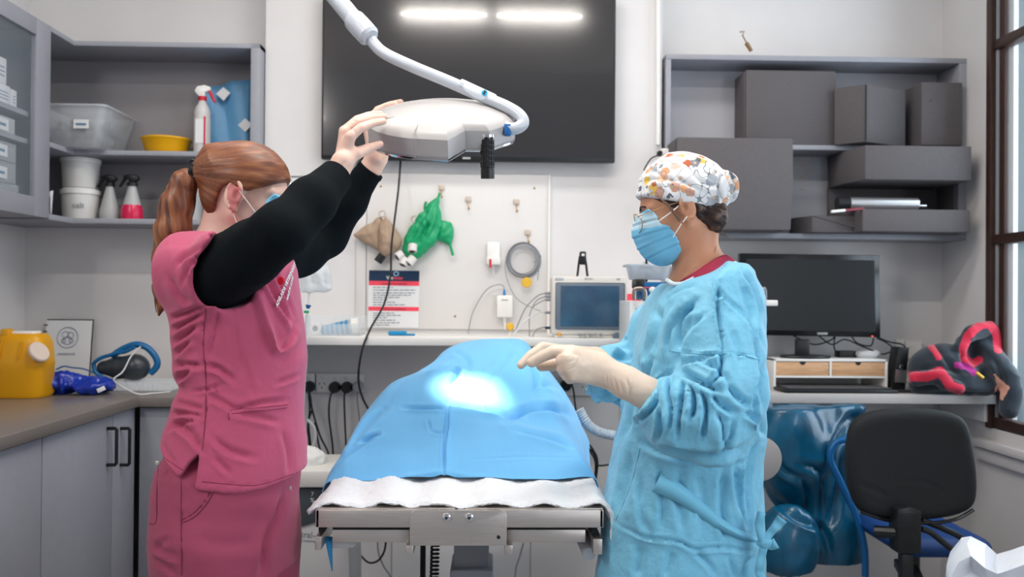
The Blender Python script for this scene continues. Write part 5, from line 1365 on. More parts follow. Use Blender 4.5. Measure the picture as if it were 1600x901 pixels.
# towel over the table end: cross-section across the table, terry pile as fine displacement
m_towel = mat('terry_towel', 'e8ebee', 1.0, bump=1.0, bscale=330, sheen=.3)
def towel():
    nx, ny = 150, 46; rows = []
    XL_, XR_ = P(497, 780, YA0).x, P(942, 780, YA0).x
    span = XR_ - XL_; dl, drp = .035, .115; tot = span + dl + drp
    for j in range(ny):
        v = j / (ny - 1); y = YA0 + .012 + .20 * v; row = []
        for i in range(nx):
            s = i / (nx - 1) * tot - dl
            if s < 0: x = XL_ + s * .75; z = zf1 + .004 - .014 * (s / dl) ** 2 * 1.2
            elif s > span:
                e = s - span; x = XR_ + .022 * (1 - math.exp(-e / .03)) + .006; z = zf1 + .006 - e + .012 * (1 - math.exp(-e / .02)) - .0
            else:
                x = XL_ + s; z = zf1 + .008
            zz = .002 * math.sin(x * 23 + 2 * v) * (.4 + v) + .005 * math.sin(x * 51 + 1) + .020 * v
            if s > span or s < 0: zz *= .2
            row.append(Vector((x, y, z + (zz if 0 <= s <= span else 0) + (.004 if j == 0 else .0))))
        rows.append(row)
    V = np.array([[tuple(p) for p in r] for r in rows]).reshape(-1, 3)
    idx = np.arange(nx * ny).reshape(ny, nx)
    Q = np.stack([idx[:-1, :-1], idx[:-1, 1:], idx[1:, 1:], idx[1:, :-1]], -1).reshape(-1, 4)
    N = vnormals(V, Q)
    V = V + N * (.0022 * vnoise(V * 240, 2) + .003 * vnoise(V * 45, 3))[:, None]
    o = to_obj('towel', V, Q, m_towel, sharp=0)
    sm = o.modifiers.new('solid', 'SOLIDIFY'); sm.thickness = .010; sm.offset = 0
    bv = o.modifiers.new('bevel', 'BEVEL'); bv.width = .004; bv.segments = 3; bv.limit_method = 'ANGLE'; bv.angle_limit = R(60)
    return o
tag(towel(), 'white terry towel hanging over the near end of the operating table', 'towel')

# drape: rows across the table given as outlines in depth slices
m_drape = mat('drape_blue', '6dbbee', .72, noise=.02, nscale=300, bump=.12, bscale=700, sheen=.2)
# each slice: depth, list of (px, py) points from the left hem over the crest to the right hem (as seen from the camera)
SL = [
 (2.135, [(500, 792), (505, 770), (515, 752), (560, 751), (620, 747), (668, 744), (694, 741), (722, 745), (790, 748), (860, 749), (925, 745), (938, 768), (944, 795)]),
 (2.18, [(500, 800), (512, 748), (528, 722), (570, 716), (625, 712), (668, 710), (694, 708), (722, 712), (790, 716), (855, 717), (905, 712), (930, 745), (948, 790)]),
 (2.27, [(514, 790), (528, 738), (548, 685), (590, 672), (635, 668), (672, 667), (695, 668), (730, 670), (790, 672), (840, 676), (890, 685), (922, 728), (944, 790)]),
 (2.36, [(520, 780), (545, 712), (568, 650), (605, 636), (645, 632), (680, 633), (698, 636), (735, 640), (785, 652), (830, 664), (876, 672), (916, 715), (935, 785)]),
 (2.46, [(528, 775), (558, 690), (592, 618), (625, 606), (660, 602), (690, 602), (706, 606), (742, 612), (775, 622), (815, 640), (858, 642), (905, 700), (930, 780)]),
 (2.56, [(535, 770), (575, 670), (612, 602), (640, 590), (672, 582), (700, 580), (716, 582), (748, 586), (780, 588), (820, 606), (862, 618), (905, 690), (928, 770)]),
 (2.68, [(545, 760), (590, 650), (640, 594), (662, 576), (690, 566), (712, 562), (730, 560), (758, 560), (788, 560), (822, 570), (856, 592), (900, 660), (924, 755)]),
 (2.82, [(555, 750), (605, 640), (668, 572), (688, 555), (706, 545), (724, 541), (742, 539), (768, 537), (796, 539), (822, 548), (850, 578), (892, 630), (921, 700)]),
 (2.95, [(565, 740), (620, 630), (688, 556), (700, 544), (714, 537), (730, 533), (748, 531), (772, 529), (800, 530), (822, 536), (846, 566), (874, 602), (918, 690)]),
 (3.00, [(570, 740), (625, 640), (690, 570), (702, 556), (716, 548), (732, 544), (750, 542), (774, 541), (800, 542), (820, 550), (842, 580), (870, 620), (912, 700)]),
]
def drape():
    rows = []
    for Y, pts in SL:
        rows.append([P(x, y, Y) for x, y in pts])
    # resample with splines both ways
    fine = [spline(r, 20) for r in rows]
    cols = [spline([fine[i][j] for i in range(len(fine))], 20) for j in range(len(fine[0]))]
    ny, nx = len(cols[0]), len(cols)
    V = np.array([[tuple(cols[j][i]) for j in range(nx)] for i in range(ny)]).reshape(-1, 3)
    idx = np.arange(nx * ny).reshape(ny, nx)
    Q = np.stack([idx[:-1, :-1], idx[:-1, 1:], idx[1:, 1:], idx[1:, :-1]], -1).reshape(-1, 4)
    N = vnormals(V, Q)
    if (N[:, 2].sum()) < 0: Q = Q[:, ::-1]; N = -N
    F = [([(694, 742), (694, 700), (698, 660), (700, 625)], 2.5, .006), ([(697, 628), (740, 638), (790, 648)], 4, .014), ([(628, 636), (665, 637), (700, 638)], 3, .007),
         ([(694, 742), (660, 748), (620, 752)], 4, .006), ([(694, 742), (740, 752), (800, 755)], 4, .006),
         ([(790, 655), (830, 642), (870, 640), (905, 655)], 7, .018), ([(840, 600), (870, 605), (900, 635)], 6, .014), ([(800, 670), (850, 680), (905, 700)], 5, .006),
         ([(700, 600), (712, 590), (716, 582), (704, 575)], 4, .010), ([(662, 577), (690, 575), (702, 573)], 3.5, .010), ([(560, 690), (580, 682), (592, 678)], 3, .008), ([(520, 725), (555, 700), (590, 680)], 4, .005),
         ([(705, 545), (728, 560), (735, 580)], 5, .005), ([(820, 545), (836, 575), (834, 620)], 5, .010), ([(672, 672), (690, 676), (697, 668)], 2.5, .004), ([(668, 655), (672, 670)], 2.5, .003),
         ([(740, 718), (830, 714), (905, 716)], 1.6, .0014), ([(760, 600), (790, 560), (800, 540)], 6, .003), ([(600, 640), (570, 665), (545, 700)], 5, .006), ([(730, 600), (722, 612), (718, 620)], 1.5, -.004), ([(748, 625), (762, 640)], 1.8, -.004)]
    V = strokes(V, N, [(a_, w_, d_ * 1.7) for a_, w_, d_ in F])
    N = vnormals(V, Q)
    V = V + N * (.0035 * fbm(V * 9, 2, 4) + .0035 * facets(V, 9, 12, 4))[:, None]
    o = to_obj('surgical_drape', V, Q, m_drape, sharp=0)
    sm = o.modifiers.new('solid', 'SOLIDIFY'); sm.thickness = .0012; sm.offset = -1
    return o
tag(drape(), 'sky blue surgical drape over the patient on the table', 'drape')
# hanging end of the drape strap at the left front
tag(MB().grid([[P(507 + 12 * v + 6 * u * (1 - v), 838 + 54 * v, 2.0 + .004 * u) for u in (0, 1, 2)] for v in np.linspace(0, 1, 8)]).build('drape_tail', mat('drape_dark', '1f7fb4', .6), thick=.002), 'dark blue strap end hanging from the left table corner', 'strap')
# the patient under the drape: a lying dog-sized body, wholly covered
def fpat(p):
    b = [Vector((xm, 2.35, ZTB + .05)), Vector((xm, 2.6, ZTB + .10)), Vector((xm + .02, 2.85, ZTB + .13))]
    return sd_chain(p, b, [.045, .08, .08], .05)
V, Q = sdf_mesh(fpat, (xm - .16, 2.2, ZTB - .1), (xm + .18, 3.0, ZTB + .26), .014)
V[:, 2] = np.maximum(V[:, 2], ZTB + .006)
tag(to_obj('patient', V, Q, mat('towelled_fur', '8a7a6a', .9)), 'animal patient lying on the table, wholly covered by the blue drape', 'animal')

# ================================================================== surgical lamp
m_lamp = mat('lamp_shell', 'b0adac', .34)
m_armw = mat('arm_enamel', 'bcc2cb', .25, coat=.3)
LC = P(690, 198, 2.12)                      # centre of the lamp head
tilt = R(27)
LM = Matrix.Rotation(R(-1.5), 3, 'Y') @ Matrix.Rotation(tilt, 3, 'X')     # top face leans to the camera
def LP(x, y, z): return LC + LM @ Vector((x, y, z))
t = thing('surgical_lamp', 'white ceiling-mounted surgical lamp held over the drape', 'lamp', tuple(LC))
def lamp_outline():
    Rr = .182; pts = []
    # seen from above: a round head with a stepped notch at the front right
    pts.append((.022, -.176)); pts.append((.060, -.100)); pts.append((.118, -.105)); pts.append((.150, -.07))
    for a in np.linspace(-15, 250, 44): 
        pts.append((Rr * math.cos(R(a)), Rr * .92 * math.sin(R(a))))
    return [(x, y) for x, y in pts]
ol = lamp_outline()
zb_, zt_ = -.028, .024
def ringat(s, z, k=0): return [LP(x * s, y * s, z) for x, y in ol]
b = MB(); rg = [[b.bm.verts.new(p) for p in ringat(s, z)] for s, z in ((.93, zb_), (.985, zb_ + .001), (1.0, zb_ + .006), (1.0, zt_ - .006), (.965, zt_ + .001), (.88, zt_ + .010), (.62, zt_ + .022), (.3, zt_ + .029))]
n = len(ol)
for r0, r1 in zip(rg[:-1], rg[1:]):
    for i in range(n): b.bm.faces.new((r0[i], r0[(i + 1) % n], r1[(i + 1) % n], r1[i]))
cv = b.bm.verts.new(LP(0, 0, zt_ + .031))
for i in range(n): b.bm.faces.new((rg[-1][i], rg[-1][(i + 1) % n], cv))
b.bm.faces.new(rg[0][::-1])
b.build('shell', m_lamp, t, sharp=24)
b = MB(); rg = [[b.bm.verts.new(p) for p in ringat(s, z)] for s, z in ((.90, zb_ - .0005), (.90, zb_ - .006), (.985, zb_ - .006), (1.004, zb_ - .003), (1.004, zb_ + .001), (.98, zb_ + .001))]
for r0, r1 in zip(rg[:-1], rg[1:]):
    for i in range(n): b.bm.faces.new((r0[i], r0[(i + 1) % n], r1[(i + 1) % n], r1[i]))
b.build('lower_rim', m_chrome, t)
b = MB()
sx = -.055
sp_ = [LP(sx, -.1735, zb_ + .004), LP(sx, -.1735, zt_ - .006), LP(sx - .001, -.165, zt_ + .001), LP(sx, -.15, zt_ + .009), LP(sx + .006, -.12, zt_ + .0145), LP(sx, -.09, zt_ + .0185), LP(sx - .02, -.07, zt_ + .0195), LP(sx - .05, -.06, zt_ + .018), LP(sx - .09, -.06, zt_ + .0125)]
b.tube(spline(sp_, 5), .0013, 6); b.build('panel_seam', mat('seam_grey', '9a9591', .6), t)
m_led = mat('led_glow', 'fff4e4', .4, emit=9)
for k, (x, y) in enumerate(((-.09, .0), (-.04, -.09), (.0, .07), (.09, .06), (-.10, -.08), (-.05, .11))):
    MB().lathe((0, 0, 0), [(0, -.0075), (.020, -.0075), (.022, -.006)], 16).build('led_lens', m_led, t)
    o = COL.objects[-1] if False else bpy.data.objects[[n_ for n_ in bpy.data.objects.keys() if n_.startswith('led_lens')][-1]]
    for v in o.data.vertices: v.co = LP(x + v.co.x, y + v.co.y, zb_ + v.co.z)
# sterile handle
hc0 = Vector(P(761, 213, 2.04)); 
b = MB(); dn = (P(762, 279, 2.05) - hc0).normalized(); ax1 = Vector((1, 0, 0)); L_ = (P(762, 279, 2.05) - hc0).length
b.cyl(hc0, hc0 + dn * L_, .0150, .0150, 20)
b.build('handle', m_rub, t)
for k in range(6):
    c = hc0 + dn * (L_ * (.08 + .125 * k)); MB().cyl(c, c + dn * .002, .0166, .0166, 20).build('handle_ring', m_black, t)
for k in range(8):
    a = 2 * math.pi * k / 8; e = Vector((math.cos(a), math.sin(a), 0)) * .0157
    MB().tube([hc0 + e + dn * L_ * .05, hc0 + e + dn * L_ * .74], .0014, 4).build('handle_rib', m_black, t)
MB().cyl(hc0 + dn * L_ * .76, hc0 + dn * L_, .0165, .0165, 20).build('handle_end', m_black, t)
MB().cyl(hc0 - dn * .003, hc0 + dn * .003, .019, .019, 24).build('handle_socket', m_chrome, t)
# arm
ap = [P(490, -40, 2.30), P(530, 10, 2.24), P(552, 33, 2.22), P(567, 49, 2.2)]
MB().tube([P(470, -70, 2.33), P(566, 46, 2.2)], .0235, 20).build('upper_arm', m_armw, t)
b = MB(); q0, q1 = P(551, 29, 2.22), P(579, 59, 2.19); b.tube([q0, q0.lerp(q1, .1), q0.lerp(q1, .5), q0.lerp(q1, .9), q1], [.0245, .0290, .0295, .0285, .022], 24); b.build('coupling', m_armw, t)
cp = [P(574, 54, 2.2), P(596, 80, 2.19), P(640, 102, 2.17), P(700, 127, 2.15), P(752, 150, 2.13), P(790, 166, 2.10), P(812, 180, 2.08), P(817, 193, 2.07), P(804, 201, 2.065), P(790, 199, 2.065)]
MB().tube(spline(cp, 8), [.0150 + .0000 * i for i in range(len(spline(cp, 8)))], 18).build('curved_arm', m_armw, t)
d_ = (P(752, 150, 2.13) - P(700, 127, 2.15)).normalized()
MB().tube([P(719, 133, 2.145), P(771, 157, 2.12)], .0162, 20).build('arm_sleeve', mat('label_film', 'dde6f0', .4), t)
q = P(757, 145, 2.106); MB().lathe((q.x, q.y, q.z), [(0, .0015), (.0075, .0015), (.008, 0)], 20, 'Y').build('blue_badge', mat('badge_cyan', '4fb4d8', .4), t)
MB().tube([q + Vector((0, -.002, .005)), q + Vector((0, -.002, -.005))], .0012, 5).build('badge_mark', m_black, t); MB().tube([q + Vector((-.004, -.002, -.002)), q + Vector((.004, -.002, .003))], .0012, 5).build('badge_mark', m_black, t)
for k in range(2): text('lettering', ['SURGICAL LIGHT', 'MAX 3 kg 230 V'][k], P(730 - 2 * k, 134 + 4.5 * k, 2.126), .0055, m_ink, t, rot=(R(90), R(23), 0))
q = P(793, 203, 2.06); MB().box(q, (.018, .02, .028), .004).build('blue_joint', mat('joint_blue', '1c5f9e', .4), t)
MB().cyl(P(782, 196, 2.08), P(794, 200, 2.07), .018, .016).build('arm_socket', m_lamp, t)
# the lamp's own light: a beam on the drape
sp = bpy.data.lights.new('lamp_beam', 'SPOT'); sp.energy = 200; sp.color = (1.0, 0.90, 0.80); sp.spot_size = R(15); sp.spot_blend = .9; sp.shadow_soft_size = .06
so = bpy.data.objects.new('lamp_beam', sp); COL.objects.link(so)
src = LC + LM @ Vector((0, 0, zb_ - .012)); tgt = P(735, 608, 2.46)
so.location = src; so.rotation_euler = (tgt - src).to_track_quat('-Z', 'Y').to_euler()
# ================================================================== people
def bounded(Pn, c, r, f):
    d = np.sqrt(((Pn - A(c)) ** 2).sum(1)) - r + .02
    m = d < .06; out = d.copy()
    if m.any(): out[m] = f(Pn[m])
    return out
def frame(fwd, roll=0):
    f = Vector(fwd).normalized(); up = Vector((0, 0, 1)); l = up.cross(f).normalized(); u = f.cross(l).normalized()
    return np.array([tuple(f), tuple(l), tuple(u)]).T          # columns: forward, left, up
def head_local(q, ears=1.16):
    e = lambda c, r, M=None: sd_ell(q, c, r, M)
    d = e((-.002, 0, .032), (.091, .074, .088))
    d = smin(d, e((.038, 0, -.028), (.054, .054, .066)), .03)
    d = smin(d, sd_cone(q, (.068, -.008, -.084), (.068, .008, -.084), .019, .019), .025)
    for s in (-1, 1):
        d = smin(d, sd_cone(q, (-.002, s * .054, -.04), (.058, s * .022, -.082), .016, .017), .022)
        d = smin(d, e((.058, s * .034, -.022), (.026, .022, .022)), .02)
        d = smin(d, sd_cone(q, (.083, s * .008, .022), (.066, s * .048, .020), .010, .010), .014)
        d = smax(d, -e((.094, s * .032, .004), (.015, .018, .012)), .012)
        d = smin(d, e((.074, s * .031, .004), (.0135, .0145, .0125)), .004)
    d = smin(d, sd_cone(q, (.086, 0, .012), (.103, 0, -.022), .008, .011), .010)
    for s in (-1, 1): d = smin(d, e((.096, s * .010, -.024), (.009, .008, .007)), .006)
    d = smin(d, e((.083, 0, -.052), (.013, .024, .006)), .006)
    d = smin(d, e((.082, 0, -.061), (.012, .020, .006)), .005)
    if ears:
        qe = q; q = A((-.004, 0, -.004)) + (q - A((-.004, 0, -.010))) / A((ears, 1.0, ears))
        for s in (-1, 1):
            M = np.array([[math.cos(.25), 0, math.sin(.25)], [s * .35, 1, 0], [-math.sin(.25), 0, math.cos(.25)]]); M = M / np.linalg.norm(M, axis=0)
            r_ = []
            for k in range(15):
                a = R(-70 + k * 20)       # helix
                r_.append((-.006 - .0155 * math.cos(a) * (1 if k < 9 else .8), s * (.0725 + .009 * (1 - math.cos(a)) * .5 + .003), .002 + .027 * math.sin(a) - (.003 if k > 11 else 0)))
            e2 = lambda c, r, M=None: sd_ell(q, c, r, M)
            er = e2((-.006, s * .074, .001), (.0165, .0085, .026), M)
            er = smin(er, sd_chain(q, r_[:13], [.0042] * 13), .004)
            er = smin(er, e2((-.001, s * .077, -.024), (.007, .004, .008)), .004)
            er = smax(er, -e2((-.001, s * .0850, .002), (.0085, .0085, .013)), .003)
            er = smin(er, e2((.006, s * .076, -.002), (.004, .004, .006)), .003)
            d = smin(d, er, .005)
    return d
def sd_loft(Pn, rows, ry, Y0, cyf=None, pw_=2.2):
    """rows: (px y, left px, right px) at depth Y0 -> elliptical slices"""
    Yc = list(Y0) if hasattr(Y0, '__len__') else [Y0] * len(rows)
    z = np.array([P((l + r) / 2, y, Y).z for (y, l, r), Y in zip(rows, Yc)])[::-1]
    L = np.array([P(l, y, Y).x for (y, l, r), Y in zip(rows, Yc)])[::-1]; Rr = np.array([P(r, y, Y).x for (y, l, r), Y in zip(rows, Yc)])[::-1]
    ryv = np.array(ry)[::-1]
    zz = Pn[:, 2]; Y0 = np.interp(zz, z, np.array(Yc)[::-1])
    cx = np.interp(zz, z, (L + Rr) / 2); rx = np.interp(zz, z, (Rr - L) / 2); rv = np.interp(zz, z, ryv)
    q = (np.abs((Pn[:, 0] - cx) / rx) ** pw_ + np.abs((Pn[:, 1] - Y0) / rv) ** pw_) ** (1 / pw_)
    d = (q - 1) * np.minimum(rx, rv)
    top = zz - z[-1]; bot = z[0] - zz
    return smax(smax(d, top, .02), bot, .008)
def pxpoly(pts, Y): return np.array([(P(a, b, Y).x, P(a, b, Y).z) for a, b in pts])
def clip_poly(Pn, d, poly, k=.004): return smax(d, sd_poly2(Pn[:, [0, 2]], poly), k)
def hand(Pn, wrist, wr, fingers, thumb, off=0.0, k=.007, c=None, rad=.2):
    def f(p):
        d = None
        for pts, rs in fingers:
            rs = [r + off for r in rs]
            e = sd_cone(p, wrist[0], pts[0], wr + off, rs[0] * 1.12)
            d = e if d is None else smin(d, e, .012)
        for pts, rs in fingers:
            e = sd_chain(p, pts, [r + off for r in rs], .002); d = smin(d, e, .0035)
        if thumb: d = smin(d, sd_chain(p, thumb[0], [r + off for r in thumb[1]], .003), .006)
        return d
    return bounded(Pn, c if c is not None else wrist[0], rad, f)
def hair_mat(name, c1, c2, c3):
    m = mat(name, c1, .42, spec=.5)
    nt = m.node_tree; b = nt.nodes['Principled BSDF']
    at = nt.nodes.new('ShaderNodeAttribute'); at.attribute_name = 'strand'
    r_ = nt.nodes.new('ShaderNodeValToRGB'); el = r_.color_ramp.elements
    el[0].color = (*srgb(c2), 1); el[0].position = .15; el[1].color = (*srgb(c3), 1); el[1].position = .9
    e = el.new(.5); e.color = (*srgb(c1), 1)
    nt.links.new(at.outputs['Fac'], r_.inputs[0]); nt.links.new(r_.outputs[0], b.inputs['Base Color'])
    return m
def strand_attr(o, v):
    a = o.data.attributes.new('strand', 'FLOAT', 'POINT'); a.data.foreach_set('value', np.clip(v, 0, 1).astype(np.float32))
def strands(name, lab, m, centre, radii, n, r, parent, seed=1, jitter=.3, tipfrac=.15):
    """many fine hair locks following a centre line, one mesh"""
    rnd = random.Random(seed); b = MB(); c = spline(centre, 6); rr = np.interp(np.linspace(0, 1, len(c)), np.linspace(0, 1, len(radii)), radii)
    vals = []
    for k in range(n):
        a = rnd.random() * 6.283; s = math.sqrt(.35 + .65 * rnd.random()); L = 1 - rnd.random() * .12; da = (rnd.random() - .5) * 1.2; v = rnd.random()
        pts = []; m_ = max(4, int(len(c) * L))
        for i in range(m_):
            t = i / (len(c) - 1); aa = a + da * t; w = rr[i] * s
            pts.append(c[i] + Vector((w * math.cos(aa), w * math.sin(aa) * .8, .1 * w * math.sin(3 * aa))) )
        rs = [r * (1 if i < m_ * .75 else max(.15, (m_ - i) / (m_ * .25))) for i in range(m_)]
        n0 = len(b.bm.verts); b.tube(pts, rs, 4); vals += [v] * (len(b.bm.verts) - n0)
    o = b.build(name, m, parent, label=lab, kind='stuff'); strand_attr(o, np.array(vals)); return o

# mask outline in head coordinates (side view: forward, up)
MASK = [(.116, .012), (.075, .018), (.062, .002), (.058, -.022), (.040, -.034), (.030, -.060), (.026, -.098), (.060, -.118), (.098, -.112), (.125, -.08), (.132, -.03)]
def mask_sdf(q):
    d = head_local(q, False)
    d = smin(d, sd_ell(q, (.075, 0, -.045), (.042, .042, .052)), .03) - .0055
    poly = np.array(MASK); e = sd_poly2(q[:, [0, 2]], poly)
    return smax(d, e, .002)
def build_mask(O, F, parent, m, side_strokes=None):
    Oa = A(O); f = lambda p: mask_sdf((p - Oa) @ F)
    V, Q = sdf_mesh(f, Oa - .15, Oa + .15, .0028)
    q = (V - Oa) @ F; N = vnormals(V, Q)
    for x0, z0_, x1, z1_ in ((.128, -.005, .055, -.010), (.13, -.035, .045, -.036), (.13, -.065, .035, -.052), (.12, -.09, .03, -.075)):   # pleats
        t = np.clip((q[:, 0] - x1) / (x0 - x1), 0, 1); zz = z1_ + (z0_ - z1_) * t
        dz = q[:, 2] - zz; V = V + N * (.0014 * np.exp(-((dz - .003) / .004) ** 2) - .0022 * np.exp(-((dz + .002) / .0025) ** 2))[:, None] 
    return to_obj('face_mask', V, Q, m, parent, label='blue pleated surgical face mask', sharp=0)

# ------------------------------------------------------------------ woman in pink scrubs, left
m_skin1 = mat('pale_skin', 'dfbaaa', .5, sss=.12, noise=.05, nscale=25, bump=.08, bscale=300)
m_pink = mat('pink_scrub_cotton', 'bb4f70', .8, sheen=.15, noise=.03, nscale=200, bump=.3, bscale=14, bdist=.010)
m_dpink = mat('pink_scrub_trouser', '9c405c', .82, sheen=.12, noise=.03, nscale=200, bump=.12, bscale=700)
m_blk = mat('black_jersey', '0b1115', .95, spec=.15, bump=.3, bscale=900)
m_hair1 = hair_mat('copper_hair', '7d4a30', '522d1e', 'a46f47')
m_mask = mat('mask_blue', '74bee2', .75, noise=.02, nscale=300)
pr = thing('person', 'woman in pink scrubs with a copper ponytail raising both arms to the lamp', 'person', (P(350, 900, 2.0).x, 2.0, 0))
O1 = P(383, 309, 2.0); F1 = frame((.98, .07, -.17))
nk1 = P(338, 392, 2.0)
sh_n, el_n, wr_n = P(347, 428, 1.87), P(440, 361, 1.72), P(524, 277, 1.86)
sh_f, el_f, wr_f = P(425, 405, 2.14), P(505, 374, 2.26), P(580, 262, 2.2)
hn_c = P(560, 215, 1.92); hf_c = P(595, 210, 2.2)
nf = [(pl(1.9, (547, 214, 1.87), (563, 200, 1.88), (583, 192, 1.92), (599, 189.5, 1.945)), [.0115, .0105, .0095, .0080]),
      (pl(1.9, (539, 207, 1.895), (557, 191, 1.91), (582, 184, 1.945), (601, 182.5, 1.975)), [.0120, .0108, .0095, .0080]),
      (pl(1.9, (538, 205, 1.925), (558, 187, 1.94), (578, 180, 1.975), (594, 178, 2.00)), [.0115, .0100, .0090, .0078]),
      (pl(1.9, (541, 206, 1.95), (560, 187, 1.965), (574, 180, 1.985), (584, 178, 2.00)), [.0105, .0090, .0080, .0070])]
nt_ = (pl(1.9, (536, 250, 1.865), (556, 240, 1.885), (575, 232, 1.925), (594, 225, 1.96)), [.0175, .0140, .0112, .0080])
ff = [(pl(2.2, (575, 200, 2.19), (584, 178, 2.19), (601, 167, 2.19), (617, 163, 2.18)), [.0115, .0100, .009, .008]),
      (pl(2.2, (577, 195, 2.215), (590, 172, 2.215), (609, 164, 2.21), (626, 160, 2.20)), [.0118, .0105, .0095, .0085]),
      (pl(2.2, (580, 195, 2.24), (592, 174, 2.24), (608, 166, 2.235), (622, 164, 2.23)), [.0112, .0095, .0088, .0080])]
ft_ = (pl(2.2, (590, 244, 2.17), (602, 236, 2.17), (610, 230, 2.17)), [.018, .014, .011])
def skin1(p):
    q = (p - A(O1)) @ F1
    d = bounded(p, O1, .17, lambda x: head_local((x - A(O1)) @ F1))
    d = smin(d, sd_chain(p, [Vector(tuple(A(O1) + F1 @ A((-.035, 0, -.03)))), P(345, 372, 2.0), P(330, 402, 2.0)], [.050, .052, .066], .01), .025)
    d = smin(d, sd_chain(p, [P(330, 420, 1.90), P(345, 412, 2.0), P(400, 410, 2.12)], [.045, .06, .045]), .04)
    d = smin(d, sd_cone(p, P(350, 430, 2.0), P(360, 600, 2.0), .09, .09), .04)
    d = smin(d, sd_chain(p, [sh_n, el_n, P(516, 285, 1.85), wr_n, P(534, 257, 1.87)], [.05, .042, .030, .0255, .0245], .01), .02)
    d = smin(d, sd_chain(p, [sh_f, el_f, wr_f, P(586, 250, 2.2)], [.05, .042, .0265, .026], .01), .02)
    hw = P(533, 252, 1.885)
    def hnd(x):
        e = None
        for k, (pts, rs) in enumerate(nf):
            s = sd_cone(x, hw.lerp(P(540, 246, 1.93), k / 3), pts[0], .0185, rs[0] * 1.08); e = s if e is None else smin(e, s, .010)
        for pts, rs in nf: e = smin(e, sd_chain(x, pts, rs), .003)
        return smin(e, sd_chain(x, *nt_, .003), .010)
    d = smin(d, bounded(p, hn_c, .12, hnd), .014)
    def hfd(x):
        e = None
        for k, (pts, rs) in enumerate(ff):
            s = sd_cone(x, P(588, 246, 2.19 + .02 * k), pts[0], .0215, rs[0] * 1.15); e = s if e is None else smin(e, s, .010)
        for pts, rs in ff: e = smin(e, sd_chain(x, pts, rs), .003)
        e = smin(e, sd_ell(x, P(591, 236, 2.19), (.027, .028, .040)), .012)
        return smin(e, sd_chain(x, *ft_, .003), .010)
    return smin(d, bounded(p, hf_c, .13, hfd), .014)
lo = P(250, 760, 2.0); hi = P(640, 140, 2.2)
V, Q = sdf_mesh(skin1, (lo.x, 1.62, lo.z), (hi.x + .05, 2.36, hi.z + .05), .0029)
V = strokes(V, vnormals(V, Q), [([(548, 200), (556, 208)], 2, .0012), ([(566, 193), (600, 186)], 1.5, .001), ([(550, 188), (560, 192)], 1.5, .0008), ([(530, 262), (545, 250)], 2, .001)])
bo = to_obj('body', V, Q, [m_skin1, mat('flushed_skin', 'd4837f', .5, sss=.12, noise=.12, nscale=30)], pr, label='pale skin of head, neck, arms and bare hands')
paint(bo, V, Q, [([(355, 292), (360, 287), (370, 287), (377, 294), (378, 306), (374, 318), (366, 332), (360, 326), (355, 310)], 0, 1)])
# tunic
T1 = [(374, 318, 352), (384, 285, 415), (395, 266, 452), (420, 251, 461), (450, 250, 464), (480, 256, 468), (510, 262, 473), (560, 264, 476), (585, 266, 475), (603, 276, 474), (625, 267, 473), (655, 260, 472), (690, 250, 474), (715, 241, 476), (745, 240, 478), (780, 240, 478)]
T1b = [(y, l + (4 if y < 400 else 12), r) for y, l, r in T1]
ry1 = [.06, .12, .165, .175, .172, .165, .158, .148, .146, .146, .152, .16, .17, .176, .178, .18]
hem1 = pxpoly([(200, 340), (520, 340), (520, 735), (478, 741), (440, 757), (410, 764), (370, 765), (314, 759), (315, 742), (316, 706), (300, 722), (285, 744), (262, 728), (236, 708), (200, 690)], 1.86)
opening = pxpoly([(230, 350), (352, 366), (344, 384), (328, 402), (318, 428), (316, 452), (324, 478), (345, 476), (345, 500), (230, 500)], 1.84)
neckh = [P(345, 376, 2.0), P(372, 350, 2.03)]
def tunic(p, off=0.0):
    d = sd_loft(p, T1b, ry1, 2.0)
    cap = sd_chain(p, [P(300, 425, 1.92), P(347, 428, 1.87), P(400, 395, 1.78)], [.092, .094, .092])
    cap = smax(cap, sd_poly2(p[:, [0, 2]], opening), .006)
    d = smin(d, cap, .03)
    capf = smax(sd_cone(p, P(400, 405, 2.1), P(455, 395, 2.16), .09, .088), p[:, 0] - P(462, 0, 2.15).x, .006)
    d = smin(d, capf, .03)
    # hollow: arm hole, neck hole
    d = smax(d, -sd_cone(p, P(352, 426, 1.85), P(420, 380, 1.74), .079, .075), .004)
    d = smax(d, -sd_cone(p, P(346, 386, 2.0), P(372, 345, 2.02), .056, .062), .004)
    return smax(d, sd_poly2(p[:, [0, 2]], hem1), .003)
lo = P(225, 790, 2.0); hi = P(500, 350, 2.0)
V, Q = sdf_mesh(tunic, (lo.x, 1.72, lo.z), (hi.x, 2.28, hi.z + .02), .0048)
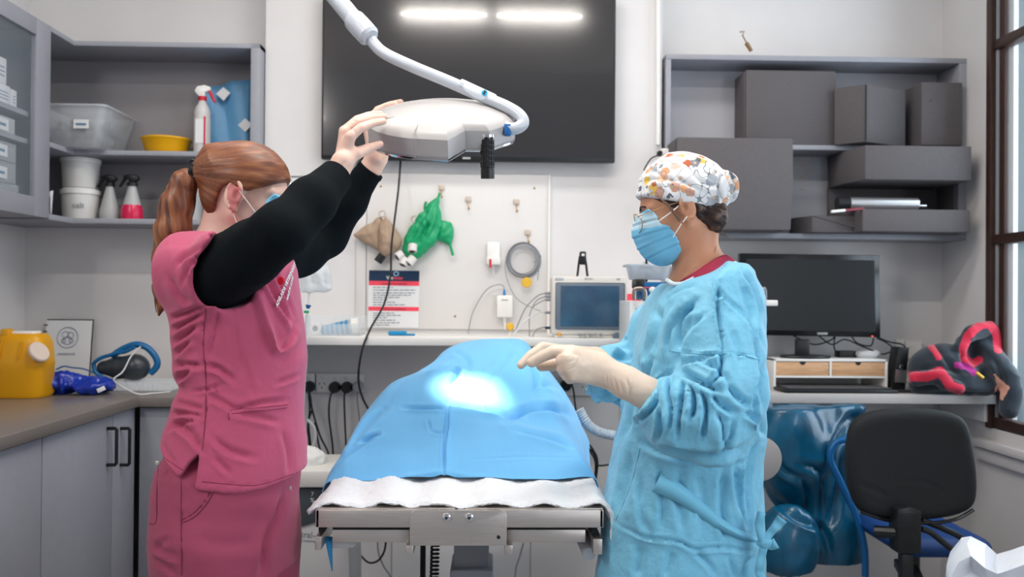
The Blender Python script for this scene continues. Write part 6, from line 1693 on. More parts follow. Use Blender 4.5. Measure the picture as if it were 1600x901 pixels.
F = [([(320, 480), (317, 540), (322, 600), (320, 660), (316, 700)], 1.6, .0035),
     ([(262, 500), (285, 492), (318, 480)], 5, .009), ([(264, 520), (292, 503), (320, 488)], 5, .010), ([(262, 540), (290, 522), (308, 505)], 6, .010), ([(266, 558), (282, 545), (300, 528)], 5, .009),
     ([(264, 575), (285, 570), (316, 572)], 5, .010), ([(268, 600), (280, 590), (300, 575)], 5, .010), ([(320, 571), (345, 578), (365, 596)], 5, .009), ([(300, 612), (325, 608), (348, 600)], 3, .005),
     ([(266, 625), (290, 632), (320, 640)], 5, .009), ([(262, 648), (290, 645), (318, 650)], 5, .010), ([(325, 618), (350, 630), (372, 640)], 5, .007), ([(264, 672), (285, 660), (312, 655)], 4, .008),
     ([(415, 500), (430, 545), (448, 545), (465, 520)], 7, -.009), ([(395, 440), (412, 490), (430, 560)], 9, -.007), ([(410, 420), (440, 480), (462, 505)], 6, .008), ([(420, 405), (445, 460), (463, 500)], 3.5, .006), ([(404, 430), (440, 490), (455, 520)], 4, -.005),
     ([(462, 505), (455, 530), (435, 552)], 4, .007), ([(362, 640), (415, 628), (450, 625)], 4, .008), ([(430, 600), (455, 590), (468, 585)], 4, .006), ([(350, 640), (400, 650), (440, 660)], 6, .005),
     ([(358, 652), (362, 640), (400, 636), (448, 632)], 1.4, .003), ([(360, 655), (400, 648), (450, 645)], 1.6, .003),
     ([(330, 680), (360, 705), (400, 715)], 6, .006), ([(270, 660), (300, 680), (316, 705)], 6, .008), ([(440, 670), (450, 710), (452, 745)], 6, .005), ([(335, 715), (360, 740)], 5, .005), ([(255, 690), (262, 710), (275, 728)], 4, .004),
     ([(275, 420), (290, 400), (320, 385)], 5, .006), ([(285, 445), (300, 410), (325, 392)], 4, .006), ([(265, 430), (280, 460), (300, 478)], 6, .006), ([(300, 400), (305, 440), (312, 470)], 4, .005), ([(318, 752), (370, 757), (410, 756), (470, 735)], 1.4, .002), ([(340, 480), (335, 520), (325, 560)], 5, .004), ([(365, 500), (372, 560), (375, 600)], 8, .004), ([(380, 560), (395, 620)], 6, .003)]
V = relax(V, Q, 2); N = vnormals(V, Q); V = strokes(V, N, [(a_, w_, d_ * 1.35) for a_, w_, d_ in F]); N = vnormals(V, Q)
V = V + N * (.0030 * fbm(V * A((7, 7, 11)), 2, 7) + .0030 * facets(V, 9, 3, 4, .03, (1, 1, 1.5)))[:, None]
tu = to_obj('tunic', V, Q, m_pink, pr, label='pink scrub tunic with a side seam')
bt = bvh_of(V, Q); m_stitch = mat('dark_pink_stitch', '8d3550', .85)
for pts in ([(322, 482), (318, 540), (322, 600), (320, 660), (316, 703)], [(358, 656), (361, 641), (400, 637), (450, 632)], [(362, 646), (405, 642), (448, 637)], [(316, 752), (370, 757), (410, 756), (472, 735)], [(240, 700), (264, 720), (287, 735)]):
    seam(bt, pts, .0010, m_stitch, tu)
q = P(432, 436, 1.84)
# print on the chest: small emblem and two lines of lettering
def surf_y(f, px, py, y0=1.6, y1=2.2):
    ys = np.arange(y0, y1, .002); pts = np.array([tuple(P(px, py, y)) for y in ys]); d = f(pts)
    i = np.argmax(d < 0) if (d < 0).any() else len(ys) - 1
    return P(px, py, ys[i] - .004)
def decal(s_, c, e, size, par):
    p0, n = cast(bt, c[0], c[1], .0015); p1, _ = cast(bt, e[0], e[1], .0015)
    if p0 is None or p1 is None: return
    n = n if n.dot(p0 - CAMV) < 0 else -n
    x = (p1 - p0); x = (x - n * x.dot(n)).normalized(); y = n.cross(x)
    text('lettering', s_, p0 + n * .002, size, m_card, par, rot=Matrix((x, y, n)).transposed().to_euler(), bold=.0003)
decal('ADELAIDE VETERINARY', (446, 444), (452, 424), .0125, tu); decal('WALK IN CLINIC', (452, 450), (457, 432), .0105, tu)
q, n_ = cast(bt, 438, 438, .002)
MB().lathe(q, [(0, .003), (.008, .002), (.010, -.002)], 12, 'Y').build('emblem', m_red, tu); MB().tube([q + Vector((-.014 + .006 * math.cos(a), -.003, .008 + .006 * math.sin(a))) for a in np.linspace(-1, 3.5, 10)], .0014, 5).build('emblem_swirl', m_gcable, tu)
# name badge edge at the chest
# trousers
T2 = [(690, 262, 462), (730, 240, 468), (765, 232, 467), (800, 230, 466), (840, 230, 465), (880, 232, 463)]
hp_n = [P(334, 850, 1.93), P(338, 960, 1.93), (P(330, 0, 1.93).x, 1.93, .5), (P(325, 0, 1.93).x, 1.95, .06)]
hp_f = [P(392, 850, 2.07), P(394, 960, 2.08), (P(398, 0, 2.08).x, 2.08, .5), (P(400, 0, 2.08).x, 2.1, .06)]
def trou(p):
    d = sd_loft(p, [(y, l + 12, r) for y, l, r in T2], [.12, .165, .178, .178, .17, .16], 2.0)
    d = smin(d, sd_chain(p, hp_n, [.132, .128, .10, .085], .02), .03)
    d = smin(d, sd_chain(p, hp_f, [.118, .112, .095, .082], .02), .02)
    return smax(d, .055 - p[:, 2], .004)
lo = P(215, 900, 2.0); hi = P(500, 690, 2.0)
V, Q = sdf_mesh(trou, (lo.x - .02, 1.74, .03), (hi.x, 2.28, hi.z), .0075)
N = vnormals(V, Q)
V = strokes(V, N, [([(316, 765), (283, 800), (282, 815)], 1.5, .003), ([(330, 762), (318, 785), (300, 803), (283, 812)], 2, .004), ([(284, 745), (283, 810), (284, 901)], 2, .003), ([(244, 722), (243, 770), (243, 814)], 2.5, .003), ([(240, 816), (232, 818)], 2, .003),
                   ([(443, 765), (430, 810), (415, 850), (405, 905)], 7, .016), ([(235, 850), (255, 865), (280, 870)], 6, .008), ([(232, 872), (255, 885), (275, 900)], 5, .007), ([(300, 840), (350, 850), (400, 845)], 12, .003), ([(262, 840), (240, 855)], 5, .006)])
N = vnormals(V, Q); V = V + N * (.005 * fbm(V * A((6, 6, 5)), 2, 17) + .003 * facets(V, 7, 5, 4))[:, None]
tr_ = to_obj('trousers', V, Q, m_dpink, pr, label='darker pink scrub trousers'); btr = bvh_of(V, Q); m_st2 = mat('dark_trouser_stitch', '76294a', .85)
for pts in ([(330, 766), (318, 785), (300, 803), (283, 812)], [(334, 768), (322, 788), (304, 807), (286, 816)], [(283, 748), (283, 810), (284, 898)], [(248, 722), (245, 770), (244, 814), (234, 818)]):
    seam(btr, pts, .0010, m_st2, tr_)
q = cast(btr, 246, 723, .001)[0] or P(246, 723, 1.86); MB().box(q, (.010, .004, .010), .002).build('metal_snap', m_steel, pr)
q = cast(btr, 453, 762, .001)[0] or P(453, 762, 1.86); MB().box(q, (.007, .004, .011), .002).build('metal_snap', m_steel, pr)
for k, (x, y) in enumerate(((P(325, 0, 1.93).x, 1.95), (P(400, 0, 2.08).x, 2.1))):
    f = lambda p, x=x, y=y: smax(sd_cone(p, (x - .03, y, .035), (x + .13, y, .03), .048, .035), .001 - p[:, 2], .004)
    V, Q = sdf_mesh(f, (x - .1, y - .06, 0), (x + .2, y + .06, .1), .008); to_obj('shoe', V, Q, m_white, pr)
# black sleeves
def wrin(V, N, axis0, axis1, amp, fq, seed): 
    a, b = A(axis0), A(axis1); t = (V - a) @ (b - a) / np.linalg.norm(b - a)
    return V + N * (amp * np.sin(t * fq + 2.5 * vnoise(V * 18, seed)) * np.clip(vnoise(V * 9, seed + 1) + .3, 0, 1))[:, None]
def slv(p, pts, rs, cut): 
    d = sd_chain(p, pts, rs, .02); n = (cut[1] - cut[0]).normalized()
    return smax(d, (p - A(cut[0])) @ A(n), .003)
for nm, pts, rs, lab in (('sleeve', [P(346, 426, 1.87), P(392, 396, 1.79), P(440, 361, 1.73), P(485, 316, 1.79), P(526, 274, 1.86)], [.078, .066, .056, .050, .0355], 'near black undershirt sleeve'),
                    ('sleeve', [P(430, 400, 2.12), P(468, 390, 2.2), P(508, 366, 2.25), P(545, 312, 2.22), P(580, 264, 2.2)], [.072, .066, .058, .046, .034], 'far black undershirt sleeve')):
    cut = (Vector(pts[-1]), Vector(pts[-1]) * 2 - Vector(pts[-2]))
    a = np.min([tuple(p) for p in pts], 0) - .1; b = np.max([tuple(p) for p in pts], 0) + .1
    V, Q = sdf_mesh(lambda p: slv(p, pts, rs, cut), a, b, .005)
    N = vnormals(V, Q); V = V + N * (.0022 * fbm(V * 13, 2, 5) + .0016 * facets(V, 16, 6))[:, None]
    so_ = to_obj(nm, V, Q, m_blk, pr, label=lab)
    MB().tube([cut[0] - (cut[1] - cut[0]).normalized() * .012, cut[0] - (cut[1] - cut[0]).normalized() * .001, cut[0] + (cut[1] - cut[0]).normalized() * .0005], [rs[-1] + .0028, rs[-1] + .0022, rs[-1] - .004], 28, cap=False).build('cuff_hem', m_blk, so_)
# hair
hp1 = pxpoly([(300, 275), (306, 300), (314, 322), (325, 341), (336, 337), (339, 320), (345, 306), (352, 294), (366, 288), (378, 296), (392, 300), (418, 292), (450, 275), (462, 262), (460, 230), (420, 195), (350, 195), (295, 235)], 1.95)
T_ = P(306, 268, 1.97)
def hair1(p):
    q = (p - A(O1)) @ F1
    d = sd_ell(q, (-.006, 0, .036), (.104, .086, .096))
    d = smin(d, sd_cone(p, P(330, 262, 1.98), T_, .05, .018), .04)
    d = smin(d, sd_ell(q, (-.055, 0, -.02), (.045, .062, .045)), .02)
    return clip_poly(p, d, hp1, .006)
V, Q = sdf_mesh(hair1, A(O1) - .16, A(O1) + .16, .003)
def flow(V, T, ax):
    r = V - A(T); a = np.arctan2(r @ A(ax[1]), r @ A(ax[0])); b = np.arctan2(r[:, 1], np.hypot(r[:, 0], r[:, 2])); L = np.linalg.norm(r, axis=1)
    return np.stack([a, b, L], 1)
fl = flow(V, T_ + Vector((-.05, 0, .0)), ((1, 0, 0), (0, 0, 1)))
g = .6 * vnoise(fl * A((38, 9, 1.5)), 3) + .4 * vnoise(fl * A((95, 16, 3)), 4); N = vnormals(V, Q); V = V + N * (.0007 * g + .0012 * vnoise(fl * A((11, 4, 1)), 8))[:, None]
ho = to_obj('hair', V, Q, m_hair1, pr, label='smoothed-back copper hair'); strand_attr(ho, .45 + .4 * g)
tail = [P(303, 270, 1.97), P(288, 285, 1.97), P(277, 320, 1.97), P(270, 360, 1.97), P(262, 405, 1.99), P(254, 450, 2.0), P(249, 492, 2.0)]
f = lambda p: sd_chain(p, tail, [.014, .026, .034, .037, .031, .018, .004], .02)
V, Q = sdf_mesh(f, (P(235, 0, 2).x - .05, 1.9, P(0, 510, 2).z), (P(315, 0, 2).x + .03, 2.07, P(0, 255, 2).z), .004)
g = fbm(np.stack([V[:, 0] * 130 + V[:, 2] * 22, V[:, 1] * 130, V[:, 2] * 4], 1), 2, 5); N = vnormals(V, Q); V = V + N * (.0018 * g)[:, None]
ho = to_obj('ponytail', V, Q, m_hair1, pr, label='long copper ponytail'); strand_attr(ho, .5 + .4 * g)
strands('hair_strands', None, m_hair1, tail, [.012, .026, .036, .040, .034, .021, .006], 150, .0016, ho, 4)
MB().curve([T_ + Vector((.006 * math.cos(a) - .004, .019 * math.sin(a), .019 * math.cos(a) + .002)) for a in np.linspace(0, 6.28, 12)], .0055, 8).build('hair_tie', m_black, pr, label='coiled black hair tie')
htb = MB()
for k in range(9):
    a = 2 * math.pi * k / 9; c = T_ + Vector((.004 * math.sin(k * 2.2), .021 * math.sin(a), .022 * math.cos(a) + .002)); htb.tube([c + Vector((.006 * math.cos(u), 0, .006 * math.sin(u))) for u in np.linspace(0, 6.28, 9)], .0026, 5)
htb.build('hair_tie_coil', m_black, pr, kind='stuff')
def loc(O, F, v): return Vector(tuple(A(O) + F @ A(v)))
mk = build_mask(O1, F1, pr, m_mask)
nearside = -1
MB().tube([P(374, 298, 1.915), P(386, 314, 1.92), P(399, 332, 1.925)], .0012, 6).build('ear_loop', m_white2, pr)
MB().tube([P(364, 334, 1.915), P(369, 346, 1.92), P(376, 358, 1.925)], .0012, 6).build('ear_loop', m_white2, pr)
q = P(363.5, 331, 1.908); MB().lathe(q, [(0, -.003), (.003, 0), (0, .003)], 10).build('earring', m_chrome, pr)

# ------------------------------------------------------------------ gowned woman, right
m_skin2 = mat('tan_skin', 'c48d6e', .5, sss=.12, noise=.06, nscale=22, bump=.08, bscale=300)
m_gown = mat('gown_blue', '74bddb', .55, noise=.03, nscale=220, bump=.55, bscale=26, sheen=.2, bdist=.010)
m_glove = mat('latex_glove', 'e3cdb9', .42, noise=.03, nscale=30, bump=.06, bscale=120)
m_hair2 = hair_mat('dark_brown_hair', '3a2822', '1f1512', '7a604c')
m_maroon = mat('maroon_scrub', '8e1a3c', .8)
pr2 = thing('person', 'surgeon in a blue gown, mask, glasses and cat-patterned cap pointing over the drape', 'person', (P(1090, 900, 2.0).x, 2.0, 0))
YH = 1.95
F2 = frame((-math.cos(R(15)), .20, -math.sin(R(15))))
O2 = P(1067, 328, YH)
W2 = P(935, 575, 1.79)
g_n = [(pl(1.77, (893, 550, 1.765), (866, 549, 1.77), (846, 557, 1.775), (831, 566, 1.78)), [.0135, .0128, .0115, .0098]),
       (pl(1.75, (886, 561, 1.748), (878, 563, 1.757), (881, 571, 1.775), (892, 572, 1.785)), [.0135, .0125, .0115, .0100]),
       (pl(1.75, (886, 574, 1.75), (879, 575, 1.762), (883, 583, 1.778), (894, 583, 1.785)), [.0130, .0118, .0108, .0095]),
       (pl(1.76, (892, 586, 1.758), (886, 587, 1.768), (890, 592, 1.782), (900, 590, 1.79)), [.0118, .0105, .0098, .0085])]
t_n = (pl(1.8, (912, 562, 1.80), (886, 562, 1.815), (864, 569, 1.815), (846, 571, 1.805)), [.018, .0145, .0125, .0105])
W3 = P(930, 565, 2.07)
g_f = [(pl(2.0, (880, 548, 2.0), (848, 542, 1.97), (829, 555, 1.955), (814, 570, 1.945)), [.0130, .0118, .0105, .0085]),
       (pl(2.0, (880, 556, 2.02), (858, 551, 2.0), (850, 556, 2.0), (852, 561, 2.02)), [.0130, .0110, .0100, .0092]),
       (pl(2.0, (884, 562, 2.04), (864, 558, 2.02), (857, 562, 2.02), (860, 566, 2.04)), [.0125, .0105, .0098, .009])]
t_f = (pl(2.0, (900, 570, 2.0), (880, 572, 1.99), (868, 570, 1.98)), [.016, .013, .011])
arm_n = [P(1120, 465, 1.84), P(1122, 640, 1.76), P(1010, 612, 1.785), P(932, 574, 1.79)]
arm_f = [P(1080, 470, 2.15), P(1040, 600, 2.2), P(960, 582, 2.12), P(928, 566, 2.08)]
def hand2(x, W, fin, th, off, spread=.0):
    e = None
    for k, (pts, rs) in enumerate(fin):
        base = W + Vector((0, 0, .012 - .008 * k))
        s = sd_cone(x, base, pts[0], .0225 + off, rs[0] * 1.1 + off); e = s if e is None else smin(e, s, .012)
    for pts, rs in fin: e = smin(e, sd_chain(x, pts, [r + off for r in rs]), .0025)
    return smin(e, sd_chain(x, th[0], [r + off for r in th[1]], .003), .006)
def skin2(p):
    d = bounded(p, O2, .17, lambda x: head_local((x - A(O2)) @ F2, .98))
    d = smin(d, sd_chain(p, [loc(O2, F2, (-.03, 0, -.03)), P(1086, 378, YH), P(1092, 412, YH), P(1102, 450, 1.98)], [.050, .0475, .051, .074], .015), .022)
    d = smin(d, sd_chain(p, [P(1112, 458, 1.86), P(1104, 440, 1.97), P(1092, 458, 2.12)], [.05, .058, .05]), .04)
    d = smin(d, sd_cone(p, P(1100, 470, 1.98), P(1100, 600, 1.98), .09, .09), .04)
    d = smin(d, sd_chain(p, arm_n, [.05, .042, .028, .024], .01), .02)
    d = smin(d, sd_chain(p, arm_f, [.05, .042, .028, .024], .01), .02)
    d = smin(d, bounded(p, P(890, 570, 1.78), .13, lambda x: hand2(x, W2, g_n, t_n, -.0012)), .012)
    return smin(d, bounded(p, P(870, 560, 2.0), .14, lambda x: hand2(x, W3, g_f, t_f, -.0012)), .012)
lo = P(800, 730, 2.0); hi = P(1190, 225, 2.0)
V, Q = sdf_mesh(skin2, (lo.x, 1.66, lo.z), (hi.x, 2.28, hi.z), .0029)
to_obj('body', V, Q, m_skin2, pr2, label='tanned skin of face, ear and neck')
def gl(p, W, arm, fin, th, c, cutx):
    d = bounded(p, c, .14, lambda x: hand2(x, W, fin, th, .001))
    d = smin(d, sd_chain(p, [W, W.lerp(arm, .45), arm], [.0305, .0335, .0365], .01), .015)
    n = (arm - W).normalized()
    return smax(d, (p - A(arm)) @ A(n), .0015)
a_e = P(1008, 614, 1.785); a_g = P(1030, 624, 1.782)
V, Q = sdf_mesh(lambda p: gl(p, W2, a_g, g_n, t_n, P(890, 570, 1.78), 0), (P(815, 0, 1.78).x, 1.70, P(0, 680, 1.78).z), (P(1050, 0, 1.78).x, 1.88, P(0, 520, 1.78).z), .0024)
N = vnormals(V, Q)
V = strokes(V, N, [([(947, 583), (949, 603)], 1.5, .0014), ([(952, 580), (954, 606)], 1.5, .0010), ([(960, 592), (966, 614)], 2, .0018), ([(968, 594), (975, 618)], 2, .0016), ([(978, 590), (984, 612), (980, 622)], 2.5, .002), ([(985, 578), (986, 600), (981, 618)], 2, .0015),
                   ([(892, 552), (905, 556), (900, 575)], 3, .0018), ([(886, 567), (898, 562)], 1.6, .0016), ([(887, 579), (900, 572)], 1.6, .0016), ([(870, 552), (888, 552)], 1.5, .001), ([(900, 580), (915, 560)], 4, .0012)])
N = vnormals(V, Q); V = V + N * (.0006 * fbm(V * 60, 2, 2))[:, None]
to_obj('glove', V, Q, m_glove, pr2, label='cream latex glove on the near hand')
V, Q = sdf_mesh(lambda p: gl(p, W3, P(965, 580, 2.12), g_f, t_f, P(870, 560, 2.0), 0), (P(800, 0, 1.95).x, 1.90, P(0, 620, 2.1).z), (P(980, 0, 2.1).x, 2.2, P(0, 525, 2.0).z), .0028)
to_obj('glove', V, Q, m_glove, pr2, label='cream latex glove on the far hand')
# gown
G = [(405, 1118, 1150), (414, 1092, 1162), (425, 1062, 1170), (436, 1046, 1178), (450, 1030, 1186), (470, 1016, 1193), (500, 1004, 1196), (540, 994, 1197), (580, 986, 1199), (620, 978, 1201), (660, 968, 1200), (700, 958, 1197), (750, 948, 1196), (800, 941, 1200), (850, 934, 1199), (901, 928, 1196), (960, 926, 1196), (1050, 926, 1194)]
GG = [(y, l + (0 if y < 600 else 3), r - (4 if y < 430 else 12)) for y, l, r in G]; GY = list(np.interp([g[0] for g in G], [400, 560, 720, 1100], [1.98, 1.985, 2.05, 2.06]))
ryg = [.09, .15, .18, .195, .205, .21, .205, .20, .195, .192, .19, .19, .19, .195, .20, .205, .205, .205]
sl = [P(1108, 472, 1.87), P(1122, 540, 1.82), P(1126, 610, 1.775), P(1112, 655, 1.765), P(1066, 652, 1.77), P(1028, 630, 1.782)]
slr = [.100, .094, .090, .086, .074, .054]
neck2 = pxpoly([(900, 438), (1040, 434), (1052, 441), (1066, 441), (1084, 433), (1110, 421), (1132, 414), (1152, 409), (1200, 400), (1300, 1300), (860, 1300)], 1.90)
def gown(p):
    d = sd_loft(p, GG, ryg, GY, pw_=2.2)
    d = smax(d, sd_poly2(p[:, [0, 2]], neck2), .003)
    d = smax(d, -sd_chain(p, [P(1100, 432, YH + .01), P(1095, 395, YH), P(1090, 360, YH)], [.058, .066, .07]), .004)
    s = sd_chain(p, sl, slr, .03)
    n = (a_e - P(1050, 640, 1.775)).normalized(); s = smax(s, (p - A(P(1012, 618, 1.784))) @ A(n), .006)
    d = smin(d, s, .022)
    f_ = sd_chain(p, [P(1040, 520, 2.12), P(1010, 575, 2.15), P(968, 584, 2.12), P(935, 582, 2.10)], [.09, .080, .068, .064], .02)
    f_ = smax(f_, A((P(930, 0, 2.1).x,)) - p[:, 0] + .25 * (p[:, 2] - P(0, 582, 2.1).z), .008)
    return smin(d, f_, .02)
lo = P(900, 1060, 2.0); hi = P(1230, 395, 2.0)
V, Q = sdf_mesh(gown, (lo.x, 1.64, .42), (hi.x, 2.26, hi.z), .0052)
FG = [([(1125, 440), (1122, 480), (1128, 520), (1130, 545)], 4, .013), ([(1112, 440), (1128, 460), (1160, 490), (1180, 520)], 3.5, .006), ([(1088, 470), (1066, 500), (1058, 540), (1052, 575)], 6, .018), ([(1070, 475), (1050, 520), (1045, 570)], 5, .010), ([(1100, 490), (1078, 510), (1062, 535)], 4, .010),
      ([(1128, 545), (1126, 580), (1110, 600)], 5, .014), ([(1060, 570), (1090, 560), (1125, 552)], 4, .007), ([(1050, 545), (1090, 553), (1150, 552), (1190, 562)], 2, .004), ([(1130, 490), (1150, 540), (1160, 580)], 6, .005),
      ([(1060, 578), (1085, 592), (1110, 605), (1130, 612)], 6, .016), ([(1040, 585), (1020, 610), (1012, 630)], 4, .010), ([(1050, 580), (1045, 610), (1050, 640), (1046, 680)], 5, .015), ([(1072, 592), (1066, 620), (1060, 660), (1058, 690)], 5, .017), ([(1080, 598), (1086, 630), (1080, 655)], 5, .015), ([(1095, 605), (1104, 640), (1098, 690)], 5.5, .016),
      ([(1110, 612), (1128, 635), (1150, 645)], 5, .014), ([(1135, 600), (1150, 620), (1175, 635)], 6, .012), ([(1028, 600), (1024, 630), (1000, 655), (985, 660)], 4, .012), ([(1030, 640), (1032, 665), (1025, 690)], 4, .012), ([(1120, 640), (1130, 670), (1128, 700)], 5, .012), ([(1145, 655), (1140, 685), (1130, 705)], 5, .010), ([(1090, 560), (1120, 575), (1140, 600)], 5, .010),
      ([(1000, 690), (1035, 705), (1080, 712), (1140, 708), (1170, 695)], 6, .012), ([(1180, 540), (1190, 600), (1194, 640)], 5, .010), ([(1196, 560), (1186, 600), (1180, 640), (1190, 690)], 4, .010), ([(1160, 640), (1185, 660), (1198, 690)], 5, .010),
      ([(1160, 420), (1176, 450), (1186, 490), (1190, 540)], 4, .012), ([(1016, 480), (1030, 500), (1020, 560)], 7, .006), ([(1045, 450), (1030, 500), (1010, 560)], 5, .005), ([(1035, 470), (1062, 455), (1090, 445)], 4, .004), ([(1002, 560), (990, 620), (972, 690)], 5, .008), ([(1018, 560), (1006, 600)], 5, .008),
      ([(960, 815), (985, 828), (1010, 840), (1060, 846), (1085, 858), (1130, 856), (1185, 862)], 3, .007), ([(1065, 720), (1062, 780), (1070, 840)], 7, .006), ([(1030, 720), (1035, 790), (1030, 835)], 6, .006), ([(1130, 730), (1128, 790), (1135, 850)], 6, .008), ([(1150, 720), (1155, 780), (1170, 830)], 6, .009), ([(1175, 700), (1168, 760), (1172, 820)], 5, .009), ([(1185, 690), (1165, 720), (1150, 725)], 4, .009),
      ([(985, 700), (975, 760), (965, 810)], 8, .007), ([(1000, 740), (1003, 800), (1015, 838)], 6, .005), ([(1085, 860), (1110, 885), (1120, 905)], 5, .006), ([(1180, 865), (1165, 885), (1160, 905)], 5, .008), ([(1140, 870), (1150, 905)], 5, .006), ([(1000, 850), (995, 905)], 8, .006), ([(1050, 860), (1040, 905)], 8, .005), ([(1090, 740), (1100, 800), (1090, 840)], 7, .004), ([(1155, 430), (1175, 500), (1182, 560)], 5, .006)]
V = relax(V, Q, 1); N = vnormals(V, Q); V = strokes(V, N, [(a_, w_, d_ * 1.4) for a_, w_, d_ in FG]); N = vnormals(V, Q)
pp = V + .02 * np.stack([vnoise(V * 14, 1), vnoise(V * 14, 2), vnoise(V * 14, 3)], 1)
lowz = np.clip((P(0, 560, 1.8).z - V[:, 2]) / .05, 0, 1) * np.clip((V[:, 2] - P(0, 715, 1.8).z) / .05, 0, 1) * (V[:, 1] < 1.86)
farc = (V[:, 0] < P(985, 0, 2.1).x) & (V[:, 1] > 2.03) & (V[:, 2] > P(0, 640, 2.1).z)
V = V + N * (.0085 * facets(V, 7, 21, 5, .03, (1, 1, .7)) + .0032 * facets(V, 19, 22, 4) + lowz * .005 * facets(V, 16, 31, 5) + farc * .018 * facets(V, 24, 33, 5))[:, None]
go_ = to_obj('gown', V, Q, m_gown, pr2, label='crinkled light blue surgical gown'); bg_ = bvh_of(V, Q)
m_gst = mat('gown_seam', '5fa9c6', .6)
for pts in ([(1046, 548), (1090, 553), (1150, 553), (1186, 562)], [(1112, 442), (1124, 480), (1128, 520), (1130, 550)], [(1000, 700), (985, 760), (962, 812)]): seam(bg_, pts, .0011, m_gst, go_)
MB().tube(spline(pl(1.86, (1042, 437, 1.90), (1052, 443, 1.875), (1066, 443, 1.862), (1084, 435, 1.855), (1110, 423, 1.85), (1132, 416, 1.86), (1150, 411, 1.90)), 5), .0048, 8).build('neck_binding', mat('binding_white', 'c9dbe4', .7), pr2)
# shirt under the gown
shp = pxpoly([(1058, 445), (1072, 432), (1096, 415), (1118, 403), (1134, 397), (1150, 404), (1156, 425), (1140, 470), (1060, 470)], 1.90)
V, Q = sdf_mesh(lambda p: smax(smin(sd_chain(p, [P(1090, 378, YH), P(1095, 415, YH), P(1104, 450, 1.98)], [.055, .063, .090], .015), sd_chain(p, [P(1116, 458, 1.86), P(1108, 438, 1.97), P(1096, 458, 2.12)], [.060, .073, .060]), .04), sd_poly2(p[:, [0, 2]], shp), .002), (P(1040, 0, 2).x, 1.8, P(0, 480, 2).z), (P(1170, 0, 2).x, 2.15, P(0, 385, 2).z), .004)
to_obj('scrub_collar', V, Q, m_maroon, pr2, label='maroon scrub collar')
# tie ribbon and bow at the gown's side
def ribbon(path, w, name, m, par, up=(0, 0, 1), lab=None):
    pts = spline(path, 6); rows = []
    for i, p in enumerate(pts):
        wv = Vector(up) * w / 2; rows.append([p - wv, p + Vector((0, -.002, 0)), p + wv])
    return MB().grid(rows).build(name, m, par, label=lab, thick=.0015)
rib = [cast(bg_, x, y, .005)[0] for x, y in ((1026, 753), (1050, 764), (1075, 780), (1100, 799), (1125, 818), (1150, 832), (1172, 841), (1188, 846))]
m_tie = mat('gown_tie', '72bcda', .65)
rows = []
for i, p in enumerate(spline(rib, 6)):
    t_ = i / (len(spline(rib, 6)) - 1); w_ = .030 * (1 - t_) ** 1.3 + .012; rows.append([p + Vector((-.25 * w_, .001, -w_ / 2)), p + Vector((0, -.003, 0)), p + Vector((.25 * w_, .001, w_ / 2))])
MB().grid(rows).build('waist_tie', m_tie, pr2, label='light blue waist tie tied at the side', thick=.0015)
kn = P(1194, 846, 1.85)
V, Q = sdf_mesh(lambda p: sd_ell(p, kn, (.016, .014, .012)), A(kn) - .03, A(kn) + .03, .003); V += vnormals(V, Q) * (.003 * ridged(V * 90, 2))[:, None]; to_obj('knot', V, Q, m_tie, pr2)
for k, path in enumerate(([(1194, 846), (1204, 832), (1214, 820), (1222, 810)], [(1194, 846), (1204, 852), (1213, 848)], [(1192, 846), (1186, 820), (1190, 800)], [(1194, 850), (1190, 870), (1186, 890), (1192, 905)])):
    rows = []; sp2 = spline(pl(1.845, *path), 5)
    for i, p in enumerate(sp2):
        d = (sp2[min(i + 1, len(sp2) - 1)] - sp2[max(i - 1, 0)]).normalized(); pe = Vector((d.z, 0, -d.x)); w_ = .007 + .006 * i / len(sp2) if k < 2 else .009
        rows.append([p - pe * w_, p + Vector((0, -.004 * math.sin(i), 0)), p + pe * w_])
    MB().grid(rows).build('tie_end', m_tie, pr2, thick=.0015)
# trouser legs and shoes below the gown
for s, x in ((0, 1060), (1, 1110)):
    y = 1.92 if s else 2.06; X = P(x, 0, 2).x
    V, Q = sdf_mesh(lambda p: smax(sd_cone(p, (X, y, .6), (X, y, .05), .085, .065), .05 - p[:, 2], .004), (X - .12, y - .12, .03), (X + .12, y + .12, .75), .012); to_obj('trouser_leg', V, Q, m_maroon, pr2)
    V, Q = sdf_mesh(lambda p: smax(sd_cone(p, (X + .03, y, .035), (X - .13, y, .03), .048, .035), .001 - p[:, 2], .004), (X - .2, y - .06, 0), (X + .1, y + .06, .1), .008); to_obj('shoe', V, Q, m_white, pr2)
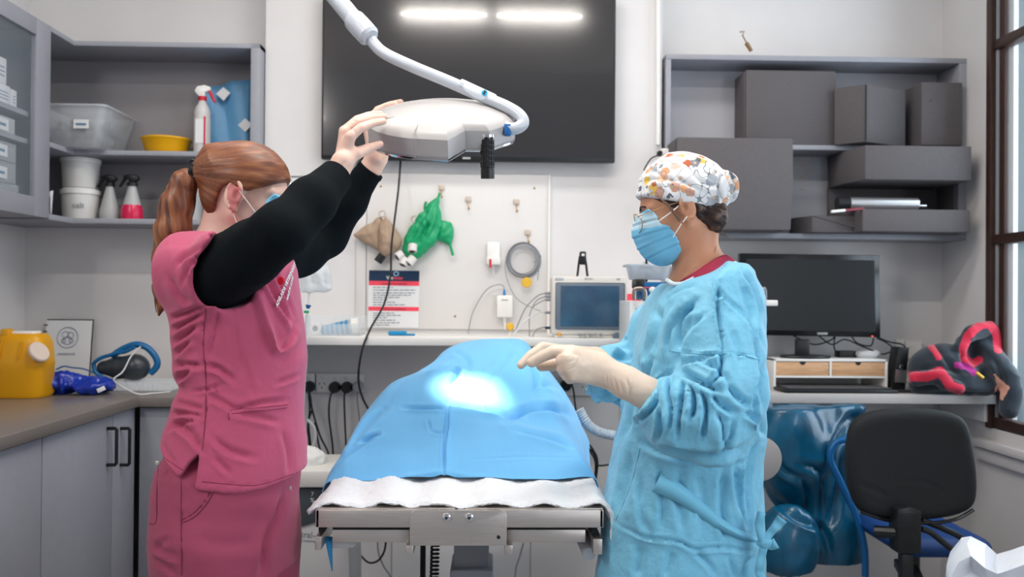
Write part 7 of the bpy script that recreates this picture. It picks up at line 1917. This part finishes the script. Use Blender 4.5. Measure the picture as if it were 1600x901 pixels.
# cap with a knot at the back
def cap_mat():
    m = mat('cat_print_cotton', 'dfe0e2', .8, bump=.1, bscale=500)
    nt = m.node_tree; b = nt.nodes['Principled BSDF']; tc = nt.nodes.new('ShaderNodeTexCoord')
    def layer(scale, lo_, hi_, off):
        mp = nt.nodes.new('ShaderNodeMapping'); mp.inputs['Location'].default_value = off; mp.inputs['Scale'].default_value = (scale, scale, scale)
        nz = nt.nodes.new('ShaderNodeTexNoise'); nz.inputs['Scale'].default_value = 2.2; nz.inputs['Detail'].default_value = 1
        nt.links.new(tc.outputs['Object'], mp.inputs[0])
        mx = nt.nodes.new('ShaderNodeMix'); mx.data_type = 'VECTOR'; mx.inputs[0].default_value = .35
        nt.links.new(mp.outputs[0], nz.inputs['Vector']); nt.links.new(mp.outputs[0], mx.inputs[4]); nt.links.new(nz.outputs['Color'], mx.inputs[5])
        v = nt.nodes.new('ShaderNodeTexVoronoi'); v.inputs['Scale'].default_value = 1.0
        nt.links.new(mx.outputs[1], v.inputs['Vector']); return v
    prev = None; col = srgb('dfe0e2')
    for scale, th, off, ramp in ((44, .36, (0, 0, 0), ('e4b898', 'd99f78', 'dcb857', 'c79a86', 'd8c0b0')), (40, .33, (3.3, 1.7, 5.1), ('7c8590', '9aa0a6', '5f6670', 'b5613f', 'a5adb5')), (95, .26, (7, 2, 1), ('b9c0c6', 'caa890', '8b9299', 'e0b090', 'c0c5ca'))):
        v = layer(scale, 0, 0, off)
        lt = nt.nodes.new('ShaderNodeMath'); lt.operation = 'LESS_THAN'; lt.inputs[1].default_value = th; nt.links.new(v.outputs['Distance'], lt.inputs[0])
        sp_ = nt.nodes.new('ShaderNodeSeparateColor'); nt.links.new(v.outputs['Color'], sp_.inputs[0])
        rp = nt.nodes.new('ShaderNodeValToRGB'); rp.color_ramp.interpolation = 'CONSTANT'
        el = rp.color_ramp.elements; el[0].color = (*srgb(ramp[0]), 1); el[1].position = .8; el[1].color = (*srgb(ramp[4]), 1)
        for k, pos in ((1, .2), (2, .42), (3, .6)): e = el.new(pos); e.color = (*srgb(ramp[k]), 1)
        nt.links.new(sp_.outputs[0], rp.inputs[0])
        mx = nt.nodes.new('ShaderNodeMix'); mx.data_type = 'RGBA'; nt.links.new(lt.outputs[0], mx.inputs[0]); nt.links.new(rp.outputs[0], mx.inputs[7])
        if prev is None: mx.inputs[6].default_value = (*col, 1)
        else: nt.links.new(prev, mx.inputs[6])
        prev = mx.outputs[2]
    # thin grey drawn curves
    w_ = nt.nodes.new('ShaderNodeTexNoise'); w_.inputs['Scale'].default_value = 38; w_.inputs['Detail'].default_value = 0; nt.links.new(tc.outputs['Object'], w_.inputs['Vector'])
    s_ = nt.nodes.new('ShaderNodeMath'); s_.operation = 'SUBTRACT'; s_.inputs[1].default_value = .5; nt.links.new(w_.outputs['Fac'], s_.inputs[0])
    ab = nt.nodes.new('ShaderNodeMath'); ab.operation = 'ABSOLUTE'; nt.links.new(s_.outputs[0], ab.inputs[0])
    lt = nt.nodes.new('ShaderNodeMath'); lt.operation = 'LESS_THAN'; lt.inputs[1].default_value = .012; nt.links.new(ab.outputs[0], lt.inputs[0])
    mx = nt.nodes.new('ShaderNodeMix'); mx.data_type = 'RGBA'; nt.links.new(lt.outputs[0], mx.inputs[0]); nt.links.new(prev, mx.inputs[6]); mx.inputs[7].default_value = (*srgb('7d838a'), 1)
    nt.links.new(mx.outputs[2], b.inputs['Base Color'])
    return m
m_cap = cap_mat()
cp2 = pxpoly([(985, 297), (1005, 301), (1030, 308), (1060, 315), (1090, 319), (1120, 324), (1131, 323), (1140, 310), (1170, 320), (1180, 200), (960, 200)], 1.88)
def cap(p):
    q = (p - A(O2)) @ F2
    d = sd_ell(q, (-.004, 0, .036), (.101, .086, .098))
    d = smin(d, sd_ell(p, P(1105, 295, YH), (.045, .07, .045)), .03)
    d = smax(d, sd_poly2(p[:, [0, 2]], cp2), .004)
    d = smin(d, sd_ell(p, P(1137, 293, YH - .01), (.024, .032, .036)), .008)
    return smin(d, sd_chain(p, [P(1120, 272, YH - .02), P(1136, 275, YH - .035), P(1126, 300, YH - .03), P(1133, 318, YH - .02)], [.010, .013, .012, .008]), .005)
V, Q = sdf_mesh(cap, A(O2) - .17, A(O2) + .17, .0032)
N = vnormals(V, Q)
V = strokes(V, N, [([(1128, 268), (1122, 290), (1128, 318)], 3, .008), ([(1138, 272), (1148, 290), (1143, 312)], 3, .006), ([(1000, 285), (1040, 280), (1070, 290)], 4, .003), ([(1050, 250), (1060, 280), (1100, 300)], 4, .003), ([(1010, 262), (1030, 272), (1050, 300)], 4, .003), ([(1075, 262), (1095, 285), (1122, 292)], 4, .004), ([(1100, 268), (1115, 285)], 3, .003)])
N = vnormals(V, Q); V = V + N * (.0022 * ridged(V * 26, 3))[:, None]
to_obj('scrub_cap', V, Q, m_cap, pr2, label='white scrub cap printed with orange and grey cats')
hp2 = pxpoly([(1012, 300), (1045, 306), (1135, 316), (1139, 342), (1130, 362), (1110, 370), (1096, 362), (1088, 345), (1083, 325), (1074, 317), (1062, 318), (1052, 326), (1042, 320), (1030, 313)], 1.89)
def hair2(p):
    q = (p - A(O2)) @ F2
    d = sd_ell(q, (-.004, 0, .030), (.098, .0825, .093)); d = smin(d, sd_ell(p, P(1108, 340, YH), (.046, .078, .044)), .015)
    return smax(d, sd_poly2(p[:, [0, 2]], hp2), .005)
V, Q = sdf_mesh(hair2, A(O2) - .16, A(O2) + .16, .003)
g = fbm(np.stack([V[:, 0] * 70 - V[:, 2] * 20, V[:, 1] * 90, V[:, 2] * 160 + V[:, 0] * 60], 1), 3, 5); N = vnormals(V, Q); V = V + N * (.0016 * g)[:, None]
ho = to_obj('hair', V, Q, m_hair2, pr2, label='dark brown hair gathered below the cap'); strand_attr(ho, .35 + .35 * g)
lk = MB(); rnd = random.Random(6)
for k in range(16):
    j = lambda s: (rnd.random() - .5) * s
    lk.tube(spline(pl(1.872, (1030 + j(3), 309, 1.878), (1041 + j(5), 318, 1.872), (1052 + j(5), 331, 1.868), (1062 + j(3), 345 + j(4), 1.868)), 4), .0009, 4)
for k in range(8): 
    j = lambda s: (rnd.random() - .5) * s
    lk.tube(spline(pl(1.93, (1118 + j(10), 350, 1.92), (1126 + j(10), 362 + j(6), 1.92), (1134 + j(14), 372 + j(8), 1.92)), 4), .0004, 4)
o = lk.build('loose_locks', m_hair2, pr2, kind='stuff'); strand_attr(o, np.full(len(o.data.vertices), .75))
mk = build_mask(O2, F2, pr2, [m_mask, mat('mask_pale_band', 'b4d6e6', .75)])
mv = np.array([tuple(v.co) for v in mk.data.vertices]); mq = np.array([tuple(p.vertices) for p in mk.data.polygons])
paint(mk, mv, mq, [([(985, 334), (1034, 332), (1034, 352), (1012, 356), (985, 360)], 0, 1)])
# eyes, brow, glasses
m_eye = mat('eye_white', 'd8d2cc', .2)
for s in (-1, 1):
    c = loc(O2, F2, (.0760, s * .031, .003)); MB().lathe(c, [(0, -.0128), (.009, -.009), (.0128, 0), (.009, .009), (0, .0128)], 16).build('eyeball', m_eye, pr2)
    c2 = loc(O2, F2, (.0875, s * .031, -.001)); MB().lathe(c2, [(0, .002), (.0045, .001), (.005, 0), (0, -.001)], 14, 'X').build('iris', m_black, pr2)
    MB().curve([loc(O2, F2, v) for v in ((.094, s * .018, .022), (.090, s * .034, .028), (.080, s * .046, .024))], .0022, 6).build('eyebrow', m_hair2, pr2)
    MB().curve([loc(O2, F2, v) for v in ((.0885, s * .020, .002), (.0905, s * .031, .004), (.084, s * .044, .001))], .0011, 6).build('eyelashes', m_hair2, pr2)
gla = thing('glasses_anchor', None, None) if False else None
m_gold = mat('gold_wire', 'c9a077', .3, .9)
fr = MB()
for s in (-1, 1):
    cl_ = [loc(O2, F2, (.110 - .006 * math.cos(a) * .3 - .012 * abs(math.cos(a)) * (1 if math.cos(a) * s > 0 else 0), s * .034 + .024 * math.cos(a), -.006 + .021 * math.sin(a))) for a in np.linspace(0, 6.2832, 33)]
    fr.tube(cl_, .0011, 6, cap=False)
    e_ = loc(O2, F2, (.104, s * .058, .006)); fr.tube([e_, loc(O2, F2, (.095, s * .068, .006)), loc(O2, F2, (.03, s * .0775, .012)), loc(O2, F2, (-.002, s * .080, .012))], .0011, 6)
fr.tube([loc(O2, F2, (.110, -.011, .0)), loc(O2, F2, (.113, 0, .003)), loc(O2, F2, (.110, .011, .0))], .0011, 6)
go = fr.build('glasses', m_gold, pr2, label='thin gold-rimmed glasses')
for s in (-1, 1):
    b = MB(); b.bm.faces.new([b.bm.verts.new(loc(O2, F2, (.109 - .0018 * math.cos(a) - .012 * abs(math.cos(a)) * (1 if math.cos(a) * s > 0 else 0), s * .034 + .0235 * math.cos(a), -.006 + .0205 * math.sin(a)))) for a in np.linspace(0, 6.2832, 33)[:-1]])
    b.build('lens', m_glass, go)
MB().tube(pl(1.87, (1028, 346, 1.885), (1038, 339, 1.876), (1049, 331, 1.872), (1060, 322, 1.872)), .0014, 6).build('ear_loop', m_white2, pr2)
MB().tube(pl(1.87, (1052, 370, 1.885), (1058, 360, 1.878), (1065, 349, 1.872), (1074, 338, 1.868)), .0014, 6).build('ear_loop', m_white2, pr2)
q = P(1066, 348, 1.868); MB().lathe(q, [(0, -.003), (.0035, 0), (0, .003)], 10).build('earring', m_chrome, pr2)
MB().tube(spline(pl(1.89, (1098, 412, 1.895), (1112, 402, 1.898), (1118, 390, 1.905), (1119, 384, 1.91)), 4), .0007, 5).build('necklace', m_gold, pr2)
